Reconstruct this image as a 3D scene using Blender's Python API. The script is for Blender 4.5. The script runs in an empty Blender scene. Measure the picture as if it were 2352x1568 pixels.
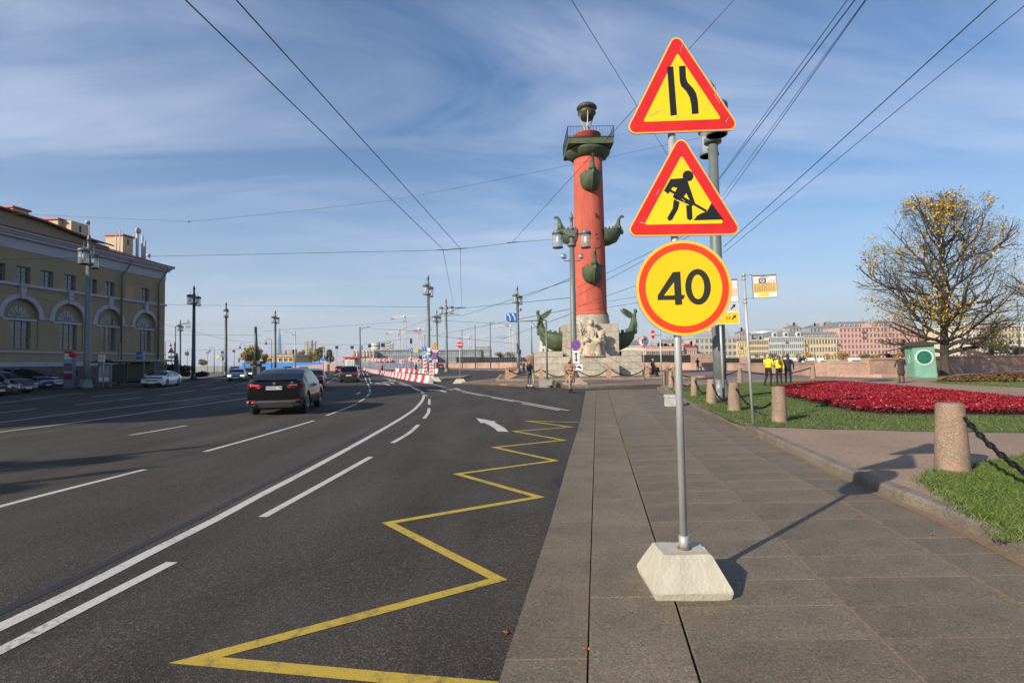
import bpy, bmesh, math, random
import numpy as np
from mathutils import Vector, Matrix
random.seed(7); RS = np.random.RandomState(7)
scene = bpy.context.scene
COL = scene.collection
PI = math.pi
# ---------------- camera ----------------
EYE = 1.81; FPX = 1200.0
_t = math.atan(46/1200.0); _r = 0.015
_F = Vector((0, math.cos(_t), math.sin(_t))); _U0 = Vector((0, -math.sin(_t), math.cos(_t))); _R0 = Vector((1, 0, 0))
_R = math.cos(_r)*_R0 - math.sin(_r)*_U0; _U = math.cos(_r)*_U0 + math.sin(_r)*_R0
cam_d = bpy.data.cameras.new('camera'); cam = bpy.data.objects.new('camera', cam_d); COL.objects.link(cam)
M = Matrix((( _R.x, _U.x, -_F.x, 0), (_R.y, _U.y, -_F.y, 0), (_R.z, _U.z, -_F.z, EYE), (0, 0, 0, 1)))
cam.matrix_world = M
cam_d.sensor_width = 36; cam_d.lens = FPX/2352*36; cam_d.clip_start = 0.05; cam_d.clip_end = 20000
scene.camera = cam
# ---------------- light ----------------
SUN_AZ = math.atan2(0.748, 0.663)      # shadows run towards +x +y
SUN_EL = math.radians(26.0)
to_sun = Vector((-math.sin(SUN_AZ)*math.cos(SUN_EL), -math.cos(SUN_AZ)*math.cos(SUN_EL), math.sin(SUN_EL)))
sd = bpy.data.lights.new('sun', 'SUN'); sd.energy = 5.0; sd.angle = math.radians(0.55); sd.color = (1.0, 0.885, 0.73)
so = bpy.data.objects.new('sun', sd); COL.objects.link(so); so.rotation_euler = to_sun.to_track_quat('Z', 'Y').to_euler()
world = bpy.data.worlds.new('World'); scene.world = world; world.use_nodes = True
nt = world.node_tree; nt.nodes.clear(); N = nt.nodes.new; L = nt.links.new
wo = N('ShaderNodeOutputWorld'); bg = N('ShaderNodeBackground'); sky = N('ShaderNodeTexSky')
sky.sky_type = 'NISHITA'; sky.sun_disc = False; sky.sun_elevation = SUN_EL
sky.sun_rotation = math.atan2(to_sun.x, to_sun.y)
sky.air_density = 1.0; sky.dust_density = 0.6; sky.ozone_density = 2.2; sky.altitude = 10
bg.inputs['Strength'].default_value = 0.11
tc = N('ShaderNodeTexCoord'); sep = N('ShaderNodeSeparateXYZ'); L(tc.outputs['Generated'], sep.inputs[0])
def math_node(tree, op, a=None, b=None, va=None, vb=None, clamp=False):
    n = tree.nodes.new('ShaderNodeMath'); n.operation = op; n.use_clamp = clamp
    if a is not None: tree.links.new(a, n.inputs[0])
    if b is not None: tree.links.new(b, n.inputs[1])
    if va is not None: n.inputs[0].default_value = va
    if vb is not None: n.inputs[1].default_value = vb
    return n.outputs[0]
zc = math_node(nt, 'MAXIMUM', sep.outputs[2], vb=0.0); zc = math_node(nt, 'ADD', zc, vb=0.12)
cx_ = math_node(nt, 'DIVIDE', sep.outputs[0], zc); cy_ = math_node(nt, 'DIVIDE', sep.outputs[1], zc)
cmb = N('ShaderNodeCombineXYZ'); L(cx_, cmb.inputs[0]); L(cy_, cmb.inputs[1])
mp = N('ShaderNodeMapping'); L(cmb.outputs[0], mp.inputs[0]); mp.inputs['Rotation'].default_value = (0, 0, -0.55); mp.inputs['Scale'].default_value = (0.5, 1.35, 1); mp.inputs['Location'].default_value = (0.9, 0.35, 0)
n1 = N('ShaderNodeTexNoise'); L(mp.outputs[0], n1.inputs['Vector']); n1.inputs['Scale'].default_value = 1.25; n1.inputs['Detail'].default_value = 11; n1.inputs['Roughness'].default_value = 0.60; n1.inputs['Distortion'].default_value = 1.1
n2 = N('ShaderNodeTexNoise'); L(cmb.outputs[0], n2.inputs['Vector']); n2.inputs['Scale'].default_value = 0.55; n2.inputs['Detail'].default_value = 3
r1 = N('ShaderNodeValToRGB'); L(n1.outputs[0], r1.inputs[0]); r1.color_ramp.elements[0].position = 0.37; r1.color_ramp.elements[1].position = 0.74
r2 = N('ShaderNodeValToRGB'); L(n2.outputs[0], r2.inputs[0]); r2.color_ramp.elements[0].position = 0.34; r2.color_ramp.elements[1].position = 0.58
cm = math_node(nt, 'MULTIPLY', r1.outputs[0], r2.outputs[0]); cm = math_node(nt, 'MULTIPLY', cm, vb=0.62)
mixc = N('ShaderNodeMixRGB'); L(cm, mixc.inputs[0]); L(sky.outputs[0], mixc.inputs[1]); mixc.inputs[2].default_value = (6.3, 6.7, 7.5, 1)
hz = math_node(nt, 'ABSOLUTE', sep.outputs[2]); hz = math_node(nt, 'MULTIPLY', hz, vb=-6.5); hz = math_node(nt, 'EXPONENT', hz); hz = math_node(nt, 'MULTIPLY', hz, vb=0.85)
mixh = N('ShaderNodeMixRGB'); L(hz, mixh.inputs[0]); L(mixc.outputs[0], mixh.inputs[1]); mixh.inputs[2].default_value = (4.3, 4.7, 5.6, 1)
hs = N('ShaderNodeHueSaturation'); hs.inputs['Saturation'].default_value = 1.28; hs.inputs['Hue'].default_value = 0.503
L(mixh.outputs[0], hs.inputs['Color']); L(hs.outputs[0], bg.inputs[0]); L(bg.outputs[0], wo.inputs[0])
scene.view_settings.view_transform = 'Standard'; scene.view_settings.look = 'None'
scene.view_settings.gamma = 1; scene.view_settings.use_curve_mapping = False
scene.view_settings.exposure = 0.38
# ---------------- picking points of the ground and of the air ----------------
def ray(x, y): return _F + _R*((x-1176)/FPX) - _U*((y-784)/FPX)
def G(x, y, z=0.0):
    d = ray(x, y); t = (z-EYE)/d.z; return Vector((d.x*t, d.y*t, z))
def P(x, y, Y):
    d = ray(x, y); t = Y/d.y; return Vector((d.x*t, Y, EYE+d.z*t))
# ---------------- materials ----------------
MATS = {}
def mat(name, col, rough=0.7, metal=0.0, var=0.12, scale=6.0, bump=0.0, bscale=None, spec=0.5, coat=0.0, detail=6.0, col2=None, island=0.0, objrand=0.0, alpha=None, stretch=None, trans=0.0, emit=0.0):
    if name in MATS: return MATS[name]
    m = bpy.data.materials.new(name); m.use_nodes = True; t = m.node_tree; b = t.nodes['Principled BSDF']
    b.inputs['Roughness'].default_value = rough; b.inputs['Metallic'].default_value = metal
    b.inputs['Specular IOR Level'].default_value = spec; b.inputs['Coat Weight'].default_value = coat
    if coat: b.inputs['Coat Roughness'].default_value = 0.05
    if trans: b.inputs['Transmission Weight'].default_value = trans
    if emit:
        b.inputs['Emission Color'].default_value = (*col, 1); b.inputs['Emission Strength'].default_value = emit
    tcn = t.nodes.new('ShaderNodeTexCoord'); src = tcn.outputs['Object']
    if stretch:
        mpn = t.nodes.new('ShaderNodeMapping'); mpn.inputs['Scale'].default_value = stretch; t.links.new(src, mpn.inputs[0]); src = mpn.outputs[0]
    no = t.nodes.new('ShaderNodeTexNoise'); no.inputs['Scale'].default_value = scale; no.inputs['Detail'].default_value = detail; no.inputs['Roughness'].default_value = 0.65
    t.links.new(src, no.inputs['Vector'])
    rp = t.nodes.new('ShaderNodeValToRGB'); rp.color_ramp.elements[0].position = 0.3; rp.color_ramp.elements[1].position = 0.7
    c = Vector(col)
    if col2 is None: lo = c*(1-var); hi = c*(1+var)
    else: lo = Vector(col); hi = Vector(col2)
    rp.color_ramp.elements[0].color = (*[min(1, v) for v in lo], 1); rp.color_ramp.elements[1].color = (*[min(1, v) for v in hi], 1)
    t.links.new(no.outputs[0], rp.inputs[0]); out = rp.outputs[0]
    if island or objrand:
        h = t.nodes.new('ShaderNodeHueSaturation')
        if island: s = t.nodes.new('ShaderNodeNewGeometry').outputs['Random Per Island']; k = island
        else: s = t.nodes.new('ShaderNodeObjectInfo').outputs['Random']; k = objrand
        mr = t.nodes.new('ShaderNodeMapRange'); mr.inputs['To Min'].default_value = 1-k; mr.inputs['To Max'].default_value = 1+k
        t.links.new(s, mr.inputs[0]); t.links.new(mr.outputs[0], h.inputs['Value']); t.links.new(out, h.inputs['Color']); out = h.outputs[0]
        if island:
            mr2 = t.nodes.new('ShaderNodeMapRange'); mr2.inputs['To Min'].default_value = 0.5-k*0.03; mr2.inputs['To Max'].default_value = 0.5+k*0.03
            ml = math_node(t, 'MULTIPLY', s, vb=7.13); ml = math_node(t, 'FRACT', ml); t.links.new(ml, mr2.inputs[0]); t.links.new(mr2.outputs[0], h.inputs['Hue'])
    t.links.new(out, b.inputs['Base Color'])
    if bump:
        nb = t.nodes.new('ShaderNodeTexNoise'); nb.inputs['Scale'].default_value = bscale or scale*5; nb.inputs['Detail'].default_value = 4
        t.links.new(src, nb.inputs['Vector']); bn = t.nodes.new('ShaderNodeBump'); bn.inputs['Strength'].default_value = bump; bn.inputs['Distance'].default_value = 0.02
        t.links.new(nb.outputs[0], bn.inputs['Height']); t.links.new(bn.outputs[0], b.inputs['Normal'])
    MATS[name] = m; return m
def speckle(name, base, dark, light, scale, bump=0.3, rough=0.85, tint=None, tint_scale=0.6, objrand=0.0, big=0.25):
    """aggregate look: fine cells of dark and light grain over a slow drift"""
    m = bpy.data.materials.new(name); m.use_nodes = True; t = m.node_tree; b = t.nodes['Principled BSDF']; Ln = t.links.new
    tcn = t.nodes.new('ShaderNodeTexCoord')
    v = t.nodes.new('ShaderNodeTexVoronoi'); v.inputs['Scale'].default_value = scale; Ln(tcn.outputs['Object'], v.inputs['Vector'])
    sx = t.nodes.new('ShaderNodeSeparateColor'); Ln(v.outputs['Color'], sx.inputs[0])
    rp = t.nodes.new('ShaderNodeValToRGB'); e = rp.color_ramp.elements; e[0].position = 0.0; e[0].color = (*dark, 1); e[1].position = 1.0; e[1].color = (*light, 1)
    k = rp.color_ramp.elements.new(0.35); k.color = (*base, 1); k2 = rp.color_ramp.elements.new(0.75); k2.color = (*base, 1)
    Ln(sx.outputs[0], rp.inputs[0])
    n = t.nodes.new('ShaderNodeTexNoise'); n.inputs['Scale'].default_value = tint_scale; n.inputs['Detail'].default_value = 7; Ln(tcn.outputs['Object'], n.inputs['Vector'])
    mr = t.nodes.new('ShaderNodeMapRange'); mr.inputs[1].default_value = 0.3; mr.inputs[2].default_value = 0.7; mr.inputs['To Min'].default_value = 1-big; mr.inputs['To Max'].default_value = 1+big; Ln(n.outputs[0], mr.inputs[0])
    h = t.nodes.new('ShaderNodeHueSaturation'); Ln(rp.outputs[0], h.inputs['Color']); val = mr.outputs[0]
    if objrand:
        oi = t.nodes.new('ShaderNodeObjectInfo'); m2 = t.nodes.new('ShaderNodeMapRange'); m2.inputs['To Min'].default_value = 1-objrand; m2.inputs['To Max'].default_value = 1+objrand; Ln(oi.outputs['Random'], m2.inputs[0])
        val = math_node(t, 'MULTIPLY', val, m2.outputs[0])
    Ln(val, h.inputs['Value']); out = h.outputs[0]
    if tint:
        mx = t.nodes.new('ShaderNodeMixRGB'); n3 = t.nodes.new('ShaderNodeTexNoise'); n3.inputs['Scale'].default_value = tint_scale*2.7; n3.inputs['Detail'].default_value = 5; Ln(tcn.outputs['Object'], n3.inputs['Vector'])
        r3 = t.nodes.new('ShaderNodeValToRGB'); r3.color_ramp.elements[0].position = 0.45; r3.color_ramp.elements[1].position = 0.75; r3.color_ramp.elements[1].color = (0.5, 0.5, 0.5, 1)
        Ln(n3.outputs[0], r3.inputs[0]); Ln(r3.outputs[0], mx.inputs[0]); Ln(out, mx.inputs[1]); mx.inputs[2].default_value = (*tint, 1); out = mx.outputs[0]
    Ln(out, b.inputs['Base Color']); b.inputs['Roughness'].default_value = rough
    if bump:
        bn = t.nodes.new('ShaderNodeBump'); bn.inputs['Strength'].default_value = bump; bn.inputs['Distance'].default_value = 0.006
        Ln(v.outputs['Distance'], bn.inputs['Height']); Ln(bn.outputs[0], b.inputs['Normal'])
    MATS[name] = m; return m
asphalt = speckle('asphalt', (0.047, 0.040, 0.033), (0.022, 0.019, 0.017), (0.118, 0.104, 0.088), 95, 0.55, 0.93, tint=(0.062, 0.058, 0.052), tint_scale=0.35, big=0.16)
def add_wear(m):
    t = m.node_tree; b = t.nodes['Principled BSDF']; Ln = t.links.new; src = b.inputs['Base Color'].links[0].from_socket; tcn = t.nodes.new('ShaderNodeTexCoord')
    mp_ = t.nodes.new('ShaderNodeMapping'); mp_.inputs['Scale'].default_value = (1.1, .16, 1); mp_.inputs['Rotation'].default_value = (0, 0, -.22); Ln(tcn.outputs['Object'], mp_.inputs[0])
    n = t.nodes.new('ShaderNodeTexNoise'); n.inputs['Scale'].default_value = 1.1; n.inputs['Detail'].default_value = 6; Ln(mp_.outputs[0], n.inputs['Vector'])
    n2 = t.nodes.new('ShaderNodeTexNoise'); n2.inputs['Scale'].default_value = 3.3; n2.inputs['Detail'].default_value = 8; n2.inputs['Roughness'].default_value = .7; Ln(tcn.outputs['Object'], n2.inputs['Vector'])
    sp = t.nodes.new('ShaderNodeValToRGB'); sp.color_ramp.elements[0].position = .66; sp.color_ramp.elements[0].color = (1, 1, 1, 1); sp.color_ramp.elements[1].position = .74; sp.color_ramp.elements[1].color = (.55, .55, .56, 1); Ln(n2.outputs[0], sp.inputs[0])
    v = t.nodes.new('ShaderNodeTexVoronoi'); v.feature = 'DISTANCE_TO_EDGE'; v.inputs['Scale'].default_value = .16; n3 = t.nodes.new('ShaderNodeTexNoise'); n3.inputs['Scale'].default_value = 1.3; n3.inputs['Detail'].default_value = 5; Ln(tcn.outputs['Object'], n3.inputs['Vector'])
    mx = t.nodes.new('ShaderNodeMixRGB'); mx.inputs[0].default_value = .35; Ln(tcn.outputs['Object'], mx.inputs[1]); Ln(n3.outputs['Color'], mx.inputs[2]); Ln(mx.outputs[0], v.inputs['Vector'])
    cr = t.nodes.new('ShaderNodeValToRGB'); cr.color_ramp.elements[0].position = .0; cr.color_ramp.elements[0].color = (.8, .8, .8, 1); cr.color_ramp.elements[1].position = .0025; Ln(v.outputs['Distance'], cr.inputs[0])
    mr = t.nodes.new('ShaderNodeMapRange'); mr.inputs[1].default_value = .3; mr.inputs[2].default_value = .7; mr.inputs['To Min'].default_value = .76; mr.inputs['To Max'].default_value = 1.30; Ln(n.outputs[0], mr.inputs[0])
    val = math_node(t, 'MULTIPLY', mr.outputs[0], sp.outputs[0]); val = math_node(t, 'MULTIPLY', val, cr.outputs[0]); h = t.nodes.new('ShaderNodeHueSaturation'); Ln(src, h.inputs['Color']); Ln(val, h.inputs['Value']); Ln(h.outputs[0], b.inputs['Base Color'])
add_wear(asphalt); asphalt.node_tree.nodes['Principled BSDF'].inputs['Specular IOR Level'].default_value = 0.3
granite = speckle('grey_granite', (0.150, 0.121, 0.082), (0.078, 0.066, 0.048), (0.25, 0.197, 0.132), 110, 0.10, 0.72, tint=(0.17, 0.115, 0.078), tint_scale=2.1, objrand=0.09, big=0.20)
kerbgranite = speckle('kerb_granite', (0.165, 0.14, 0.11), (0.08, 0.07, 0.06), (0.26, 0.22, 0.17), 110, 0.18, 0.8, tint=(0.19, 0.15, 0.11), tint_scale=2, objrand=0.1)
pinkgranite = speckle('speckled_bollard_granite', (0.27, 0.195, 0.135), (0.08, 0.065, 0.05), (0.42, 0.32, 0.235), 130, 0.22, 0.8, tint=(0.42, 0.24, 0.16), tint_scale=1.6, objrand=0.12)
wallgranite = speckle('embankment_granite', (0.40, 0.25, 0.185), (0.24, 0.16, 0.12), (0.50, 0.36, 0.29), 18, 0.15, 0.85, tint=(0.32, 0.24, 0.18), tint_scale=0.5, objrand=0.1)
tanedge = speckle('tan_kerb_granite', (0.33, 0.21, 0.12), (0.2, 0.14, 0.09), (0.42, 0.29, 0.19), 30, 0.15, 0.85, tint_scale=0.8, objrand=0.12)
stone = speckle('plinth_limestone', (0.40, 0.355, 0.28), (0.24, 0.21, 0.17), (0.52, 0.47, 0.38), 14, 0.25, 0.9, tint=(0.30, 0.26, 0.21), tint_scale=0.7, objrand=0.10)
dirt = speckle('packed_dirt', (0.27, 0.185, 0.128), (0.20, 0.14, 0.10), (0.36, 0.27, 0.20), 60, 0.25, 0.95, tint=(0.235, 0.17, 0.12), tint_scale=0.7, big=0.14)
soil = speckle('lawn_soil', (0.05, 0.075, 0.02), (0.04, 0.045, 0.02), (0.09, 0.12, 0.035), 40, 0.3, 0.95, tint_scale=0.5, big=0.3)
paving = speckle('red_brown_paving', (0.185, 0.135, 0.115), (0.12, 0.09, 0.08), (0.26, 0.2, 0.17), 20, 0.1, 0.85, tint=(0.16, 0.13, 0.12), tint_scale=0.4)
def worn(name, col, under, scale=14, amt=0.5, rough=0.7):
    m = bpy.data.materials.new(name); m.use_nodes = True; t = m.node_tree; b = t.nodes['Principled BSDF']; Ln = t.links.new
    tcn = t.nodes.new('ShaderNodeTexCoord')
    n = t.nodes.new('ShaderNodeTexNoise'); n.inputs['Scale'].default_value = scale; n.inputs['Detail'].default_value = 8; n.inputs['Roughness'].default_value = 0.75; Ln(tcn.outputs['Object'], n.inputs['Vector'])
    n2 = t.nodes.new('ShaderNodeTexNoise'); n2.inputs['Scale'].default_value = 1.7; n2.inputs['Detail'].default_value = 3; Ln(tcn.outputs['Object'], n2.inputs['Vector'])
    a = math_node(t, 'MULTIPLY', n.outputs[0], vb=1.0); s = math_node(t, 'ADD', a, math_node(t, 'MULTIPLY', n2.outputs[0], vb=0.5))
    r = t.nodes.new('ShaderNodeValToRGB'); r.color_ramp.elements[0].position = 0.74+0.12*(1-amt); r.color_ramp.elements[1].position = 0.98; Ln(s, r.inputs[0])
    mx = t.nodes.new('ShaderNodeMixRGB'); Ln(r.outputs[0], mx.inputs[0]); mx.inputs[1].default_value = (*col, 1); mx.inputs[2].default_value = (*under, 1)
    Ln(mx.outputs[0], b.inputs['Base Color']); b.inputs['Roughness'].default_value = rough
    v = t.nodes.new('ShaderNodeTexVoronoi'); v.inputs['Scale'].default_value = 95; Ln(tcn.outputs['Object'], v.inputs['Vector'])
    bn = t.nodes.new('ShaderNodeBump'); bn.inputs['Strength'].default_value = 0.3; bn.inputs['Distance'].default_value = 0.004; Ln(v.outputs['Distance'], bn.inputs['Height']); Ln(bn.outputs[0], b.inputs['Normal'])
    MATS[name] = m; return m
whiteline = worn('white_road_paint', (0.50, 0.48, 0.44), (0.11, 0.10, 0.095), 22, 0.6)
yellowline = worn('yellow_road_paint', (0.46, 0.32, 0.035), (0.10, 0.085, 0.04), 12, 0.95)
galv = mat('galvanised_steel', (0.40, 0.41, 0.40), 0.5, 0.35, 0.25, 9, 0.05, stretch=(1, 1, 0.15))
lampgrey = mat('grey_green_lamp_paint', (0.135, 0.155, 0.15), 0.45, 0.1, 0.12, 4)
lampdark = mat('dark_green_lamp_paint', (0.05, 0.075, 0.075), 0.45, 0.1, 0.12, 4)
darkmetal = mat('dark_metal', (0.03, 0.032, 0.034), 0.5, 0.5)
black = mat('black_print', (0.010, 0.010, 0.011), 0.5, var=0.3, scale=12)
signyellow = mat('sign_yellow', (0.80, 0.61, 0.007), 0.42, var=0.04, scale=3)
signyellow2 = mat('sign_deep_yellow', (0.81, 0.53, 0.003), 0.42, var=0.05, scale=3)
signred = mat('sign_red', (0.66, 0.018, 0.016), 0.42, var=0.12, scale=7)
signorange = mat('sign_orange_red', (0.78, 0.05, 0.010), 0.42, var=0.06, scale=7)
signedge = mat('sign_amber_rim', (0.82, 0.50, 0.03), 0.45, var=0.15, scale=9)
signwhite = mat('sign_white', (0.72, 0.72, 0.70), 0.5, var=0.05)
signblue = mat('sign_blue', (0.02, 0.13, 0.50), 0.45, var=0.08)
signback = mat('sign_back_grey', (0.16, 0.17, 0.18), 0.5, 0.4)
concrete = mat('pale_concrete', (0.37, 0.35, 0.28), 0.9, var=0.20, scale=4, col2=(0.47, 0.44, 0.35), bump=0.35, bscale=35)
glass = mat('dark_glass', (0.02, 0.026, 0.032), 0.06, 0.0, 0.1, spec=0.9)
lampglass = mat('lantern_glass', (0.62, 0.66, 0.68), 0.25, 0.0, 0.05, spec=0.4); lampglass.node_tree.nodes['Principled BSDF'].inputs['Alpha'].default_value = 0.30
leafyellow = mat('yellow_leaves', (0.42, 0.26, 0.018), 0.6, var=0.2, island=0.45)
leafgreen = mat('olive_green_leaves', (0.085, 0.10, 0.02), 0.6, var=0.3, island=0.45)
leaforange = mat('orange_leaves', (0.33, 0.14, 0.02), 0.6, var=0.3, island=0.45)
bark = mat('dark_bark', (0.060, 0.046, 0.036), 0.9, var=0.35, scale=8, bump=0.5, bscale=30, stretch=(1, 1, 0.3))
twigmat = mat('thin_twig_bark', (0.075, 0.058, 0.042), 0.9, var=0.3)
skin = mat('skin', (0.45, 0.26, 0.19), 0.55, var=0.06)
rubber = mat('tyre_rubber', (0.016, 0.016, 0.017), 0.8)
chrome = mat('chrome', (0.6, 0.6, 0.6), 0.15, 0.95)
tail = mat('tail_lamp_red', (0.45, 0.006, 0.008), 0.15, coat=1.0)
tail_lit = mat('tail_lamp_lit', (0.9, 0.03, 0.03), 0.2, emit=1.2)
head_lit = mat('headlamp_lit', (1.0, 0.97, 0.9), 0.2, emit=4.0)
headlamp = mat('headlamp_glass', (0.55, 0.57, 0.6), 0.1, 0.3)
# ---------------- mesh building ----------------
class MB:
    def __init__(s): s.v = []; s.f = []; s.m = []; s.cur = 0; s.sm = []
    def add(s, vs, fs, smooth=False):
        o = len(s.v); s.v.extend([tuple(v) for v in vs])
        for f in fs: s.f.append(tuple(i+o for i in f)); s.m.append(s.cur); s.sm.append(smooth)
        return s
    def box(s, x0, x1, y0, y1, z0, z1, rz=0.0, c=None):
        vs = [(x0,y0,z0),(x1,y0,z0),(x1,y1,z0),(x0,y1,z0),(x0,y0,z1),(x1,y0,z1),(x1,y1,z1),(x0,y1,z1)]
        if rz:
            cx, cy = c or ((x0+x1)/2, (y0+y1)/2); ca, sa = math.cos(rz), math.sin(rz)
            vs = [(cx+(x-cx)*ca-(y-cy)*sa, cy+(x-cx)*sa+(y-cy)*ca, z) for x, y, z in vs]
        return s.add(vs, [(0,3,2,1),(4,5,6,7),(0,1,5,4),(1,2,6,5),(2,3,7,6),(3,0,4,7)])
    def frustum(s, a, b, z0, z1, cx=0, cy=0):
        vs = [(cx-a[0],cy-a[1],z0),(cx+a[0],cy-a[1],z0),(cx+a[0],cy+a[1],z0),(cx-a[0],cy+a[1],z0),(cx-b[0],cy-b[1],z1),(cx+b[0],cy-b[1],z1),(cx+b[0],cy+b[1],z1),(cx-b[0],cy+b[1],z1)]
        return s.add(vs, [(0,3,2,1),(4,5,6,7),(0,1,5,4),(1,2,6,5),(2,3,7,6),(3,0,4,7)])
    def tube(s, pts, r, n=8, caps=True, smooth=True):
        pts = [Vector(p) for p in pts]; k = len(pts)
        rr = r if isinstance(r, (list, tuple)) else [r]*k
        vs = []; prev = None
        for i, p in enumerate(pts):
            d = (pts[min(i+1, k-1)]-pts[max(i-1, 0)]).normalized()
            if prev is None:
                a = Vector((0, 0, 1)) if abs(d.z) < 0.9 else Vector((1, 0, 0)); u = d.cross(a).normalized()
            else: u = (prev-d*prev.dot(d)).normalized()
            prev = u; w = d.cross(u)
            for j in range(n):
                an = 2*PI*j/n; vs.append(p+(u*math.cos(an)+w*math.sin(an))*rr[i])
        fs = [(i*n+j, i*n+(j+1) % n, (i+1)*n+(j+1) % n, (i+1)*n+j) for i in range(k-1) for j in range(n)]
        s.add(vs, fs, smooth)
        if caps:
            o = len(s.v)-len(vs); s.f.append(tuple(o+j for j in range(n))[::-1]); s.m.append(s.cur); s.sm.append(False)
            s.f.append(tuple(o+(k-1)*n+j for j in range(n))); s.m.append(s.cur); s.sm.append(False)
        return s
    def lathe(s, prof, n=24, cx=0, cy=0, smooth=True, ang=2*PI, a0=0):
        full = ang > 6.28; vs = []; cols = n if full else n+1
        for r, z in prof:
            for j in range(cols):
                a = a0+ang*j/n; vs.append((cx+r*math.cos(a), cy+r*math.sin(a), z))
        fs = []
        for i in range(len(prof)-1):
            for j in range(n):
                j2 = (j+1) % cols if full else j+1
                fs.append((i*cols+j, i*cols+j2, (i+1)*cols+j2, (i+1)*cols+j))
        s.add(vs, fs, smooth)
        if full:
            o = len(s.v)-len(vs)
            if prof[0][0] > 1e-4: s.f.append(tuple(o+j for j in range(n))[::-1]); s.m.append(s.cur); s.sm.append(False)
            if prof[-1][0] > 1e-4: s.f.append(tuple(o+(len(prof)-1)*n+j for j in range(n))); s.m.append(s.cur); s.sm.append(False)
        return s
    def prism(s, poly, y0, y1):
        """outline in the xz plane given depth from y0 to y1"""
        n = len(poly); vs = [(x, y0, z) for x, z in poly]+[(x, y1, z) for x, z in poly]
        return s.add(vs, [tuple(range(n)), tuple(range(2*n-1, n-1, -1))]+[(i, i+n, (i+1) % n+n, (i+1) % n) for i in range(n)])
    def slab(s, poly, z0, z1):
        n = len(poly); vs = [(p[0], p[1], z0) for p in poly]+[(p[0], p[1], z1) for p in poly]
        return s.add(vs, [tuple(range(n))[::-1], tuple(range(n, 2*n))]+[(i, (i+1) % n, (i+1) % n+n, i+n) for i in range(n)])
    def ball(s, c, r, n=10, sq=(1, 1, 1)):
        vs = []; m = n//2+1
        for i in range(m+1):
            th = PI*i/m
            for j in range(n): vs.append((c[0]+r*sq[0]*math.sin(th)*math.cos(2*PI*j/n), c[1]+r*sq[1]*math.sin(th)*math.sin(2*PI*j/n), c[2]+r*sq[2]*math.cos(th)))
        return s.add(vs, [(i*n+j, (i+1)*n+j, (i+1)*n+(j+1) % n, i*n+(j+1) % n) for i in range(m) for j in range(n)], True)
    def mesh(s, name, mats):
        me = bpy.data.meshes.new(name); me.from_pydata(s.v, [], s.f); 
        for m in (mats if isinstance(mats, (list, tuple)) else [mats]): me.materials.append(m)
        me.polygons.foreach_set('material_index', s.m); me.polygons.foreach_set('use_smooth', s.sm)
        bm = bmesh.new(); bm.from_mesh(me); bmesh.ops.recalc_face_normals(bm, faces=bm.faces); bm.to_mesh(me); bm.free()
        me.update(); return me
    def build(s, name, mats, parent=None, **k):
        return link(name, s.mesh(name, mats), parent, **k)
def link(name, me, parent=None, loc=None, rz=None, scale=None, label=None, cat=None, group=None, kind=None):
    o = bpy.data.objects.new(name, me); COL.objects.link(o)
    if parent is not None: o.parent = parent
    if loc is not None: o.location = loc
    if rz is not None: o.rotation_euler = (0, 0, rz) if not isinstance(rz, tuple) else rz
    if scale is not None: o.scale = scale
    tag(o, label, cat, group, kind); return o
def tag(o, label=None, cat=None, group=None, kind=None):
    if label: o['label'] = label
    if cat: o['category'] = cat
    if group: o['group'] = group
    if kind: o['kind'] = kind
    return o
def thing(name, label, cat, loc=(0, 0, 0), rz=0.0, group=None):
    return link(name, None, None, Vector(loc), rz, None, label, cat, group)
def copy_tree(o, parent=None, loc=None, rz=None, label=None, group=None):
    c = o.copy(); COL.objects.link(c)
    if parent is not None: c.parent = parent
    if loc is not None: c.location = loc
    if rz is not None: c.rotation_euler = (0, 0, rz)
    if label: c['label'] = label
    if group: c['group'] = group
    for ch in list(o.children): copy_tree(ch, c)
    return c
def arr_mesh(name, verts, faces, m):
    """verts (n,3), faces (k,3|4) numpy arrays"""
    me = bpy.data.meshes.new(name); k = faces.shape[1]
    me.vertices.add(len(verts)); me.vertices.foreach_set('co', verts.astype(np.float32).ravel())
    me.loops.add(faces.size); me.loops.foreach_set('vertex_index', faces.astype(np.int32).ravel())
    me.polygons.add(len(faces)); me.polygons.foreach_set('loop_start', np.arange(0, faces.size, k, dtype=np.int32))
    me.update(calc_edges=True)
    for q in (m if isinstance(m, (list, tuple)) else [m]): me.materials.append(q)
    return me
def circle(r, n=32, cx=0, cz=0, a0=0): return [(cx+r*math.cos(a0+2*PI*i/n), cz+r*math.sin(a0+2*PI*i/n)) for i in range(n)]
def rpoly(pts, r, n=5):
    """polygon with rounded corners"""
    out = []; k = len(pts)
    for i in range(k):
        p = Vector(pts[i]); a = (Vector(pts[i-1])-p).normalized(); b = (Vector(pts[(i+1) % k])-p).normalized()
        half = math.acos(max(-1, min(1, a.dot(b))))/2; d = r/math.tan(half); c = p+(a+b).normalized()*(r/math.sin(half))
        s = p+a*d-c; e = p+b*d-c
        a0 = math.atan2(s.y, s.x); a1 = math.atan2(e.y, e.x); da = (a1-a0+PI) % (2*PI)-PI
        for j in range(n+1): an = a0+da*j/n; out.append((c.x+r*math.cos(an), c.y+r*math.sin(an)))
    return out
def rrect(w, h, r, cx=0, cz=0): return rpoly([(cx-w/2, cz-h/2), (cx+w/2, cz-h/2), (cx+w/2, cz+h/2), (cx-w/2, cz+h/2)], r)
def triangle(side, r, cz=0):
    h = side*math.sqrt(3)/2; return rpoly([(-side/2, cz-h/3), (side/2, cz-h/3), (0, cz+2*h/3)], r, 6)
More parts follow.
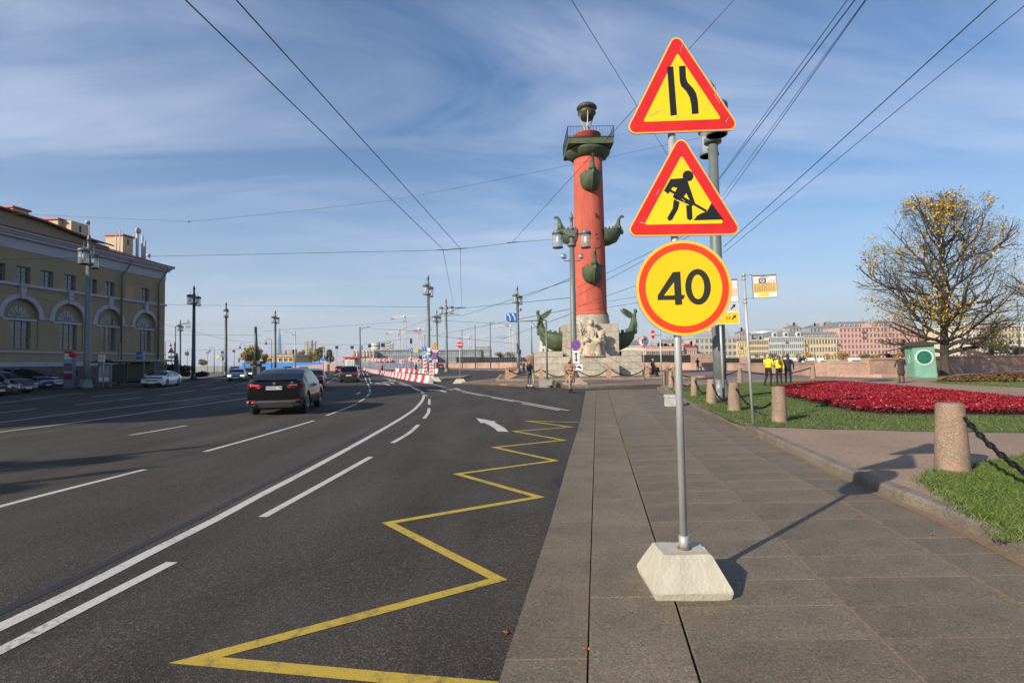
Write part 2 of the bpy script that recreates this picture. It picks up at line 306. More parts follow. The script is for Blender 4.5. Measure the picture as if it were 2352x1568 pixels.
def text_mesh(txt, size, m, bold=0.0, depth=0.001, align='CENTER'):
    cu = bpy.data.curves.new('lettering', 'FONT'); cu.body = txt; cu.size = size; cu.align_x = align; cu.align_y = 'CENTER'; cu.offset = bold; cu.extrude = depth; cu.resolution_u = 3
    o = bpy.data.objects.new('lettering', cu); COL.objects.link(o); dg = bpy.context.evaluated_depsgraph_get()
    me = bpy.data.meshes.new_from_object(o.evaluated_get(dg)); bpy.data.objects.remove(o); me.materials.clear(); me.materials.append(m)
    me.transform(Matrix.Rotation(PI/2, 4, 'X')); return me
def lettering(txt, size, m, parent, loc, rz=0, bold=0.0):
    return link('lettering', text_mesh(txt, size, m, bold), parent, loc, rz)
def plate(name, outline, m, parent, y=0.0, t=0.004, loc=None, rot=None, label=None):
    o = MB().prism(outline, y, y+t).build(name, m, parent, loc=loc, label=label)
    if rot: o.rotation_euler = rot
    return o
# =============== THE GROUND ===============
def interp(pts, y):
    """x of a ground line at depth y, from (x, y) pairs ordered by y"""
    if y <= pts[0][1]: a, b = pts[0], pts[1]
    elif y >= pts[-1][1]: a, b = pts[-2], pts[-1]
    else:
        for a, b in zip(pts, pts[1:]):
            if a[1] <= y <= b[1]: break
    return a[0]+(b[0]-a[0])*(y-a[1])/(b[1]-a[1])
LA = [(-1.05, -3.0), (-0.10, 2.8), (0.17, 4.45), (0.41, 5.71), (1.0, 9.41), (1.83, 14.35), (4.1, 29.5)]
LB = [(-0.55, -3.0), (0.36, 2.76), (0.54, 3.9), (0.90, 6.1), (2.2, 14.13), (4.72, 29.5)]
LC = [(-0.02, -3.0), (0.94, 2.74), (1.10, 3.69), (1.30, 4.94), (2.35, 11.41), (5.3, 29.5)]
LD = [(1.19, -3.0), (2.07, 2.72), (2.26, 3.95), (2.62, 6.0), (3.08, 9.3), (4.86, 20.35), (6.4, 29.5)]
LE = [(2.22, -3.0), (3.34, 3.51), (3.59, 4.96), (3.74, 6.03), (4.16, 9.21), (4.76, 12.96), (7.5, 29.5)]
LF = [(3.0, -3.0), (4.08, 4.26), (4.33, 5.17), (4.5, 7.07), (4.8, 8.86), (5.2, 11.28), (5.66, 14.19), (6.25, 18.36), (7.25, 24.92), (8.1, 29.5)]
ZS = 0.15
# embankment wall foot, right to left (far side of the spit)
WALL = [G(2480, 851, .15), G(2352, 852, .15), G(2200, 858, .15), G(2110, 864, .15), G(1999, 866, .15), G(1900, 864, .15), G(1815, 857, .15), G(1700, 850, .15), G(1540, 849, .15), G(1240, 845.5, .15), G(1060, 845, .15), G(1000, 842.5, .15)]
out = [(w.x, w.y+1.2) for w in WALL]
gpoly = [(-700, -60), (160, -60), (160, out[0][1])]+out+[(-28, 190), (-60, 420), (-700, 420)]
road = MB(); road.add([(x, y, 0.0) for x, y in gpoly], [tuple(range(len(gpoly)))]); road = road.build('road', asphalt, kind='structure')
MB().add([(-9000, -400, -3.2), (9000, -400, -3.2), (9000, 12000, -3.2), (-9000, 12000, -3.2)], [(0, 1, 2, 3)]).build('river', mat('river_water', (0.03, 0.05, 0.065), 0.12, var=0.2, bump=0.3, bscale=2), kind='structure')
MB().add([(-9000, 235, -0.6), (-28, 235, -0.6), (-10, 520, -0.6), (20, 250, -0.6), (9000, 250, -0.6), (9000, 11900, -0.6), (-9000, 11900, -0.6)], [tuple(range(7))]).build('far_bank', mat('far_ground', (0.11, 0.10, 0.085), 0.9, scale=0.02), kind='structure')
# bedding under the slabs
def strip(la, lb, y0, y1, z, n=60):
    vs = []; 
    for i in range(n+1):
        y = y0+(y1-y0)*i/n; vs += [(interp(la, y), y, z), (interp(lb, y), y, z)]
    return vs, [(2*i, 2*i+1, 2*i+3, 2*i+2) for i in range(n)]
sidewalk = MB(); sidewalk.slab([(interp(LA, y)+0.02, y) for y in np.linspace(-3, 29.4, 30)]+[(interp(LF, y)+0.1, y) for y in np.linspace(29.4, -3, 30)], 0.005, 0.118)
sidewalk = sidewalk.build('sidewalk', mat('bedding_sand', (0.035, 0.028, 0.021), 0.95), kind='structure')
jm = mat('joint_sand', (0.19, 0.125, 0.075), 0.95, var=0.3, scale=30)
for ln in (LD, LE):
    a = [(x-0.012, y) for x, y in ln]; b = [(x+0.012, y) for x, y in ln]
    v, f = strip(a, b, -2.9, 29.3, 0.1462); MB().add(v, f).build('joint_filling', jm, sidewalk, kind='stuff')
def quad_stone(name, pts, z0, z1, m, parent, bev=0.004):
    """a flat stone with softened top edges; pts counter-clockwise"""
    c = Vector((sum(p[0] for p in pts)/4, sum(p[1] for p in pts)/4)); v = []
    for p in pts: v.append((p[0], p[1], z0))
    for p in pts: v.append((p[0], p[1], z1-bev))
    for p in pts:
        d = c-Vector((p[0], p[1])); d.normalize(); v.append((p[0]+d.x*bev*1.6, p[1]+d.y*bev*1.6, z1))
    f = [(3, 2, 1, 0), (8, 9, 10, 11)]
    for k in (0, 4):
        for i in range(4): j = (i+1) % 4; f.append((k+i, k+j, k+j+4, k+i+4))
    me = bpy.data.meshes.new(name); me.from_pydata([(x-c.x, y-c.y, z) for x, y, z in v], [], f); me.materials.append(m)
    return link(name, me, parent, loc=(c.x, c.y, 0))
def course(la, lb, ys, gap, z1, name='paving_slab', m=granite, gx=0.006, parent=sidewalk, jit=0.0025):
    for y0, y1 in zip(ys, ys[1:]):
        a, b = y0+gap, y1-gap; dz = random.uniform(-jit, jit)
        quad_stone(name, [(interp(la, a)+gx, a), (interp(lb, a)-gx, a), (interp(lb, b)-gx, b), (interp(la, b)+gx, b)], 0.10 if z1 < 0.2 else 0.02, z1+dz, m, parent)
def courses_bulk(la, lb, ys, gap, z1, name, m, gx=0.006):
    b = MB()
    for y0, y1 in zip(ys, ys[1:]):
        a, c = y0+gap, y1-gap; b.slab([(interp(la, a)+gx, a), (interp(lb, a)-gx, a), (interp(lb, c)-gx, c), (interp(la, c)+gx, c)], 0.10, z1+random.uniform(-.002, .002))
    b.build(name, m, sidewalk, kind='stuff')
rows = [-1.6, -1.1, -0.6, -0.15, 0.3, 0.75, 1.25, 1.72, 2.2, 2.66, 3.14, 3.56, 3.99, 4.43, 4.83, 5.43, 6.08, 6.64]
while rows[-1] < 15: rows.append(rows[-1]+random.uniform(0.45, 0.68))
far_rows = [rows[-1]]
while far_rows[-1] < 29.0: far_rows.append(far_rows[-1]+random.uniform(0.55, 0.75))
for la, lb in ((LC, LD), (LD, LE), (LE, LF)):
    r = [y+random.uniform(-0.01, 0.01) for y in rows]; course(la, lb, r, 0.0014, ZS, gx=0.008)
    courses_bulk(la, lb, far_rows, 0.004, ZS, 'paving_slabs', granite)
kb = [-2.2, 1.1, 3.72, 6.3, 8.9, 11.4, 14.2, 17.0, 20, 23, 26, 29.2]
course(LB, LC, kb, 0.002, ZS+0.004, gx=0.008, name='long_paving_slab')
ka = [-2.6, 0.6, 3.0, 5.5, 9.2, 12.2, 15.2, 18.4, 21.6, 25, 29.0]
kerbm = granite
course(LA, LB, ka, 0.002, 0.138, name='kerb_stone', gx=0.003, jit=0.001)
# raised kerb on the garden side, with a rounded nose
def kerb_run(line, y0, y1, seg, w, z0, z1, m, parent, name='kerb_stone'):
    y = y0
    while y < y1-0.01:
        e = min(y1, y+seg*random.uniform(0.8, 1.15)); n = 3; a = y+0.003; b = e-0.003
        prof = [(0, z0), (0, z1-0.035), (0.008, z1-0.012), (0.03, z1), (w, z1+0.001), (w, z0)]
        vs = []; fs = []; k = len(prof)
        for i in range(n+1):
            yy = a+(b-a)*i/n; x = interp(line, yy)
            for px_, pz in prof: vs.append((x+px_, yy, pz))
        for i in range(n):
            for j in range(k-1): fs.append((i*k+j, (i+1)*k+j, (i+1)*k+j+1, i*k+j+1))
        fs += [tuple(range(k)), tuple(n*k+j for j in range(k))[::-1]]
        MB().add(vs, fs).build(name, m, parent); y = e
ZG = 0.275
gedge = [(interp(LF, y)+0.13, y) for y in np.linspace(-3, 29.4, 40)]
garden_poly = gedge+[(p.x, p.y) for p in [G(1600, 873, .27), G(1800, 871, .27), G(1870, 869, .27), G(1999, 872, .27)]]
garden_poly += [(WALL[3].x, WALL[3].y-1.0), (WALL[2].x, WALL[2].y-1.0), (WALL[1].x, WALL[1].y-1.0), (90, WALL[0].y-1), (90, -3)]
garden = MB(); garden.slab(garden_poly, 0.02, ZG-0.012); garden = garden.build('garden_path', dirt, kind='structure')
kerb_run(LF, -2.6, 29.3, 1.25, 0.165, 0.10, ZG, kerbgranite, garden)
# sand washed on to the slabs along the foot of the kerb
v, f = strip([(x-0.10, y) for x, y in LF], [(x+0.01, y) for x, y in LF], -2.9, 29.0, 0.1535)
rag = [(x+(random.uniform(-0.035, 0.05) if i % 2 == 0 else 0), y, z) for i, (x, y, z) in enumerate(v)]
MB().add(rag, f).build('washed_sand', mat('washed_sand', (0.20, 0.135, 0.085), 0.95, var=0.25, scale=20), sidewalk, kind='stuff')
# far forecourt of the column
plaza_front = [G(*p, 0.0) for p in [(1060, 881), (1150, 885), (1228, 889), (1300, 890.5), (1350, 891), (1420, 890), (1519, 887), (1600, 884)]]
pl_front = [(p.x, p.y) for p in plaza_front]
colp = (7.47, 51.5)
pl_back = [(WALL[3].x, WALL[3].y-0.3), (WALL[4].x, WALL[4].y-0.3), (WALL[5].x, WALL[5].y-0.3), (WALL[6].x, WALL[6].y-0.3), (WALL[7].x, WALL[7].y-0.3), (WALL[8].x, WALL[8].y-0.3), (WALL[9].x, WALL[9].y-0.3)]
b1 = [G(*p, .15) for p in [(1158, 866), (1100, 872)]]
ppoly = pl_front+[(22, 33), (30, 35)]+pl_back+[(1.0, 66)]+[(p.x, p.y) for p in b1]
plaza = MB().slab(ppoly, 0.01, 0.14).build('forecourt', paving, kind='structure')
def kerb_path(pts, seg, w, z0, z1, m, parent, name='kerb_stone'):
    for a, b in zip(pts, pts[1:]):
        a, b = Vector(a[:2]), Vector(b[:2]); d = b-a; n = max(1, round(d.length/seg)); u = d.normalized(); p = Vector((-u.y, u.x))*w
        for i in range(n):
            s = a+d*(i/n)+u*0.006; e = a+d*((i+1)/n)-u*0.006
            MB().slab([s, e, e+p, s+p], z0, z1+random.uniform(-.004, .004)).build(name, m, parent)
kerb_path(pl_front, 2.4, 0.30, 0.0, 0.155, tanedge, plaza)
# paved strip at the river wall, behind the side road
fp = [(p.x, p.y) for p in [G(1020, 846.5, 0), G(1075, 849.5, 0), G(1164, 851.5, 0), G(1240, 852, 0)]]
farpave = MB().slab(fp+[(WALL[9].x, WALL[9].y-.2), (WALL[10].x, WALL[10].y-.2), (WALL[11].x, WALL[11].y-.2)], 0.01, 0.14).build('river_pavement', paving, kind='structure')
kerb_path(fp, 6, 0.4, 0.0, 0.16, tanedge, farpave)
# step the column stands on
step = [(-1.2, 45.4), (16.4, 45.4), (16.4, 64), (-1.2, 64)]
dais = MB().slab(step, 0.1, 0.27).build('column_platform', paving, kind='structure')
kerb_path([step[3], step[0], step[1], step[2]], 2.2, -0.28, 0.11, 0.30, tanedge, dais)
# traffic island by the striped barriers
isl = [G(*p, 0) for p in [(992, 868), (1010, 866.5), (1060, 864), (1083, 863), (1062, 869.5), (1010, 873)]]
island = MB().slab([(p.x, p.y) for p in isl], 0.01, 0.14).build('traffic_island', paving, kind='structure')
kerb_path([(isl[4].x, isl[4].y), (isl[5].x, isl[5].y), (isl[0].x, isl[0].y)], 2.5, 0.25, 0, 0.16, tanedge, island)
# left pavement in front of the long building
lk = [G(*p, 0) for p in [(-260, 919), (0, 901), (198, 889), (305, 883.5), (405, 876), (470, 870.5), (515, 865), (528, 860)]]
lp = [(p.x, p.y) for p in lk]+[(-60, 150), (-120, 150), (-120, 8), (-60, 8)]
leftwalk = MB().slab(lp, 0.01, 0.14).build('left_pavement', mat('grey_pavement', (0.12, 0.115, 0.105), 0.9, var=0.15), kind='structure')
kerb_path([(p.x, p.y) for p in lk], 3, 0.3, 0, 0.155, kerbgranite, leftwalk)
# =============== ROAD MARKINGS (flush sheets, children of the road) ===============
def ribbon(pxpts, w, m, name, z=0.004, taper=None, smooth=0):
    pts = [G(x, y, 0) for x, y in pxpts]
    if smooth:
        q = []; n = len(pts)
        for i in range(n-1):
            p0, p1, p2, p3 = pts[max(i-1, 0)], pts[i], pts[i+1], pts[min(i+2, n-1)]
            for k in range(smooth):
                t = k/smooth; q.append(0.5*((2*p1)+(p2-p0)*t+(2*p0-5*p1+4*p2-p3)*t*t+(3*p1-p0-3*p2+p3)*t**3))
        q.append(pts[-1]); pts = q
    vs = []; k = len(pts)
    for i, p in enumerate(pts):
        d = pts[min(i+1, k-1)]-pts[max(i-1, 0)]; d.z = 0; d.normalize(); nn = Vector((-d.y, d.x, 0))*w/2
        vs += [(p.x+nn.x, p.y+nn.y, z), (p.x-nn.x, p.y-nn.y, z)]
    return MB().add(vs, [(2*i, 2*i+1, 2*i+3, 2*i+2) for i in range(k-1)]).build(name, m, road)
def dashline(pxpts, w, m, dash, gap, name='lane_dash', start=0.0, z=0.004):
    pts = [G(x, y, 0) for x, y in pxpts]; q = []; n = len(pts)
    for i in range(n-1):
        p0, p1, p2, p3 = pts[max(i-1, 0)], pts[i], pts[i+1], pts[min(i+2, n-1)]
        for k in range(14):
            t = k/14; q.append(0.5*((2*p1)+(p2-p0)*t+(2*p0-5*p1+4*p2-p3)*t*t+(3*p1-p0-3*p2+p3)*t**3))
    q.append(pts[-1]); cum = [0]
    for a, b in zip(q, q[1:]): cum.append(cum[-1]+(b-a).length)
    def at(s):
        for i in range(len(cum)-1):
            if cum[i+1] >= s: u = (s-cum[i])/max(1e-9, cum[i+1]-cum[i]); return q[i].lerp(q[i+1], u)
        return q[-1]
    s = start
    while s < cum[-1]-0.3:
        e = min(s+dash, cum[-1]); k = 5; vs = []
        P_ = [at(s+(e-s)*i/k) for i in range(k+1)]
        for i, p in enumerate(P_):
            d = P_[min(i+1, k)]-P_[max(i-1, 0)]; d.z = 0; d.normalize(); nn = Vector((-d.y, d.x, 0))*w/2
            vs += [(p.x+nn.x, p.y+nn.y, z), (p.x-nn.x, p.y-nn.y, z)]
        MB().add(vs, [(2*i, 2*i+1, 2*i+3, 2*i+2) for i in range(k)]).build(name, m, road); s = e+gap
# long curved solid line with broken companion
solid = [(-260, 1560), (0, 1440), (200, 1343), (350, 1266), (500, 1190), (600, 1136), (700, 1084), (800, 1030), (880, 985), (930, 955), (957, 935), (972, 915), (972, 903), (958, 893), (935, 883), (905, 873), (880, 867)]
ribbon(solid, 0.135, whiteline, 'solid_lane_line', smooth=6)
for seg in ([(-200, 1585), (0, 1494), (200, 1391), (395, 1291)], [(603, 1187), (730, 1117), (852, 1049)], [(901, 1017), (940, 994), (961, 975)], [(974, 961), (984, 947), (985, 937)], [(986, 929), (986, 916)], [(980, 909), (969, 902)], [(962, 898), (945, 890)], [(935, 886.5), (915, 879)], [(905, 876), (889, 870)]):
    ribbon(seg, 0.115, whiteline, 'companion_dash', smooth=5)
# right-hand broken double line
ribbon([(984, 880), (1050, 895), (1120, 909), (1210, 925), (1306, 942.5)], 0.12, whiteline, 'solid_lane_line', smooth=4)
for seg in ([(1010, 889), (1040, 896)], [(1062, 900), (1110, 909)], [(1128, 913), (1180, 922)], [(1198, 926), (1285, 942)]): ribbon(seg, 0.12, whiteline, 'companion_dash')
# broken lane lines
for seg in ([(-60, 1182), (0, 1163), (150, 1124), (333, 1078)], [(470, 1037), (600, 1001), (721, 966)], [(750, 954), (785, 941), (820, 927)], [(824, 923), (838, 915)], [(842, 911), (849, 903)], [(850, 900), (849, 893)], [(848, 889), (845, 881)], [(299, 999), (360, 989), (428, 977)], [(843, 878), (838, 866)], [(836, 862), (832, 852)], [(852, 880), (848, 868)], [(846, 864), (842, 856)], [(1600/2.4, 871), (1640/2.4, 868)]):
    ribbon(seg, 0.12, whiteline, 'lane_dash', smooth=3)
ribbon([(-120, 1011), (0, 992), (150, 973), (300, 952), (420, 935), (500, 924), (600, 909)], 0.13, whiteline, 'solid_lane_line', smooth=4)
ribbon([(-120, 985), (0, 970), (150, 951), (300, 933), (450, 915), (600, 897)], 0.12, whiteline, 'solid_lane_line', smooth=4)
for i, (a, b) in enumerate((((405, 924), (470, 921)), ((420, 920), (500, 916)), ((440, 916), (530, 911)), ((400, 929), (455, 926)))): ribbon([a, b], 0.10, whiteline, 'hatching_line')
for seg in ([(-80, 957), (0, 948), (84, 938)], [(-60, 932), (0, 925), (130, 911)], [(55, 916), (190, 902)], [(170, 930), (330, 912)], [(210, 911), (322, 900)], [(362, 908), (450, 896)], [(240, 895), (310, 889)], [(355, 895), (425, 886.5)], [(475, 895), (530, 887)], [(395, 884), (440, 879)], [(450, 886), (490, 881)], [(475, 878), (510, 873)], [(540, 884), (580, 877)]):
    ribbon(seg, 0.12, whiteline, 'lane_dash', smooth=2)
for seg in ([(768, 862), (800, 846.5)], [(750, 879), (776, 866)], [(905, 858), (917, 853)], [(820, 905), (827, 900)]): ribbon(seg, 0.12, whiteline, 'lane_dash')
# arrows
def arrow(px_poly, name='turn_arrow', z=0.004):
    pts = [G(x, y, z) for x, y in px_poly]; MB().add(pts, [tuple(range(len(pts)))]).build(name, whiteline, road)
arrow([(1168, 991), (1161, 984), (1150, 977), (1134, 969), (1142, 968), (1093, 959.5), (1105, 971.5), (1110, 970), (1126, 977), (1137, 984), (1143, 990)])
for (x, y, s) in ((1000, 897, 1.0), (985, 901, 0), (876, 882, .8), (905, 875.5, .6), (890, 879, .6), (1037, 892, .8), (760, 868, .7), (742, 893, .3)):
    if s: arrow([(x+28*s, y+2.6*s), (x+14*s, y-1.8*s), (x-8*s, y-2.8*s), (x-8*s, y-3.6*s), (x-24*s, y-2.2*s), (x-8*s, y-.6*s), (x-8*s, y-1.4*s), (x+8*s, y-0.4*s), (x+20*s, y+3*s)])
# yellow bus-stop zigzag
zz = [(1260, 1590), (395, 1522), (1180, 1332), (867, 1200), (1260, 1142), (1033, 1088), (1292, 1058), (1122, 1027), (1308, 1011), (1170, 990), (1322, 981), (1203, 966), (1334, 970)]
zw = [G(x, y, 0) for x, y in zz]
def zig(pts, w, z):
    vs = []; k = len(pts)
    for i, p in enumerate(pts):
        if i == 0 or i == k-1:
            d = (pts[1]-pts[0] if i == 0 else pts[-1]-pts[-2]).normalized(); n_ = Vector((-d.y, d.x, 0))*w/2
        else:
            a = (p-pts[i-1]).normalized(); b = (pts[i+1]-p).normalized(); na = Vector((-a.y, a.x, 0)); nb = Vector((-b.y, b.x, 0)); bi = (na+nb).normalized()
            n_ = bi*(w/2/max(0.25, bi.dot(na)))
        vs += [(p.x+n_.x, p.y+n_.y, z), (p.x-n_.x, p.y-n_.y, z)]
    return vs, [(2*i, 2*i+1, 2*i+3, 2*i+2) for i in range(k-1)]
# the sharp ends sit at the listed points, so pull the centre line in a little
zc2 = []
for i, p in enumerate(zw):
    if 0 < i < len(zw)-1: m_ = (zw[i-1]+zw[i+1])/2; p = p+(m_-p).normalized()*0.13
    zc2.append(p)
v, f = zig(zc2, 0.105, 0.0045); MB().add(v, f).build('zigzag_line', yellowline, road)
# dark seam beside the long line, tar trail
seam = [(x-10, y-22*(y-830)/450) for x, y in solid[0:9]]
ribbon(seam, 0.10, mat('sealed_seam', (0.022, 0.022, 0.024), 0.6, var=0.2), 'sealed_seam', z=0.003, smooth=5)
ribbon([(60, 984), (230, 988), (400, 990), (470, 988)], 0.03, MATS['sealed_seam'], 'sealed_seam', z=0.003, smooth=3)
# crumbling asphalt edge and gutter dirt along the kerb
gut = MB(); rr = random.Random(3)
for i in range(900):
    y = 1.5+22*rr.random()**1.6; x = interp(LA, y)-abs(rr.gauss(0, 0.018)); s = rr.uniform(0.003, 0.011)*(1+y/25)
    gut.add([(x-s, y-s, 0.002), (x+s, y-s*rr.random(), 0.002), (x+s*.6, y+s, 0.002), (x, y, 0.002+s*1.1)], [(0, 1, 3), (1, 2, 3), (2, 0, 3)])
gut.build('gutter_grit', mat('gutter_grit', (0.06, 0.05, 0.042), 0.95, var=0.5, island=0.6), road, kind='stuff')
pud = G(1290, 1106, 0.003); pts = [(pud.x+0.16*math.cos(a)*(0.5+0.5*abs(math.sin(a*2.5+1))), pud.y+0.42*math.sin(a)*(0.7+0.3*math.cos(3*a)), 0.003) for a in np.linspace(0, 2*PI, 28, endpoint=False)]
MB().add(pts, [tuple(range(28))]).build('wet_patch', mat('wet_asphalt', (0.014, 0.013, 0.013), 0.55, var=0.3), road)
# =============== GRASS AND FLOWERS ===============
def inside(poly, X, Y):
    n = len(poly); r = np.zeros(len(X), bool); j = n-1
    for i in range(n):
        xi, yi = poly[i][:2]; xj, yj = poly[j][:2]
        c = ((yi > Y) != (yj > Y)) & (X < (xj-xi)*(Y-yi)/(yj-yi+1e-12)+xi); r ^= c; j = i
    return r
def scatter(poly, n):
    xs = [p[0] for p in poly]; ys = [p[1] for p in poly]; X = np.empty(0); Y = np.empty(0)
    while len(X) < n:
        x = RS.uniform(min(xs), max(xs), n*2); y = RS.uniform(min(ys), max(ys), n*2); k = inside(poly, x, y); X = np.r_[X, x[k]]; Y = np.r_[Y, y[k]]
    return X[:n], Y[:n]
def grass(name, poly, n, h, w, z, m, label, ragged=0.12):
    X, Y = scatter(poly, n); X = X+RS.normal(0, ragged, n)*0.35; Y = Y+RS.normal(0, ragged, n)*0.35
    a = RS.uniform(0, 2*PI, n); hh = h*RS.uniform(0.45, 1.3, n); ww = w*RS.uniform(0.6, 1.4, n); ld = hh*RS.uniform(0.1, 0.9, n); la = RS.uniform(0, 2*PI, n)
    v = np.empty((n, 4, 3)); ca, sa = np.cos(a)*ww/2, np.sin(a)*ww/2
    v[:, 0] = np.c_[X-ca, Y-sa, np.full(n, z)]; v[:, 1] = np.c_[X+ca, Y+sa, np.full(n, z)]
    mx, my = X+np.cos(la)*ld*0.35, Y+np.sin(la)*ld*0.35
    v[:, 2] = np.c_[mx+ca*0.8, my+sa*0.8, z+hh*0.6]; v[:, 3] = np.c_[X+np.cos(la)*ld, Y+np.sin(la)*ld, z+hh]
    b = np.arange(n)[:, None]*4; f = np.concatenate([b+[[0, 1, 2]], b+[[0, 2, 3]]])
    return link(name, arr_mesh(name, v.reshape(-1, 3), f, m), None, label=label, cat='grass', kind='stuff')
def pxpoly(pts, z): return [tuple(G(x, y, z)[:2]) for x, y in pts]
lawn_px = [(1709, 976), (1770, 980), (1818, 981), (1900, 985), (2000, 986), (2091, 989), (2220, 991), (2380, 993), (2480, 990), (2480, 918), (2352, 910.5), (2205, 901.5), (2069, 888), (1955, 878), (1900, 873), (1800, 875), (1700, 879.5), (1600, 884), (1532, 890), (1545, 899), (1565, 911), (1590, 925), (1640, 947), (1670, 962)]
lawn = pxpoly(lawn_px, ZG)
lawn_o = MB().add([(x, y, ZG-0.006) for x, y in lawn], [tuple(range(len(lawn)))]).build('lawn', soil, kind='structure')
grassm = mat('green_grass', (0.062, 0.105, 0.017), 0.6, var=0.2, scale=1.2, island=0.3, col2=(0.105, 0.145, 0.03))
grass('grass', lawn, 190000, 0.045, 0.008, ZG-0.006, grassm, 'short green grass of the large lawn around the red flower bed')
patch = pxpoly([(2122, 1104), (2165, 1085), (2240, 1078), (2300, 1062), (2352, 1052), (2480, 1040), (2600, 1250), (2420, 1262), (2352, 1235), (2290, 1210), (2235, 1180), (2180, 1140)], ZG)
MB().add([(x, y, ZG-0.006) for x, y in patch], [tuple(range(len(patch)))]).build('lawn', soil, kind='structure')
grass('grass', patch, 52000, 0.065, 0.0045, ZG-0.006, grassm, 'longer ragged grass round the foot of the nearest bollard', 0.2)
tuft = pxpoly([(2300, 1226), (2345, 1232), (2330, 1240), (2290, 1233)], ZG); grass('grass', tuft, 900, 0.03, 0.004, ZG-0.012, grassm, 'small stray tuft of grass on the dirt beside the kerb', 0.1)
tuft = [(interp(LC, 3.62)+.0, 7.0), (interp(LC, 8)+0.02, 8), (interp(LC, 8)+0.04, 8.02), (interp(LC, 7)+.03, 7.0)]
verge = pxpoly([(2135, 876), (2200, 872), (2260, 869), (2352, 868), (2480, 868), (2480, 893), (2352, 889), (2250, 885), (2160, 880)], 0.27)
MB().add([(x, y, ZG-0.004) for x, y in verge], [tuple(range(len(verge)))]).build('verge', soil, kind='structure')
grass('grass', verge, 16000, 0.06, 0.02, ZG-0.006, grassm, 'strip of grass in front of the leaf litter below the big tree', 0.5)
litter = pxpoly([(2150, 876), (2190, 866), (2250, 862), (2352, 859), (2480, 858), (2480, 877), (2352, 878), (2250, 878), (2180, 878)], .27)
n = 9000; X, Y = scatter(litter, n); Z = ZG+0.02+RS.uniform(0, 0.10, n); v = np.empty((n, 4, 3)); s = RS.uniform(0.04, 0.09, n)
for k, (dx, dy) in enumerate(((-1, -1), (1, -1), (1, 1), (-1, 1))): v[:, k] = np.c_[X+dx*s, Y+dy*s*0.9, Z+RS.uniform(-.05, .06, n)]
link('fallen_leaves', arr_mesh('fallen_leaves', v.reshape(-1, 3), np.arange(n*4).reshape(-1, 4), mat('litter_leaves', (0.10, 0.055, 0.022), 0.8, var=0.3, col2=(0.24, 0.13, 0.035), island=0.5)), label='brown carpet of fallen leaves below the big tree by the wall', cat='leaves', kind='stuff')
# scattered leaves on lawn, path and slabs
n = 520; X, Y = scatter(lawn, n); v = np.empty((n, 4, 3)); s = RS.uniform(0.015, 0.04, n); Z = ZG+0.045
for k, (dx, dy) in enumerate(((-1, -1), (1, -.6), (.8, 1), (-1, .7))): v[:, k] = np.c_[X+dx*s, Y+dy*s, Z+RS.uniform(-.012, .012, n)]
link('fallen_leaves', arr_mesh('fallen_leaves', v.reshape(-1, 3), np.arange(n*4).reshape(-1, 4), MATS['litter_leaves']), label='few dry leaves scattered over the green lawn', cat='leaves', kind='stuff')
def maple_leaf(px, z, s, rz, label):
    p = G(*px, z); pts = []
    for i in range(14):
        a = 2*PI*i/14; r = s*(1 if i % 2 == 0 else 0.5); pts.append((r*math.cos(a), r*math.sin(a), 0.006+0.012*abs(math.sin(a*1.5))))
    vs = pts+[(0, 0, 0.004)]; MB().add(vs, [(i, (i+1) % 14, 14) for i in range(14)]).build('fallen_leaf', mat('dry_leaf', (0.28, 0.10, 0.035), 0.7, var=0.3, scale=20), loc=p, rz=rz, label=label, cat='leaf')
maple_leaf((1161, 1456), 0.0, 0.028, 0.4, 'small brown fallen leaf on the asphalt beside the granite kerb')
maple_leaf((1348, 1493), 0.135, 0.026, 1.1, 'orange-brown leaf caught in the dark joint of the kerb')
maple_leaf((1303, 982), 0.135, 0.05, 0.2, 'dry leaf lying on the kerb far up the pavement')
maple_leaf((1218, 1273), 0.0, 0.018, 0.2, 'tiny dry leaf lying on the asphalt between the yellow zigzag lines')
maple_leaf((2143, 1229), 0.15, 0.02, 0.9, 'dark dry leaf in the round sign shadow on the slabs')
maple_leaf((1975, 1186), 0.15, 0.018, 0.9, 'little curled leaf on the slabs near the raised kerb')
# flower bed
bed_px = [(1786, 908), (1830, 918), (1884, 930), (1955, 946), (2037, 954), (2146, 953), (2250, 955), (2352, 956), (2480, 958), (2480, 940), (2352, 927), (2200, 910), (2110, 900), (2000, 889), (1940, 884), (1873, 884), (1800, 892), (1786, 899)]
bed = pxpoly(bed_px, ZG)
MB().slab(bed, ZG-0.01, ZG+0.035).build('flower_bed_soil', mat('bed_soil', (0.045, 0.03, 0.022), 0.95, var=0.4), kind='structure')
n = 15000; X, Y = scatter(bed, n)
dark = np.where((np.sin(X*1.7+Y*0.6)+np.sin(Y*1.3-X*.4)) > 1.55, 0.5, 1.0)
hz = (0.17+0.05*RS.rand(n))*(0.75+0.25*dark)
k = 6; v = np.empty((n*k, 4, 3)); idx = 0
C3 = np.repeat(np.c_[X, Y, ZG+hz], k, 0); C3 += RS.normal(0, 1, C3.shape)*[0.045, 0.045, 0.018]
u = RS.normal(0, 1, C3.shape); u[:, 2] *= 0.45; u /= np.linalg.norm(u, axis=1)[:, None]; w = np.cross(u, RS.normal(0, 1, C3.shape)); w /= np.linalg.norm(w, axis=1)[:, None]
s = RS.uniform(0.016, 0.034, len(C3))[:, None]
v[:, 0] = C3-u*s; v[:, 1] = C3+w*s*0.9; v[:, 2] = C3+u*s; v[:, 3] = C3-w*s*0.9
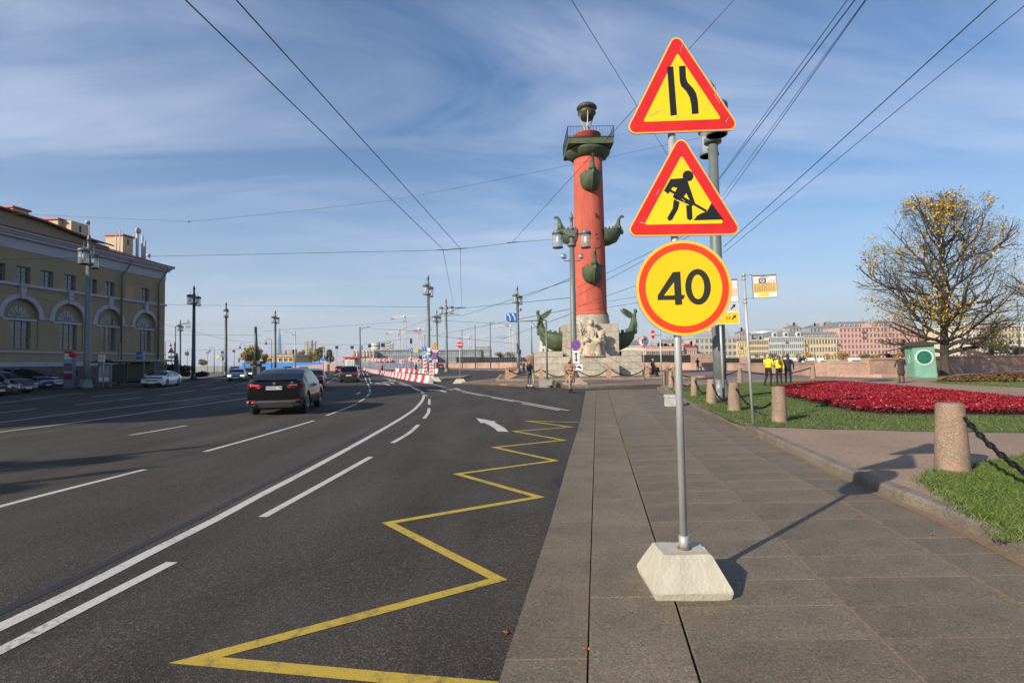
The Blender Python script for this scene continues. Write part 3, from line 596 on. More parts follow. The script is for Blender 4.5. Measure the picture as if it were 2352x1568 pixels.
fl = link('red_flowers', arr_mesh('red_flowers', v.reshape(-1, 3), np.arange(len(C3)*4).reshape(-1, 4), mat('red_petals', (0.14, 0.0015, 0.006), 0.5, var=0.25, island=0.45, col2=(0.36, 0.004, 0.014))), label='dense bed of low red begonias cut into the green lawn', cat='flower bed', kind='stuff')
k = 4; C3 = np.repeat(np.c_[X, Y, ZG+hz*0.55], k, 0); C3 += RS.normal(0, 1, C3.shape)*[0.05, 0.05, 0.04]; u = RS.normal(0, 1, C3.shape); u /= np.linalg.norm(u, axis=1)[:, None]; w = np.cross(u, RS.normal(0, 1, C3.shape)); w /= np.linalg.norm(w, axis=1)[:, None]
s = RS.uniform(0.02, 0.045, len(C3))[:, None]; v = np.empty((len(C3), 4, 3)); v[:, 0] = C3-u*s; v[:, 1] = C3+w*s*0.5; v[:, 2] = C3+u*s; v[:, 3] = C3-w*s*0.5
link('flower_foliage', arr_mesh('flower_foliage', v.reshape(-1, 3), np.arange(len(C3)*4).reshape(-1, 4), mat('bronze_leaves', (0.045, 0.012, 0.010), 0.55, var=0.3, island=0.5, col2=(0.09, 0.02, 0.012))), label='dark bronze foliage beneath the red begonia blooms', cat='flower bed', kind='stuff')
# grass growing in the long dark joint
n = 700; yy = RS.uniform(7.5, 24, n)*1.0; keep = np.sin(yy*2.1)+RS.uniform(-1, 1, n) > 0.6; yy = yy[keep]; xx = np.array([interp(LC, y) for y in yy])+RS.normal(0, 0.008, len(yy)); n = len(yy)
v = np.empty((n, 3, 3)); v[:, 0] = np.c_[xx-.006, yy, np.full(n, .14)]; v[:, 1] = np.c_[xx+.006, yy, np.full(n, .14)]; v[:, 2] = np.c_[xx+RS.normal(0, .02, n), yy, .15+RS.uniform(.01, .04, n)]
link('joint_weeds', arr_mesh('joint_weeds', v.reshape(-1, 3), np.arange(n*3).reshape(-1, 3), grassm), sidewalk, kind='stuff')
# =============== EMBANKMENT WALL ===============
def wall_run(pts, heights, label, block=3.0, cop=0.06, m=wallgranite, thick=0.9):
    t = thing('embankment_wall', label, 'wall', (pts[0][0], pts[0][1], 0)); o = Vector((pts[0][0], pts[0][1]))
    for (a, b), (h0, h1) in zip(zip(pts, pts[1:]), heights):
        a = Vector(a[:2])-o; b = Vector(b[:2])-o; d = b-a; n = max(1, round(d.length/block)); u = d.normalized(); p = Vector((u.y, -u.x))*thick
        if p.y < 0: p = -p
        for i in range(n):
            s = a+d*(i/n)+u*0.012; e = a+d*((i+1)/n)-u*0.012; z = h0+(h1-h0)*(i+.5)/n; j = random.uniform(-.006, .006)*u.yx if False else Vector((0, random.uniform(-.012, .012)))
            MB().slab([s+j, e+j, e+p, s+p], 0.1, z-0.16).build('wall_block', m, t)
            c = u*0.004; w2 = p*(cop/thick); MB().slab([s-w2+c, e-w2-c, e+p+w2-c, s+p+w2+c], z-0.155, z).build('coping_stone', m, t)
    return t
W = [(w.x, w.y) for w in WALL]
wall_run([W[11], W[10], W[9], (W[9][0]+6, W[9][1]-2)], [(1.62, 1.62), (1.62, 1.6), (1.6, 1.6)], 'long low pink granite river wall left of the column', 7)
wall_run([W[9], W[8]], [(1.5, 1.3)], 'pink granite river wall passing behind the column plinth', 6)
wall_run([W[8], W[7], W[6], W[5], W[4]], [(1.25, 1.15), (1.15, 1.22), (1.22, 1.4), (1.4, 1.42)], 'low pink granite river wall behind the people in yellow jackets', 4)
wall_run([W[4], W[3]], [(1.66, 1.66)], 'taller granite wall section left of the green booth', 3)
wall_run([W[3], W[2], W[1], W[0]], [(1.7, 1.72), (1.72, 1.75), (1.75, 1.8)], 'granite wall with tree shadows right of the green booth', 3)
# ledge at the foot of the right wall
kerb_path([(W[5][0], W[5][1]-1.3), (W[4][0], W[4][1]-1.3), (W[3][0], W[3][1]-1.3)], 2.2, 0.7, 0.12, 0.42, wallgranite, plaza, 'wall_ledge_stone')
# =============== SIGNS IN THE FOREGROUND ===============
def px_outline(pts, c, k):
    """outline read as steps from a centre, k steps to the metre, turned into plate coordinates"""
    return [((x-c[0])/k, -(y-c[1])/k) for x, y in pts]
sign_base = P(1571, 1250, 3.90); PX, PY = sign_base.x, 3.90
main = thing('road_works_sign', 'three stacked yellow and red road works signs on a steel post in a concrete block', 'road sign', (PX, PY, ZS))
# concrete foot: a truncated pyramid with a chamfered lower rim, a little battered
foot = MB(); w0, w1, h = (0.335, 0.30), (0.19, 0.135), 0.345
prof = [((0.283, 0.262), 0.0), ((0.297, 0.275), 0.05), ((0.292, 0.268), 0.068), ((0.19, 0.15), 0.262), ((0.182, 0.142), 0.27)]
def ringpts(a, b, z, cz, n=6):
    pts = []; c = [(-a, -b), (a, -b), (a, b), (-a, b)]
    for i in range(4):
        p, q = Vector(c[i]), Vector(c[(i+1) % 4])
        for j in range(n):
            w = p.lerp(q, (j+0.5*0)/n); w = Vector((w.x, w.y)); pts.append((w.x+random.gauss(0, .0018), w.y+random.gauss(0, .0018), z+random.gauss(0, .0016)))
    return pts
vs = []; n4 = 24
for (ab, z) in prof: vs += ringpts(ab[0], ab[1], z, 0)
fs = [(i*n4+j, i*n4+(j+1) % n4, (i+1)*n4+(j+1) % n4, (i+1)*n4+j) for i in range(len(prof)-1) for j in range(n4)]
fs += [tuple(range(n4))[::-1], tuple((len(prof)-1)*n4+j for j in range(n4))]
foot.add(vs, fs); fo = foot.build('concrete_base', concrete, main); fo.location = (-0.02, 0, 0.0); fo.scale = (.92, .92, 1)
MB().tube([(0, 0, 0.262), (0, 0, 0.365)], 0.036, 18).build('sleeve', galv, main)
MB().lathe([(0.045, 0.264), (0.05, 0.274), (0.042, 0.281), (0.036, 0.285)], 18).build('weld_collar', mat('rusty_weld', (0.16, 0.09, 0.05), 0.8, var=0.4, scale=60), main)
MB().tube([(0, 0, 0.30), (-0.006, 0, 1.8), (-0.012, 0, 4.02)], 0.0275, 18).build('post', galv, main)
def disc_scratch(parent, pts, w, y, m):
    for a, b in pts: 
        a = Vector(a); b = Vector(b); d = (b-a).normalized(); n_ = Vector((-d.y, d.x))*w
        MB().prism([tuple(a+n_), tuple(b+n_*.3), tuple(b-n_*.3), tuple(a-n_)], y-0.0006, y).build('scratch', m, parent)
scrm = mat('scratched_film', (0.62, 0.42, 0.30), 0.6, var=0.2)
def tri_sign(zc, rot, label, flip=False):
    s = MB().prism(triangle(0.905, 0.055), 0.0, 0.012).build('sign_plate', mat('sign_metal_edge', (0.62, 0.62, 0.60), 0.4, 0.6), main, loc=(0, -0.042, zc), label=label); s.rotation_euler = rot
    MB().prism(triangle(0.893, 0.050), -0.0008, 0).build('amber_rim', signedge, s)
    MB().prism(triangle(0.862, 0.042), -0.0018, -0.0008).build('red_border', signred, s)
    MB().prism(triangle(0.600, 0.012, 0.0), -0.0028, -0.0018).build('yellow_field', signyellow, s)
    return s
kk = 307.0
zt1 = P(1553, 232, PY).z-ZS; zt2 = P(1563, 466, PY).z-ZS; zc3 = P(1566, 663, PY).z-ZS
t1 = tri_sign(zt1, (0, -0.045, 0.05), 'triangular road narrows sign with worn corners')
t1.location.x = P(1559, 232, PY).x-PX
t2 = tri_sign(zt2, (0, -0.010, 0.03), 'triangular road works sign with digging man')
t2.location.x = P(1565, 466, PY).x-PX
# road narrows symbol; D-steps measured from the plate centre (1559,232)
cN = (1559, 232)
b1 = px_outline([(1530, 159), (1544.5, 158), (1548.5, 272), (1533.5, 274)], cN, kk)
b2 = px_outline([(1558, 157.5), (1573.5, 156.5), (1573.5, 186), (1577, 196), (1590, 211), (1596, 222), (1599, 240), (1599.5, 269), (1584, 270.5), (1583, 247), (1580, 231), (1573, 217), (1561, 204), (1558.5, 192)], cN, kk)
ca, sa = math.cos(0.03), math.sin(0.03)
for o_ in (b1, b2):
    MB().prism([(x*ca+z*sa, -x*sa+z*ca) for x, z in o_], -0.0038, -0.0028).build('symbol', black, t1)
cM = (1565, 466)
for name, pts in (('torso', [(1537, 415), (1568, 413), (1576, 421), (1569, 434), (1573, 447), (1561, 461), (1548, 463), (1541, 456), (1552, 435), (1541, 433), (1530, 449), (1521, 441)]),
                  ('arm', [(1568, 418), (1576, 419), (1592, 472), (1584, 478), (1576, 474), (1545, 460), (1544, 450), (1573, 462), (1580, 465), (1566, 432)]),
                  ('leg', [(1543, 462), (1556, 468), (1552, 484), (1537, 509), (1530, 511), (1526, 505), (1540, 482)]),
                  ('leg', [(1571, 476), (1584, 476), (1584.5, 507), (1578, 511), (1572, 507)]),
                  ('shovel', [(1528, 440), (1534, 437), (1619, 488), (1616, 493)]),
                  ('heap', [(1587, 511), (1596, 500), (1608, 494), (1618, 492), (1630, 472), (1641, 488), (1656, 510)])):
    MB().prism(px_outline(pts, cM, kk), -0.0038-0.0001*len(pts), -0.0028).build('symbol_'+name, black, t2)
MB().prism(px_outline([(1578+12.5*math.cos(a), 408+12.5*math.sin(a)) for a in np.linspace(0, 2*PI, 28, endpoint=False)], cM, kk), -0.004, -0.0028).build('symbol_head', black, t2)
disc_scratch(t1, [((-0.20, -0.1), (-0.12, -0.085)), ((-0.25, -0.13), (-0.18, -0.105)), ((0.05, 0.42), (0.02, 0.35)), ((0.26, 0.02), (0.30, -0.06)), ((0.02, -0.14), (0.035, -0.17)), ((-0.05, -0.155), (-0.02, -0.13)), ((0.33, -0.2), (0.36, -0.16))], 0.0022, -0.0040, scrm)
disc_scratch(t2, [((-0.33, -0.155), (-0.28, -0.17)), ((-0.02, 0.02), (0.01, -0.0)), ((0.01, 0.0), (-0.015, -0.02)), ((-0.2, 0.05), (-0.17, 0.1))], 0.0025, -0.0043, scrm)
r3 = MB().prism(circle(0.358, 72), 0.0, 0.012).build('sign_plate', MATS['sign_metal_edge'], main, loc=(P(1566.5, 663, PY).x-PX, -0.042, zc3), label='round orange speed limit sign reading 40')
MB().prism(circle(0.352, 72), -0.0008, 0).build('amber_rim', signedge, r3)
MB().prism(circle(0.334, 72), -0.0018, -0.0008).build('red_border', signorange, r3)
MB().prism(circle(0.284, 72), -0.0028, -0.0018).build('yellow_field', signyellow2, r3)
cF = (1566.5, 663); ink = mat('printed_olive_black', (0.022, 0.024, 0.014), 0.5, var=0.35, scale=30, stretch=(1, 1, 8))
four = px_outline([(1542, 626.5), (1559, 625.5), (1560.5, 679), (1568, 679), (1565, 688.5), (1561, 689), (1561.5, 701), (1545.5, 702), (1545, 690), (1506, 690), (1506, 679.5)], cF, kk)
hole = px_outline([(1544, 649), (1544.7, 679.5), (1520, 680)], cF, kk)
def with_hole(outer, inner, name, y0, y1, m, parent):
    bm = bmesh.new(); vo = [bm.verts.new((x, y0, z)) for x, z in outer]; vi = [bm.verts.new((x, y0, z)) for x, z in inner]
    eo = [bm.edges.new((vo[i], vo[(i+1) % len(vo)])) for i in range(len(vo))]; ei = [bm.edges.new((vi[i], vi[(i+1) % len(vi)])) for i in range(len(vi))]
    bmesh.ops.triangle_fill(bm, edges=eo+ei, use_beauty=True)
    r = bmesh.ops.extrude_face_region(bm, geom=bm.faces[:]); bmesh.ops.translate(bm, vec=(0, y1-y0, 0), verts=[g for g in r['geom'] if isinstance(g, bmesh.types.BMVert)])
    bmesh.ops.recalc_face_normals(bm, faces=bm.faces); me = bpy.data.meshes.new(name); bm.to_mesh(me); bm.free(); me.materials.append(m)
    return link(name, me, parent)
with_hole(four, hole, 'digit_four', -0.0038, -0.0028, ink, r3)
def ell(cx, cy, a, b, n=40): return [(cx+a*math.cos(t), cy+b*math.sin(t)) for t in np.linspace(0, 2*PI, n, endpoint=False)]
with_hole(px_outline(ell(1598.5, 661, 29, 41), cF, kk), px_outline(ell(1598, 661, 14.5, 28), cF, kk), 'digit_zero', -0.0038, -0.0028, ink, r3)
for zz_ in (zt1, zt2, zc3):
    for dz in (-0.12, 0.12): MB().box(-0.06, 0.06, -0.030, -0.024, zz_+dz-0.012, zz_+dz+0.012).tube([(0, 0, zz_+dz-0.012), (0, 0, zz_+dz+0.012)], 0.031, 14).build('clamp', galv, main)
# =============== BOLLARDS AND CHAINS ===============
def bollard_mesh(r0, r1, h, m=pinkgranite, n=40):
    prof = [(r0*1.0, 0), (r0, 0.02)]+[(r0+(r1-r0)*t, 0.02+(h-0.07)*t) for t in (0.25, 0.5, 0.75, 1.0)]+[(r1*0.97, h-0.028), (r1*0.90, h-0.010), (r1*0.74, h), (r1*0.3, h+0.002), (0.0001, h+0.002)]
    return MB().lathe(prof, n).mesh('bollard', m)
def bollard(px, r0, r1, h, label, z=ZG, off=0.0, group='granite bollards along the kerb of the garden'):
    p = G(px[0], px[1], z); p.x *= 1+r0/p.y; p.y += r0; p.z -= 0.02
    me = bollard_mesh(r0, r1, h); return link('granite_bollard', me, None, loc=p, rz=random.uniform(0, 6), label=label, cat='bollard', group=group)
nb = bollard((2189, 1093), 0.195, 0.155, 0.93, 'nearest and largest speckled granite bollard, standing in ragged grass')
bl = [bollard((1774, 968), 0.175, 0.15, 0.86, 'granite bollard just right of the bus stop pole at the end of the row'),
      bollard((1687, 943.6), 0.19, 0.14, 0.84, 'conical granite bollard just left of the bus stop pole'),
      bollard((1634.5, 926.5), 0.185, 0.13, 0.84, 'conical granite bollard in front of the foot of the tall grey lamp post'),
      bollard((1595, 909), 0.15, 0.115, 0.80, 'granite bollard immediately right of the road works signpost'),
      bollard((1556, 898), 0.15, 0.115, 0.80, 'granite bollard half hidden behind the road works signpost'),
      bollard((1542, 891), 0.17, 0.11, 0.92, 'leftmost tall conical bollard at the tip of the lawn')]
far_b = [((1529, 887), 'granite bollard with a cap stone beside the thin no entry post', .14, .12), ((1533, 872), 'low bollard behind the cluster at the tip of the lawn', .15, .13), ((1548, 866), 'slim bollard on the forecourt behind the lawn tip', .15, .12), ((1699.5, 879.5), 'squat bollard on the far edge of the lawn left of the bus stop pole', .17, .14), ((1867.5, 871), 'lone bollard at the far back corner of the lawn', .19, .16)]
fb = [bollard(p, r0, r1, 0.95 if i != 3 else 1.0, l, z=0.2) for i, (p, l, r0, r1) in enumerate(far_b)]
iron = mat('black_iron_chain', (0.016, 0.015, 0.014), 0.5, 0.6, var=0.4, scale=30, bump=0.4)
def link_mesh(L_, w, r, stud=True, n=12, k=6):
    pts = []
    for i in range(n):
        a = 2*PI*i/n; pts.append((math.cos(a)*w/2, 0, math.sin(a)*L_/2) if abs(math.sin(a)) < 2 else 0)
    vs = []; fs = []
    for i in range(n):
        a = 2*PI*i/n; p = Vector((math.cos(a)*(w/2-r), 0, math.sin(a)*(L_/2-r))); o = Vector((math.cos(a), 0, math.sin(a)*0.9)).normalized()
        for j in range(k):
            b = 2*PI*j/k; vs.append(p+o*r*math.cos(b)+Vector((0, r*math.sin(b), 0)))
    for i in range(n):
        for j in range(k): fs.append((i*k+j, i*k+(j+1) % k, ((i+1) % n)*k+(j+1) % k, ((i+1) % n)*k+j))
    b = MB().add(vs, fs, True)
    if stud: b.tube([(-w/2+r, 0, 0), (0, 0, 0), (w/2-r, 0, 0)], [r*.9, r*.6, r*.9], 6, False)
    return b.mesh('link', iron)
def chain(a, b, sag, L_, w, r, label, stud=False, group='iron chains between the bollards'):
    a = Vector(a); b = Vector(b); t = thing('bollard_chain', label, 'chain', a, 0, group); me = link_mesh(L_, w, r, stud)
    N_ = 200; pts = [a.lerp(b, i/N_)-Vector((0, 0, sag*4*(i/N_)*(1-i/N_))) for i in range(N_+1)]; cum = [0]
    for p, q in zip(pts, pts[1:]): cum.append(cum[-1]+(q-p).length)
    pitch = L_-2.2*r; m = int(cum[-1]/pitch); i = 0
    for k in range(m+1):
        s = k*pitch
        while i < N_-1 and cum[i+1] < s: i += 1
        u = (s-cum[i])/(cum[i+1]-cum[i]); p = pts[i].lerp(pts[i+1], u); d = (pts[i+1]-pts[i]).normalized()
        q = d.to_track_quat('Z', 'X'); o = link('link', me, t, loc=p-a); o.rotation_mode = 'QUATERNION'
        from mathutils import Quaternion
        o.rotation_quaternion = q @ Quaternion((0, 0, 1), (PI/2 if k % 2 else 0)+0.4)
    return t
nbp = nb.location
bl[0].location.x += 0.10; bl[0].location.y -= 0.15
chain(nbp+Vector((0.03, -0.21, 0.72)), (5.02, 3.55, 0.80), 0.46, 0.135, 0.086, 0.0155, 'heavy studded iron chain hanging from the nearest bollard', True)
MB().ball((0, 0, 0), 0.05, 10, (1, .6, 1)).build('chain_staple', iron, nb, loc=(0.03, -0.18, 0.73)).rotation_euler = (0, 0, 0)
labs = ['iron chain drooping from the end bollard to the one left of the bus stop pole', 'iron chain hanging in front of the tall lamp post foot', 'iron chain linking the third and fourth bollards of the row', 'short chain behind the road works signpost', 'chain at the leftmost tip of the bollard row']
for (p, q), lb, sg in zip(zip(bl, bl[1:]), labs, (0.42, 0.40, 0.38, 0.3, 0.25)):
    a = p.location; b = q.location; d = (b-a).normalized()
    chain(a+d*0.14+Vector((0, -.05, .62)), b-d*0.14+Vector((0, -.05, .66)), sg, 0.115, 0.075, 0.014, lb)
a, b = fb[3].location, fb[4].location
chain(a+Vector((.15, 0, .8)), b+Vector((-.17, 0, .85)), 0.35, 0.17, 0.11, 0.02, 'long chain passing in front of the people in yellow jackets to the lone far bollard')
a2 = Vector((10.4, 30, .2)); chain(fb[3].location+Vector((-.15, 0, .8)), fb[2].location+Vector((.3, 0, .4)), 0.5, 0.17, 0.11, 0.02, 'long chain on the far edge of the lawn ending at the grey lamp post')
# =============== CONCRETE CUBE, BUS STOP POLE, DIRECTION SIGN ===============
cb = P(1545, 926, 18.5); cube = thing('utility_box', 'low pale grey block with a teal mark on the pavement by the lawn', 'box', (cb.x, 18.6, ZS))
MB().frustum((0.21, 0.2), (0.20, 0.19), 0.0, 0.31).build('body', mat('pale_grey_paint', (0.42, 0.43, 0.41), 0.8, var=0.15), cube)
MB().frustum((0.225, 0.215), (0.215, 0.205), 0.315, 0.40).build('lid', MATS['pale_grey_paint'], cube)
MB().prism(px_outline([(0, 0), (4, -8), (7, -2), (12, -6), (9, 4), (12, 10), (4, 8), (1, 14), (-2, 6)], (-18, 10), 110), -0.2085, -0.2065).build('painted_mark', mat('teal_paint', (0.03, 0.22, 0.22), 0.7), cube)
bs = P(1730, 974, 1); by = G(1730, 974, ZG).y; bx = G(1730, 974, ZG).x
stop = thing('bus_stop_pole', 'leaning grey bus stop pole carrying two framed timetables', 'bus stop sign', (bx, by, ZG))
kb_ = 1200/by
def bl_(x, y):
    p = P(x, y, by); return (p.x-bx, p.z-ZG)
top = bl_(1708, 630); MB().tube([(0, 0, 0), (top[0], 0, top[1])], 0.031, 16).build('pole', galv, stop)
MB().lathe([(0.038, -0.06), (0.04, 0.0), (0.03, 0.02), (0, 0.025)], 16).build('cap', galv, stop, loc=(top[0], 0, top[1]))
def flag(cx, cy, w, h, rz, labels, left=False):
    c = bl_(cx, cy); fl_ = MB().prism(rrect(w, h, 0.01), 0, 0.03).build('timetable_frame', mat('frame_taupe', (0.33, 0.30, 0.26), 0.5, 0.3), stop, loc=(c[0], 0.0, c[1])); fl_.rotation_euler = (0, -0.035, rz)
    W2, H2 = w-0.03, h-0.03
    def pan(name, x0, x1, z0, z1, m, y=-0.002): MB().box(x0*W2/2, x1*W2/2, y, y+0.0015, z0*H2/2, z1*H2/2).build(name, m, fl_)
    pan('paper', -1, 1, -1, 1, signwhite, -0.0012)
    pan('painted_top_shadow', -1, 1, 0.93, 1.0, black, -0.003)  # black strip, a shadow painted along the top of the sheet
    if not left:
        pan('timetable_field', -0.98, 0.98, -0.52, 0.28, mat('timetable_ochre', (0.66, 0.42, 0.12), 0.6, var=0.06)); pan('notice', -0.62, 0.32, -0.95, -0.55, mat('notice_yellow', (0.78, 0.66, 0.10), 0.6, var=0.05), -0.0026)
        pan('roundel_ground', -0.5, 0.1, 0.30, 0.74, mat('roundel_grey', (0.13, 0.13, 0.14), 0.6), -0.0026)
        MB().prism(ell(-0.2*W2/2, 0.52*H2/2, 0.048, 0.036, 24), -0.0040, -0.0028).build('roundel', signwhite, fl_); lettering('A', 0.075, black, fl_, (-0.2*W2/2, -0.0046, 0.52*H2/2), bold=0.002)
        lettering('БИРЖЕВАЯ пл.', 0.030, black, fl_, (0, -0.0022, 0.83*H2/2))
        lettering('10', 0.036, black, fl_, (0.34*W2/2, -0.0022, 0.40*H2/2)); lettering('191', 0.036, black, fl_, (0.78*W2/2, -0.0022, 0.40*H2/2))
        lettering('10', 0.030, ink, fl_, (-0.85*W2/2, -0.0042, 0.18*H2/2)); lettering('191', 0.030, ink, fl_, (0.15*W2/2, -0.0042, 0.22*H2/2))
        for gx_ in (-0.98, 0.1, 0.55, 0.98): pan('rule', gx_-0.006, gx_+0.006, 0.3, 0.74, black, -0.003)
        for gz in (0.3, 0.52, 0.74): pan('rule', -0.98, 0.98, gz-0.006, gz+0.006, black, -0.0022)
        for i in range(9): pan('timetable_column', -0.9+i*0.2, -0.84+i*0.2 if i > 4 else -0.79+i*0.2, -0.5, 0.06-0.02*(i % 3), mat('timetable_print', (0.42, 0.30, 0.12), 0.7), -0.0036)
        for gz in (0.12, 0.2, -0.15, -0.3): pan('rule', -0.6, 0.92, gz-0.006, gz+0.006, MATS['timetable_print'], -0.0040)
        for gz in (-0.65, -0.74, -0.83): pan('rule', -0.45, 0.18, gz-0.008, gz+0.008, MATS['timetable_print'], -0.0034)
    else:
        pan('timetable_field', -0.98, 0.98, -0.52, 0.2, mat('timetable_salmon', (0.70, 0.50, 0.38), 0.6, var=0.05)); pan('notice', -0.6, 0.3, -0.95, -0.6, MATS['notice_yellow'], -0.0026)
        for gz in (0.3, 0.5, 0.7): pan('rule', -0.98, 0.98, gz-0.006, gz+0.006, black, -0.0022)
        pan('rule', 0.3, 0.32, 0.25, 0.7, black, -0.0022)
    for sgn in (-1, 1):
        c2 = (c[0], c[1]+sgn*(h/2-0.0)); MB().tube([(top[0]*(c2[1]/top[1]), 0, c2[1]), (c2[0]+(w/2 if left else -w/2), 0, c2[1])], 0.008, 6).build('bracket', galv, stop)
        MB().tube([(top[0]*(c2[1]/top[1]), 0, c2[1]-0.03), (top[0]*(c2[1]/top[1]), 0, c2[1]+0.03)], 0.040, 14).build('clamp', galv, stop)
flag(1757, 657.5, 57/kb_, 54/kb_, 0.0, None)
flag(1670, 668, 52/kb_, 54/kb_, 0.0, None, True)
# direction sign on its own thin post right beside the lamp post
dY = 19.2
dY = 18.6; dp = P(1663, 915, dY); dp.z = ZG
dsn = thing('direction_sign', 'thin steel post with a grey and a yellow direction board carrying arrows', 'road sign', (dp.x, dY, ZG))
def dl(x, y): p = P(x, y, dY); return (p.x-dp.x, p.z-ZG)
tp = dl(1652, 690); MB().tube([(0, 0, 0), (tp[0], 0, tp[1])], 0.045, 12).build('post', galv, dsn)
kd = 1200/dY
def board(x0, x1, y0, y1, m, name, ink_=True):
    a = dl((x0+x1)/2, (y0+y1)/2); w, h = (x1-x0)/kd, (y1-y0)/kd
    b = MB().prism(rrect(w, h, 0.06), 0, 0.03).build(name, signwhite, dsn, loc=(a[0], -0.09, a[1])); b.rotation_euler = (0, -0.012, 0)
    MB().prism(rrect(w-0.05, h-0.05, 0.05), -0.003, 0).build('board_face', m, b); return b, w, h
gb, w, h = board(1590, 1694, 695, 717.5, mat('board_grey', (0.52, 0.52, 0.53), 0.5, var=0.04), 'grey_board')
def diag_arrow(parent, cx, cz, s, y=-0.005):
    pts = [(-.5, -.35), (-.35, -.5), (.15, .0), (.32, -.17), (.5, .5), (-.17, .32), (0, .15)]
    MB().prism([(cx+x*s, cz+z*s) for x, z in pts], y-0.003, y).build('arrow', black, parent)
diag_arrow(gb, w/2-0.20, 0.0, 0.19)
yb, w, h = board(1560, 1696, 717.8, 746, mat('board_yellow', (0.80, 0.52, 0.01), 0.5, var=0.03), 'yellow_board')
diag_arrow(yb, w/2-0.20, 0.02, 0.17); lettering('0,9', 0.13, mat('brown_ink', (0.12, 0.06, 0.01), 0.6), yb, (w/2-0.40, -0.005, 0.0), bold=0.002)
rb = board(1605, 1634, 738, 762, signwhite, 'small_board')[0]
MB().prism(rrect(0.5, 0.38, 0.03), -0.002, 0.0).build('red_rim', signred, rb); MB().prism(rrect(0.42, 0.30, 0.03), -0.005, -0.002).build('board_face', signwhite, rb); rb.location.y = 0.0
# =============== LAMP POSTS ===============
def lamp_post(x, ytop, rz, label, m=lampgrey, height=12.15, base=0.15, basekind='flare', single=False, wide=1.0, cond=False):
    d = ray(x, ytop); t = (height+base-EYE)/d.z; X, Y = d.x*t, d.y*t
    L_ = thing('street_lamp', label, 'street lamp', (X, Y, base), rz, 'tall double lantern street lamps')
    s = MB()
    if basekind == 'flare': s.lathe([(0.42, 0), (0.42, 0.25), (0.34, 0.32), (0.30, 0.5), (0.26, 0.62), (0.27, 0.7), (0.25, 0.75)], 20)
    s.build('footing', m, L_) if basekind == 'flare' else None
    MB().lathe([(0.235, 0.0), (0.235, 3.0), (0.215, 3.02), (0.205, 6.5), (0.195, 6.52), (0.175, 9.78)], 20).build('shaft', m, L_)
    MB().lathe([(0.17, 9.76), (0.32, 9.78), (0.32, 9.95), (0.17, 10.0), (0.15, 10.0), (0.15, 10.45), (0.15, 10.95), (0.20, 11.0), (0.2, 11.1), (0.12, 11.15), (0.11, 11.75), (0.17, 11.78), (0.17, 11.84), (0.10, 11.9), (0.12, 12.0), (0.05, 12.15), (0, 12.3)], 16).build('finial', m, L_)
    MB().box(-0.24, 0.24, -0.24, 0.24, 10.46, 10.86).tube([(-0.95, 0, 10.66), (0.95, 0, 10.66)], 0.055, 8).build('cross_arm', m, L_)
    for sx in (-1, 1):
        ln = MB().lathe([(0.37, 10.62), (0.40, 10.62), (0.40, 10.78), (0.36, 10.84), (0.30, 10.88), (0.05, 10.95), (0.02, 11.0), (0.015, 11.55), (0, 11.56)], 18).build('lantern', m, L_, loc=(sx*1.0*wide, 0, 0))
        MB().lathe([(0.345, 9.72), (0.345, 10.62)], 18).build('lantern_glass', lampglass, ln)
        b = MB(); b.lathe([(0.32, 9.66), (0.37, 9.66), (0.37, 9.74), (0.32, 9.74), (0.32, 9.66)], 18)
        for k in range(6): a = 2*PI*k/6; b.tube([(0.35*math.cos(a), 0.35*math.sin(a), 9.7), (0.35*math.cos(a), 0.35*math.sin(a), 10.64)], 0.014, 4, False)
        b.build('lantern_cage', m, ln)
        MB().lathe([(0.0, 9.95), (0.10, 9.98), (0.13, 10.2), (0.08, 10.5), (0.05, 10.6)], 10).build('bulb', mat('opal_bulb', (0.75, 0.76, 0.74), 0.4, var=0.02), ln)
        for k in (-1, 1): MB().tube([(0.0, k*0.06, 9.9), (0, k*0.06, 10.6)], 0.02, 4).build('holder', m, ln) if k == 1 else None
    return L_
l_col = lamp_post(1312, 490, 0.05, 'tall grey street lamp standing in front of the red column, with parking signs on it', basekind='')
lamp_post(1633, 190, 1.34, 'tallest grey street lamp, mostly hidden behind the road works signs', base=0.27)
l_blue = lamp_post(1188, 657, 1.2, 'grey street lamp left of the column plinth with two spotlights below its lanterns')
lamp_post(983, 632, 1.47, 'grey street lamp rising behind the cluster of construction signs', base=0.15)
lamp_post(1024.5, 687, -.45, 'grey street lamp with widely spread lanterns, beside the red parked car')
lamp_post(1003, 712, 1.16, 'farther grey street lamp between two taller ones above the construction signs')
lamp_post(205, 540, 1.93, 'green street lamp in front of the long yellow building')
lamp_post(446, 657, 1.68, 'dark green street lamp by the hedge at the corner of the building', lampdark)
lamp_post(519.5, 694, 2.07, 'dark street lamp standing left of the oncoming silver car', lampdark)
lamp_post(632.5, 713, 1.61, 'slim dark street lamp above the black coupe', lampdark)
lamp_post(414.3, 735, 1.84, 'farthest dark street lamp just right of the yellow building', lampdark)
def offlamp(x, y, label):
    L_ = copy_tree(l_col, None, (x, y, 0.0), 0.2, label)
offlamp(-25.5, -4.5, 'street lamp left of the view whose long shadow crosses the lanes'); offlamp(-25.2, -7.0, 'second street lamp left of the view casting a long shadow')
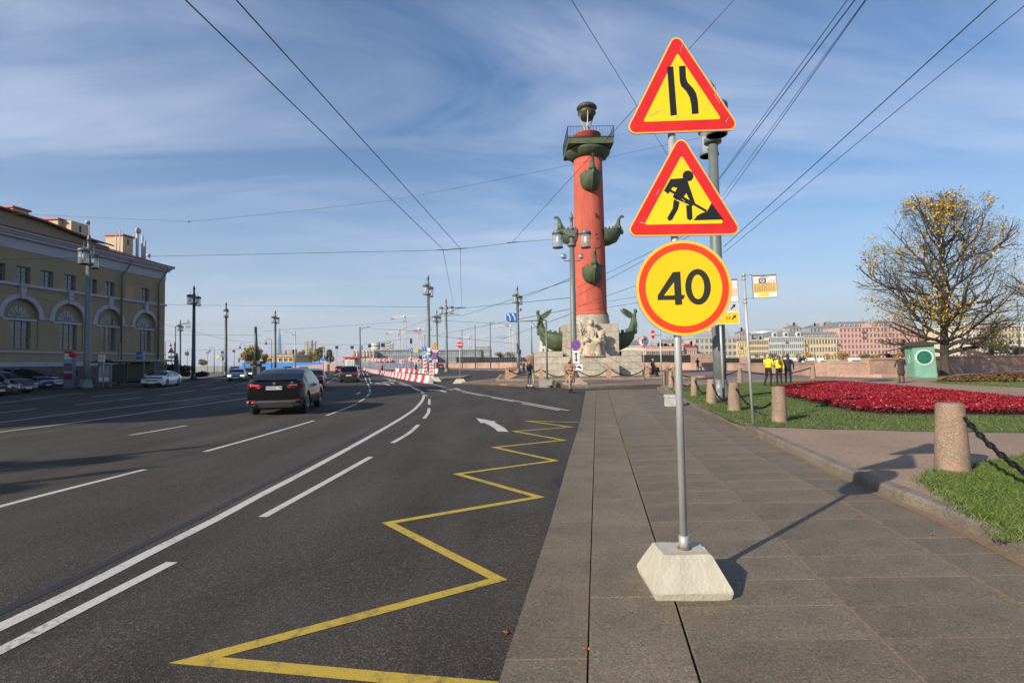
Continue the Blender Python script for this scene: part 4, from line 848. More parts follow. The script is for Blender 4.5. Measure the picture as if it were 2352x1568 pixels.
# concrete shoe and attached signs of the lamp before the column
p = l_col.location; MB().add([], []); sh = MB(); sh.prism([(-0.82, 0), (0.82, 0), (0.82, 0.24), (0.62, 0.3), (0.42, 0.5), (0.36, 0.62), (-0.36, 0.62), (-0.42, 0.5), (-0.62, 0.3), (-0.82, 0.24)], -0.55, 0.45)
sh.build('concrete_shoe', mat('tan_concrete', (0.36, 0.30, 0.21), 0.9, var=0.15), l_col, loc=(0, 0, -0.15))
MB().lathe([(0.36, 0.45), (0.34, 0.6), (0.26, 0.72), (0.24, 0.8)], 18).build('footing', lampgrey, l_col)
def spot(L_, x, z, s=1.0):
    MB().tube([(0, -.1, z-0.28), (x, -.1, z-0.28)], 0.03, 6).build('spotlight_arm', lampgrey, L_)
    MB().tube([(x-0.0, -0.28, z), (x, -0.05, z+0.02)], [0.2*s, 0.12*s], 12).build('spotlight', lampgrey, L_); MB().ball((x, -0.27, z), 0.185*s, 12, (1, .35, 1)).build('spotlight_glass', chrome, L_)
spot(l_col, -0.62, 9.0); spot(l_col, 0.62, 9.0); spot(l_blue, -0.75, 8.9); spot(l_blue, 0.75, 8.9)
def noparking(L_, z, r, y=-0.30, m=signred, rz=0, tow=True, x=0.0):
    d_ = MB().prism(circle(r, 36), 0, 0.02).build('no_parking_sign', signred, L_, loc=(x, y, z)); d_.rotation_euler = (0, 0, rz)
    MB().prism(circle(r*0.82, 36), -0.003, 0).build('blue_field', signblue, d_); MB().prism([(-r*.66, r*.52), (-r*.52, r*.66), (r*.66, -r*.52), (r*.52, -r*.66)], -0.006, -0.003).build('red_bar', signred, d_)
    if tow:
        pl = MB().prism(rrect(r*1.35, r*2.5, 0.04), 0, 0.02).build('arrow_plate', signwhite, L_, loc=(x, y, z-r*2.35)); pl.rotation_euler = (0, 0, rz)
        MB().prism([(-.045*r/.38, -.55*r/.38), (-.16, -.35), (-.05, -.35)] and [(0, -.9*r), (-.4*r, -.45*r), (-.12*r, -.5*r), (-.12*r, .5*r), (-.4*r, .45*r), (0, .9*r), (.4*r, .45*r), (.12*r, .5*r), (.12*r, -.5*r), (.4*r, -.45*r)], -0.004, 0).build('double_arrow', black, pl)
        tw = MB().prism(rrect(r*2.5, r*1.25, 0.04), 0, 0.02).build('tow_plate', signwhite, L_, loc=(x, y, z-r*4.35)); tw.rotation_euler = (0, 0, rz)
        MB().prism([(-r, -.22*r), (-.9*r, .05*r), (-.55*r, .1*r), (-.35*r, .3*r), (-.1*r, .3*r), (-.1*r, -.1*r), (-.25*r, -.22*r)], -0.004, 0).build('tow_truck', black, tw); MB().prism([(-.1*r, .3*r), (.15*r, .1*r), (.1*r, .02*r), (-.1*r, .18*r)], -0.004, 0).build('tow_hook', black, tw)
        MB().prism([(.15*r, .12*r), (.5*r, .3*r), (.75*r, .2*r), (1.0*r, -.1*r), (.95*r, -.28*r), (.55*r, -.15*r), (.3*r, -.02*r)], -0.004, 0).build('towed_car', black, tw)
noparking(l_col, 2.75, 0.36, x=0.10); noparking(l_blue, 2.95, 0.38, y=-0.32)
# =============== ROSTRAL COLUMN ===============
brick = mat('terracotta_render', (0.37, 0.070, 0.046), 0.9, var=0.12, scale=1.1, col2=(0.52, 0.118, 0.075), stretch=(1, 1, .22), bump=0.1, bscale=4)
verd = mat('verdigris_green', (0.045, 0.066, 0.032), 0.7, var=0.35, scale=1.3, bump=0.6, bscale=5, col2=(0.10, 0.13, 0.065))
CYF = 51.5                                    # front plane of the plinth
def cz(x, y, Y=CYF): return P(x, y, Y).z
xl, xr = P(1237, 866, CYF).x, P(1476, 864, CYF).x
CXc = P(1357, 700, 56.6).x; CYc = 56.6
col = thing('rostral_column', 'tall red rostral column with green ship prows on a stone plinth', 'column', (CXc, CYc, 0.27))
unit = bmesh.new(); bmesh.ops.create_cube(unit, size=1.0); bmesh.ops.bevel(unit, geom=unit.edges[:], offset=0.018, segments=1, affect='EDGES'); ub = bpy.data.meshes.new('stone_block'); unit.to_mesh(ub); unit.free(); ub.materials.append(stone)
def block(x0, x1, y0, y1, z0, z1, parent=col, off=(0, 0, 0)):
    return link('stone_block', ub, parent, loc=((x0+x1)/2, (y0+y1)/2, (z0+z1)/2), scale=(x1-x0, y1-y0, z1-z0))
def tier(x0, x1, y0, y1, z0, z1, ch, bl_, top=True):
    """a stone tier of separate blocks round a core"""
    MB().box(x0+.25, x1-.25, y0+.25, y1-.25, z0, z1-.03).build('plinth_core', stone, col)
    n = max(1, round((z1-z0)/ch)); h = (z1-z0)/n; g = 0.012; th = 0.5
    for i in range(n):
        a, b = z0+i*h+g/2, z0+(i+1)*h-g/2
        for (s, e, axis, yy) in ((x0, x1, 'x', y0), (x0, x1, 'x2', y1-th), (y0+th, y1-th, 'y', x0), (y0+th, y1-th, 'y', x1-th)):
            k = max(1, round((e-s)/bl_)); w = (e-s)/k; cuts = [s]
            for j in range(1, k): cuts.append(s+w*(j+(0.28 if i % 2 else -0.22)+random.uniform(-.12, .12)))
            cuts.append(e)
            for p, q in zip(cuts, cuts[1:]):
                d = random.uniform(-.012, .012)
                if axis in ('x', 'x2'): block(p+g/2, q-g/2, yy+d, yy+th+d, a, b)
                else: block(yy+d, yy+th+d, p+g/2, q-g/2, a, b)
    if top:
        k = max(1, round((x1-x0)/2.4))
        for j in range(k): MB().box(x0+.5+(x1-x0-1)*j/k+.01, x0+.5+(x1-x0-1)*(j+1)/k-.01, y0+.5, y1-.5, z1-.06, z1-.005).build('stone_block', stone, col)
x0, x1 = xl-CXc, xr-CXc; y0 = CYF-CYc; y1 = -y0
zt = cz(1350, 818)-0.27; zw = cz(1250, 807)-0.27; zs = cz(1400, 834, CYF-1.2)-0.27
tier(x0, x1, y0, y1, 0, zt, 0.62, 2.1)
xw1 = P(1294, 800, CYF).x-CXc; xw2 = P(1438, 800, CYF).x-CXc
tier(x0+.02, xw1-0.05, y0+.02, y1-.02, zt+.01, zw, 0.5, 1.7); tier(xw2, x1-.02, y0+.02, y1-.02, zt+.01, zw, 0.5, 1.7)
xs1 = P(1423, 850, CYF-1.2).x-CXc
tier(x0-0.0, xs1, y0-1.2, y0-.03, 0, zs, 0.62, 2.2)
Y2 = CYF+2.0
xu0, xu1 = P(1294, 700, Y2).x-CXc, P(1420, 700, Y2).x-CXc
zu = cz(1357, 743.5, Y2)-0.27
tier(xu0, xu1, Y2-CYc, CYc-Y2, zt+.01, zu, 0.80, 1.5)
# drum
Y3 = CYc-1.85; zd = cz(1357, 721, Y3)-0.27; zd0 = zu
for i, (a, b) in enumerate(((zd0, zd0+(zd-zd0)*.52), (zd0+(zd-zd0)*.52, zd))):
    for k in range(12):
        a0 = 2*PI*k/12+(0.25 if i else 0); r = 1.98 if i == 0 else 1.90
        v = MB(); m_ = 5; an = [a0+0.004+(2*PI/12-0.008)*j/m_ for j in range(m_+1)]
        vs = [(r*math.cos(t), r*math.sin(t), z) for z in (a+.006, b-.006) for t in an]+[(1.2*math.cos(t), 1.2*math.sin(t), z) for z in (a+.006, b-.006) for t in an]; q = m_+1
        fs = [(j, j+1, q+j+1, q+j) for j in range(m_)]+[(q+j, q+j+1, 3*q+j+1, 3*q+j) for j in range(m_)]+[(0, q, 3*q, 2*q), (m_, 2*q+m_, 3*q+m_, q+m_)]
        v.add(vs, fs).build('stone_block', stone, col)
MB().lathe([(1.70, zd0), (1.70, zd-.01)], 32).build('drum_core', stone, col)
r0 = 36.5*Y3/1200*1.03; zc0 = zd; zcap = cz(1351, 357, CYc-1.5)-0.27; r1 = 32.6*(CYc-1.5)/1200*1.03
MB().lathe([(r0+.10, zc0), (r0+.10, zc0+.15), (r0+.03, zc0+.25), (r0, zc0+.45)]+[(r0+(r1-r0)*t**1.25, zc0+.45+(zcap-zc0-.45)*t) for t in (0.15, .3, .45, .6, .75, .9, 1.0)], 56).build('shaft', brick, col)
ha = 2.42; za = zcap+0.95; 
MB().lathe([(r1, zcap-0.02), (r1+.10, zcap), (r1+.45, zcap+.28), (ha-.05, zcap+.62), (ha+.02, zcap+.8), (ha-.1, zcap+.93)], 40).build('echinus', verd, col)
MB().box(-ha, ha, -ha, ha, za, za+.62).build('abacus', verd, col)
MB().box(-ha-.05, ha+.05, -ha-.05, ha+.05, za+.62, za+.68).build('abacus_rim', darkmetal, col)
MB().lathe([(1.40, za+.68), (1.40, za+1.75), (1.48, za+1.78), (1.48, za+1.86), (1.3, za+1.9), (0, za+1.9)], 40).build('upper_drum', brick, col)
rail = MB(); zr = za+.68
for sx in (-1, 1):
    for sy in (-1, 1): rail.box(sx*ha-.03, sx*ha+.03, sy*ha-.03, sy*ha+.03, zr, zr+1.15)
for s in (-1, 1):
    rail.box(-ha, ha, s*ha-.02, s*ha+.02, zr+1.1, zr+1.14); rail.box(s*ha-.02, s*ha+.02, -ha, ha, zr+1.1, zr+1.14); rail.box(-ha, ha, s*ha-.015, s*ha+.015, zr+.1, zr+.13)
    for i in range(17): x = -ha+2*ha*i/16; rail.box(x-.012, x+.012, s*ha-.012, s*ha+.012, zr, zr+1.1); rail.box(s*ha-.012, s*ha+.012, x-.012, x+.012, zr, zr+1.1)
rail.build('railing', darkmetal, col)
bronze = mat('dark_bronze', (0.055, 0.052, 0.035), 0.5, 0.4, var=0.4, scale=4, col2=(0.12, 0.11, 0.08)); pale = mat('pale_stay', (0.42, 0.40, 0.33), 0.5, 0.3)
zb = cz(1348, 279.6, CYc)-0.27; zT = cz(1348, 242, CYc)-0.27
hb = zT-zb
bowl = MB().lathe([(0, zb), (.35, zb+.04*hb), (.62, zb+.16*hb), (.82, zb+.34*hb), (.90, zb+.42*hb), (1.0, zb+.47*hb), (.98, zb+.54*hb), (.80, zb+.58*hb), (.82, zb+.66*hb), (.98, zb+.70*hb), (1.12, zb+.78*hb), (1.12, zb+.84*hb), (.95, zb+.88*hb), (.92, zb+.97*hb), (.75, zb+hb), (0, zb+.95*hb)], 36).build('fire_bowl', bronze, col)
fl_ = MB()
for k in range(20): a = 2*PI*k/20; fl_.tube([(.55*math.cos(a), .55*math.sin(a), zb+.1*hb), (.93*math.cos(a), .93*math.sin(a), zb+.44*hb)], 0.035, 5)
fl_.build('bowl_ribs', bronze, bowl)
zq = za+1.9
for k in range(3):
    a = 2*PI*k/3+.5; MB().tube([(.95*math.cos(a), .95*math.sin(a), zb+.45*hb), (.28*math.cos(a), .28*math.sin(a), zq+.75), (.42*math.cos(a), .42*math.sin(a), zq)], .055, 8).build('tripod_leg', pale, col)
    a += 1.0; MB().tube([(.9*math.cos(a), .9*math.sin(a), zb+.45*hb), (.75*math.cos(a), .75*math.sin(a), zq+.2)], .02, 5).build('bowl_stay', pale, col)
MB().tube([(0, 0, zq), (0, 0, zb+.05)], .08, 8).ball((0, 0, zq+.9), .22, 10).build('gas_pipe', pale, col)
MB().box(-.7, .7, -.7, .7, zq, zq+.08).build('bowl_foot', verd, col)
def hull(w, h, L_, sheer=0.35, n=14, k=12):
    """half a ship: stem at +x, deck at z=0, keel below"""
    vs = []; fs = []
    for i in range(n+1):
        t = i/n; x = L_*t; wid = w/2*(1-t**2.2)**0.75+0.02; keel = -h*(1-t**2.6)**0.8; deck = sheer*t*t
        for j in range(k+1):
            a = PI*j/k; yy = math.cos(a)*wid*(1.0+0.10*math.sin(a)); zz = deck+(keel-deck)*math.sin(a)**0.85 if 0 < j < k else deck
            vs.append((x, yy, zz))
    for i in range(n):
        for j in range(k): fs.append((i*(k+1)+j, i*(k+1)+j+1, (i+1)*(k+1)+j+1, (i+1)*(k+1)+j))
    for i in range(n): fs.append((i*(k+1), (i+1)*(k+1), (i+1)*(k+1)+k, i*(k+1)+k))
    return MB().add(vs, fs, True)
def prow(pos, rz, s, stem='scroll', label=None):
    w, h, L_ = 2.1*s, 1.55*s, 1.95*s
    b = hull(w, h, L_)
    o = b.build('ship_prow', verd, col, loc=pos, rz=rz, label=label)
    rl = MB()
    for i in range(5):
        t = .08+i*.2; x = L_*t; wd = w/2*(1-t**2.2)**.75
        for sy in (-1, 1): rl.box(x-.10*s, x+.10*s, sy*wd-.05*s, sy*wd+.05*s, .35*s*t*t-.02, .35*s*t*t+.20*s)
    rl.build('bulwark', verd, o)
    MB().tube([(L_*1.0, 0, .35*s), (L_*.93, 0, -.45*s), (L_*.72, 0, -1.15*s), (L_*.3, 0, -1.50*s), (0, 0, -1.58*s)], [.10*s, .09*s, .08*s, .07*s, .06*s], 8).build('keel', verd, o)
    for q in (0.35, .65, .9):
        for sy in (-1, 1):
            pts = [(L_*t, sy*(w/2*(1-t**2.2)**.75*(1-.35*q*q)+.04), .35*s*t*t-h*q*.8*(1-t**2.6)**.8) for t in (0, .25, .5, .75, .93)]; MB().tube(pts, .03*s, 5).build('plank_strake', verd, o)
    if stem == 'scroll':
        pts = [(L_*.90, 0, .2*s), (L_*.86, 0, .7*s), (L_*.90, 0, 1.2*s), (L_*1.0, 0, 1.55*s), (L_*1.10, 0, 1.62*s), (L_*1.16, 0, 1.52*s), (L_*1.12, 0, 1.42*s)]
        MB().tube(pts, [.34*s, .24*s, .17*s, .13*s, .12*s, .10*s, .07*s], 10).build('stem_scroll', verd, o)
        MB().tube([(L_*.72, 0, .1*s), (L_*.74, 0, .55*s), (L_*.82, 0, .9*s)], [.22*s, .16*s, .08*s], 8).build('stem_leaf', verd, o)
        MB().ball((L_*1.06, 0, -.1*s), .2*s, 10, (1, .8, 1.5)).build('figurehead', verd, o)
    return o
def zc_(x, y, Y): return P(x, y, Y).z-0.27
prow((0, -1.42, zc_(1352, 411, CYc-2)+.35), -PI/2, 1.02, label='front prow high on the shaft')
prow((0, -1.50, zc_(1356, 625, CYc-2)+.35), -PI/2, 1.02, label='front prow low on the shaft')
zz_ = zc_(1400, 531, CYc); prow((1.45, 0, zz_), 0, 1.02, label='prow at mid height on the shaded right side'); prow((-1.45, 0, zz_), PI, 1.02, label='prow at mid height on the left side')
prow((0, 1.42, zc_(1352, 411, CYc-2)+.35), PI/2, 1.02); prow((0, 1.5, zc_(1356, 625, CYc-2)+.35), PI/2, 1.02)
# anchor relief and small wall lamps on the shaft
an = MB(); za_ = zc_(1360, 560, CYc-1.5); an.tube([(.42, -1.50, za_-.4), (.42, -1.53, za_+.9)], .07, 6).tube([(.15, -1.56, za_+.55), (.70, -1.50, za_+.55)], .06, 6).tube([(-.2, -1.55, za_-.1), (.1, -1.6, za_-.42), (.42, -1.58, za_-.5), (.8, -1.45, za_-.35), (1.1, -1.22, za_)], .08, 6).ball((.42, -1.55, za_+1.05), .13, 8)
an.build('anchor_relief', verd, col)
MB().box(.45, .57, -1.66, -1.3, zc_(1357, 495, CYc-1.5)-.2, zc_(1357, 495, CYc-1.5)+.2).build('slit_window', black, col)
# base prows with winged figures
def capsules_mesh(name, prims, voxel, mats, smooth=True):
    """one continuous figure: capsules (p0, p1, r0, r1, mat) or flattened ellipsoids, fused by a voxel remesh; each face takes the colour of the nearest piece"""
    b = MB()
    for pr in prims:
        p0, p1, a, c = Vector(pr[0]), Vector(pr[1]), pr[2], pr[3]; d = (p1-p0); k = 5
        if d.length < 1e-5: d = Vector((0, 0, 1e-4)); p1 = p0+d
        u = d.normalized(); pts = []; rs = []
        for i in range(k+1): t = PI/2*(1-i/k); pts.append(p0-u*a*math.sin(t)); rs.append(max(1e-4, a*math.cos(t)))
        for i in range(k+1): t = PI/2*i/k; pts.append(p1+u*c*math.sin(t)); rs.append(max(1e-4, c*math.cos(t)))
        sq = pr[5] if len(pr) > 5 else None; o = len(b.v); b.tube(pts, rs, 10)
        if sq:
            m_ = (p0+p1)/2
            for i in range(o, len(b.v)): v = Vector(b.v[i])-m_; b.v[i] = (m_.x+v.x*sq[0], m_.y+v.y*sq[1], m_.z+v.z*sq[2])
    me = b.mesh(name, mats[0]); o = bpy.data.objects.new(name, me); COL.objects.link(o)
    md = o.modifiers.new('r', 'REMESH'); md.mode = 'VOXEL'; md.voxel_size = voxel
    sm = o.modifiers.new('s', 'SMOOTH'); sm.factor = 0.5; sm.iterations = 2
    dg = bpy.context.evaluated_depsgraph_get(); r = bpy.data.meshes.new_from_object(o.evaluated_get(dg)); bpy.data.objects.remove(o)
    r.materials.clear()
    for q in mats: r.materials.append(q)
    n = len(r.polygons); C = np.empty(n*3); r.polygons.foreach_get('center', C); C = C.reshape(-1, 3); best = np.full(n, 1e9); idx = np.zeros(n, int)
    for pr in prims:
        a = np.array(pr[0], float); c = np.array(pr[1], float); sq = np.array(pr[5] if len(pr) > 5 else (1, 1, 1), float); m_ = (a+c)/2; X = (C-m_)/sq+m_; d = c-a; t = np.clip(((X-a)@d)/max(1e-9, d@d), 0, 1)
        D = (np.linalg.norm(X-(a+t[:, None]*d), axis=1)-(pr[2]+(pr[3]-pr[2])*t)); w_ = D < best; best[w_] = D[w_]; idx[w_] = pr[4]
    r.polygons.foreach_set('material_index', idx.astype(np.int32)); r.polygons.foreach_set('use_smooth', np.full(n, smooth)); r.name = name; r.update(); return r
def big_prow(side):
    s = 1.0; x = xu1 if side > 0 else xu0; z = zc_(1447, 766, CYc)
    o = hull(2.9, 1.75, 2.35, .5).build('ship_prow', verd, col, loc=(x+side*0.5 if False else x, 0, z), rz=0 if side > 0 else PI, label='large base prow with a winged figure, '+('right' if side > 0 else 'left')+' side')
    MB().tube([(2.35, 0, .5), (2.15, 0, -.5), (1.6, 0, -1.3), (.7, 0, -1.72), (0, 0, -1.8)], [.14, .12, .1, .09, .08], 8).build('keel', verd, o)
    for q in (.25, .5, .72, .9):
        for sy in (-1, 1): MB().tube([(2.35*t, sy*(1.45*(1-t**2.2)**.75*(1-.35*q*q)+.05), .5*t*t-1.75*q*.8*(1-t**2.6)**.8) for t in (0, .25, .5, .75, .93)], .035, 5).build('plank_strake', verd, o)
    rl = MB()
    for i in range(4):
        t = .1+i*.22
        for sy in (-1, 1): wd = 1.45*(1-t**2.2)**.75; rl.box(2.35*t-.16, 2.35*t+.16, sy*wd-.08, sy*wd+.08, .5*t*t-.05, .5*t*t+.3)
    rl.build('bulwark', verd, o)
    prims = [((1.9, 0, .1), (2.2, 0, 1.2), .42, .3, 0), ((2.2, 0, 1.2), (2.32, 0, 1.95), .3, .27, 0), ((2.32, 0, 1.95), (2.42, 0, 2.2), .14, .12, 0), ((2.5, 0, 2.42), (2.46, 0, 2.52), .22, .2, 0), ((2.3, .3, 1.95), (2.45, .38, 1.35), .11, .09, 0), ((2.3, -.3, 1.95), (2.45, -.38, 1.35), .11, .09, 0), ((2.45, .38, 1.35), (2.6, .2, .8), .09, .07, 0), ((2.45, -.38, 1.35), (2.6, -.2, .8), .09, .07, 0), ((1.7, .2, .1), (2.35, .1, 1.0), .18, .15, 0), ((2.4, 0, 1.2), (2.5, 0, .1), .22, .15, 0)]
    link('winged_figure', capsules_mesh('winged_figure', prims, .07, [verd]), o)
    for sy in (-1, 1):
        wv = [(2.2, sy*.15, 1.95), (1.95, sy*.3, 2.3), (1.5, sy*.5, 2.55), (.95, sy*.65, 2.75), (1.05, sy*.6, 2.5), (1.2, sy*.5, 2.25), (1.35, sy*.42, 2.05), (1.6, sy*.3, 1.85), (1.95, sy*.15, 1.65)]
        w2 = [(a, b_+.08, c) for a, b_, c in wv]; n = len(wv)
        MB().add(wv+w2, [tuple(range(n)), tuple(range(2*n-1, n-1, -1))]+[(i, (i+1) % n, (i+1) % n+n, i+n) for i in range(n)]).build('wing', verd, o)
    return o
big_prow(1); big_prow(-1)
# statue
marble = mat('cream_statue_stone', (0.46, 0.385, 0.29), 0.85, var=0.10, scale=2, bump=0.25, bscale=9)
S = P(1358, 800, Y2-0.75); ST = thing('seated_statue', 'cream stone statue of a seated robed woman holding an oar before the plinth', 'statue', (S.x, Y2-0.95, 0.27+zt))
q = 0; pr = []
pr += [((-.55, .35, .1), (-.55, .35, 1.5), .34, .30, q), ((.55, .35, .1), (.55, .35, 1.5), .34, .30, q), ((0, .4, .2), (0, .4, 1.4), .55, .5, q)]            # seat
pr += [((0, .25, 1.45), (0, .2, 2.1), .36, .29, q, (1.15, .85, 1)), ((0, .2, 2.1), (0, .2, 2.65), .30, .33, q, (1.2, .8, 1)), ((0, .18, 2.9), (0, .15, 3.05), .15, .14, q)]   # torso
pr += [((0, .08, 3.30), (0, .08, 3.42), .235, .225, q, (.9, 1, 1.1)), ((0, .15, 3.45), (0, .2, 3.55), .27, .22, q), ((-.2, .2, 3.3), (-.24, .2, 2.9), .12, .07, q), ((.2, .2, 3.3), (.24, .2, 2.9), .12, .07, q), ((0, -.16, 3.33), (0, -.19, 3.27), .05, .045, q)]
pr += [((-.25, .1, 1.45), (-.48, -.80, 1.62), .32, .30, q), ((.25, .1, 1.45), (.52, -.80, 1.52), .32, .30, q), ((-.35, -.65, 1.5), (-.38, -.55, .25), .26, .34, q), ((.38, -.65, 1.45), (.45, -.65, .25), .25, .36, q), ((0, -.5, 1.3), (0, -.45, .3), .34, .5, q)]
pr += [((-.42, .18, 2.72), (-.72, .05, 2.2), .16, .13, q), ((-.72, .05, 2.2), (-.95, -.15, 2.55), .12, .09, q), ((-.95, -.15, 2.55), (-.98, -.2, 2.75), .10, .08, q), ((.42, .18, 2.72), (.72, .05, 2.15), .17, .14, q), ((.72, .05, 2.15), (.78, -.35, 1.85), .13, .10, q)]
pr += [((-.98, -.2, 3.3), (-.92, -.2, 2.7), .15, .17, q), ((-.92, -.2, 2.7), (-.85, -.25, 1.5), .07, .07, q), ((-.85, -.25, 1.5), (-.8, -.3, .9), .16, .2, q), ((-1.0, -.2, 3.3), (-1.0, -.2, 3.5), .1, .07, q)]
pr += [((.9, .1, 2.2), (.85, -.1, 1.2), .25, .32, q), ((.95, .0, 2.35), (.95, -.05, 2.3), .3, .28, q)]
for k in range(15):
    a = -1.1+2.2*k/14; x = math.sin(a)*.85; y = -math.cos(a)*.62-.1; tp = (x*.80, y*1.25-.16, 1.30-.25*abs(a)*.5); pr.append((tp, (x*1.15, y*1.02, .05), .045, .085, q))
for k in range(6): x = -.35+.14*k; pr.append(((x, -.12, 2.55), (x*1.05, -.1-.05*(k % 2), 1.6), .035, .055, q))
pr += [((-.75, .1, .9), (-1.15, -.1, .08), .25, .22, q), ((.8, 0, .9), (1.2, -.1, .08), .28, .22, q), ((1.2, -.15, .08), (1.45, -.2, .05), .18, .1, q), ((-.3, -.8, .1), (-.3, -1.0, .06), .13, .09, q), ((.3, -.85, .1), (.32, -1.05, .06), .13, .09, q), ((0, -.3, .12), (0, .2, .12), .95, .95, q, (1.1, .75, .16))]
link('figure', capsules_mesh('figure', pr, .042, [marble]), ST, scale=(1.0, 1, 1.0))
ht = P(1356, 733, Y2-.9).z-ST.location.z; ST.scale = (ht/3.72*1.16, ht/3.72*.95, ht/3.72)
MB().box(-.9, .9, -1.35, -.3, 0, .05).build('statue_base', marble, ST)
gift = P(1370, 815, CYF-.2); g = thing('flower_bouquet', 'orange and white bouquet laid at the feet of the seated statue', 'bouquet', (gift.x, CYF+.15, 0.27+zt))
MB().tube([(-.45, 0, .10), (.35, .05, .12)], [.16, .05], 8).build('wrapping', signwhite, g)
MB().ball((-.35, -.05, .17), .14, 8).ball((-.2, -.1, .2), .12, 8).ball((-.5, -.02, .15), .1, 8).build('blooms', leaforange, g)
# square bollards and chains round the column
tanbol = mat('tan_bollard_granite', (0.38, 0.235, 0.15), 0.85, var=0.2, scale=5)
def sqbol(x, y, s, label):
    t = MB().frustum((.20*s, .20*s), (.15*s, .15*s), 0, 1.0*s).frustum((.15*s, .15*s), (.04*s, .04*s), 1.0*s, 1.08*s).build('granite_bollard', tanbol, loc=(x, y, 0.27), label=label, cat='bollard', group='square tan bollards chained round the column'); return t
yb_ = 46.1
sq = [((P(x, 870, yb_).x, yb_), l) for x, l in ((1165, 'front corner bollard at the left end of the column chain fence'), (1243, 'square bollard left of the man in the long coat'), (1399, 'square bollard in front of the column steps, right of the statue'), (1486, 'square bollard at the front right of the column plinth'))]
prev = [sqbol(p[0], p[1], 1.0, l) for p, l in sq]
rl_ = [sqbol(-0.45+.15*i, 46.1+2.6*i, 1.0, l) for i, l in enumerate(['second bollard of the receding chained row left of the plinth', 'third bollard of the receding chained row left of the plinth', 'fourth bollard of the receding chained row left of the plinth', 'fifth bollard of the receding chained row left of the plinth', 'sixth bollard of the receding chained row left of the plinth'], 1)]
rl2 = [sqbol(14.6+.2*i, 47+3.0*i, 1.0, l) for i, l in enumerate(['first bollard of the row right of the plinth', 'second bollard of the row right of the plinth', 'third bollard of the row right of the plinth', 'fourth bollard of the row right of the plinth'])]
def pchain(a, b, sag, label): chain(a.location+Vector((0, -.1, .88)), b.location+Vector((0, -.1, .88)), sag, .26, .15, .03, label, group='chains hanging round the column')
pchain(prev[0], prev[1], .55, 'chain hanging behind the woman on the scooter'); pchain(prev[1], prev[2], .0, '') if False else None
mid = sqbol(P(1322, 870, yb_).x, yb_, 1.0, 'square bollard hidden behind the lamp post and coat wearing rider')
pchain(prev[1], mid, .72, 'chain hanging left of the lamp post before the column'); pchain(mid, prev[2], .72, 'chain hanging below the statue'); pchain(prev[2], prev[3], .72, 'chain hanging at the right front of the column plinth'); pchain(prev[3], rl2[0], .4, 'short chain right of the column plinth corner')
al = [prev[0]]+rl_
for i, (a, b) in enumerate(zip(al, al[1:])): pchain(a, b, .6, ['first', 'second', 'third', 'fourth', 'fifth'][i]+' chain of the receding row left of the plinth, counted from the front')
# =============== LONG YELLOW BUILDING ON THE LEFT ===============
BC = G(377, 874, .15); _w = Vector((-0.08, -1, 0)).normalized(); _n = Vector((-_w.y, _w.x, 0))   # along the facade towards us, and outward
if _n.x < 0: _n = -_n
brz = math.atan2(_w.y, _w.x)
def fp(x, y, off=0.0):
    d = ray(x, y); o = Vector((0, 0, EYE)); q = BC+_n*off; t = (q-o).dot(_n)/d.dot(_n); p = o+d*t-BC; return p.dot(_w), p.z
old = thing('yellow_building', 'long yellow ochre classical building with white arches and a dark red roof, in shade', 'building', BC, brz)
YO = _n.dot(Vector((-math.sin(brz), math.cos(brz), 0)))   # sign of outward direction along local y
sg = 1 if YO > 0 else -1
ochre = mat('ochre_render', (0.27, 0.225, 0.14), 0.9, var=0.10, scale=0.7, bump=0.1, bscale=6); wtrim = mat('grey_white_trim', (0.36, 0.365, 0.41), 0.85, var=0.08, scale=1.5); redroof = mat('dark_red_roof', (0.15, 0.018, 0.020), 0.5, 0.2, var=0.2, scale=2)
base_m = mat('basement_stone', (0.11, 0.10, 0.08), 0.9, var=0.2, scale=2); frame_m = mat('white_window_frame', (0.16, 0.18, 0.21), 0.7); wglass = mat('window_glass', (0.035, 0.045, 0.055), 0.08, spec=0.9, var=0.3, scale=1.2, col2=(0.10, 0.11, 0.12))
def lb(b, u0, u1, y0, y1, z0, z1):
    """box in facade terms: y measured outward from the wall face"""
    a, c = sorted((y0*sg, y1*sg)); b.box(min(u0, u1), max(u0, u1), a, c, z0, z1); return b
LEN = 62.0
zcor = fp(378, 614)[1]; zfr0 = fp(378, 643)[1]; zstr = fp(378, 701)[1]
wall_b = lb(MB(), 0, LEN, -0.6, 0, 0, zcor).build('wall', ochre, old)
lb(MB(), 0, 0.6, -14, -0.61, 0, zcor).build('wall', ochre, old); lb(MB(), LEN-.6, LEN, -14, -0.61, 0, zcor).build('wall', ochre, old); lb(MB(), 0, LEN, -14.6, -14.01, 0, zcor).build('wall', ochre, old)
# openings
arch = [fp(x, 735+(x-158)*0.07) for x in (48.8, 158.5, 251.5, 333.8)]
us = [a[0] for a in arch]; step = (us[0]-us[3])/3
uu = [us[3]-0.0, us[2], us[1], us[0], us[0]+step, us[0]+2*step, us[0]+3*step]
R_ = 1.95; zsp = fp(158.5, 735)[1]; zwin0 = fp(158.5, 803.5)[1]; zwt = fp(158.5, 745)[1]; zup0, zup1 = fp(158.5, 671)[1], fp(158.5, 631)[1]
upx = [(54, 0), (108, 0), (161, 0), (211.5, 0), (253, 0), (333.5, 0)]
uw = [fp(x, 640)[0] for x, _ in upx]; st2 = uw[0]-uw[1]; uw += [uw[0]+st2, uw[0]+2*st2, uw[0]+3*st2, uw[0]+4*st2, uw[0]+5*st2]
cut = MB()
def archpoly(u, r, z0, zs, n=20): return [(u-r, z0), (u+r, z0)]+[(u+r*math.cos(t), zs+r*math.sin(t)) for t in np.linspace(0, PI, n)]
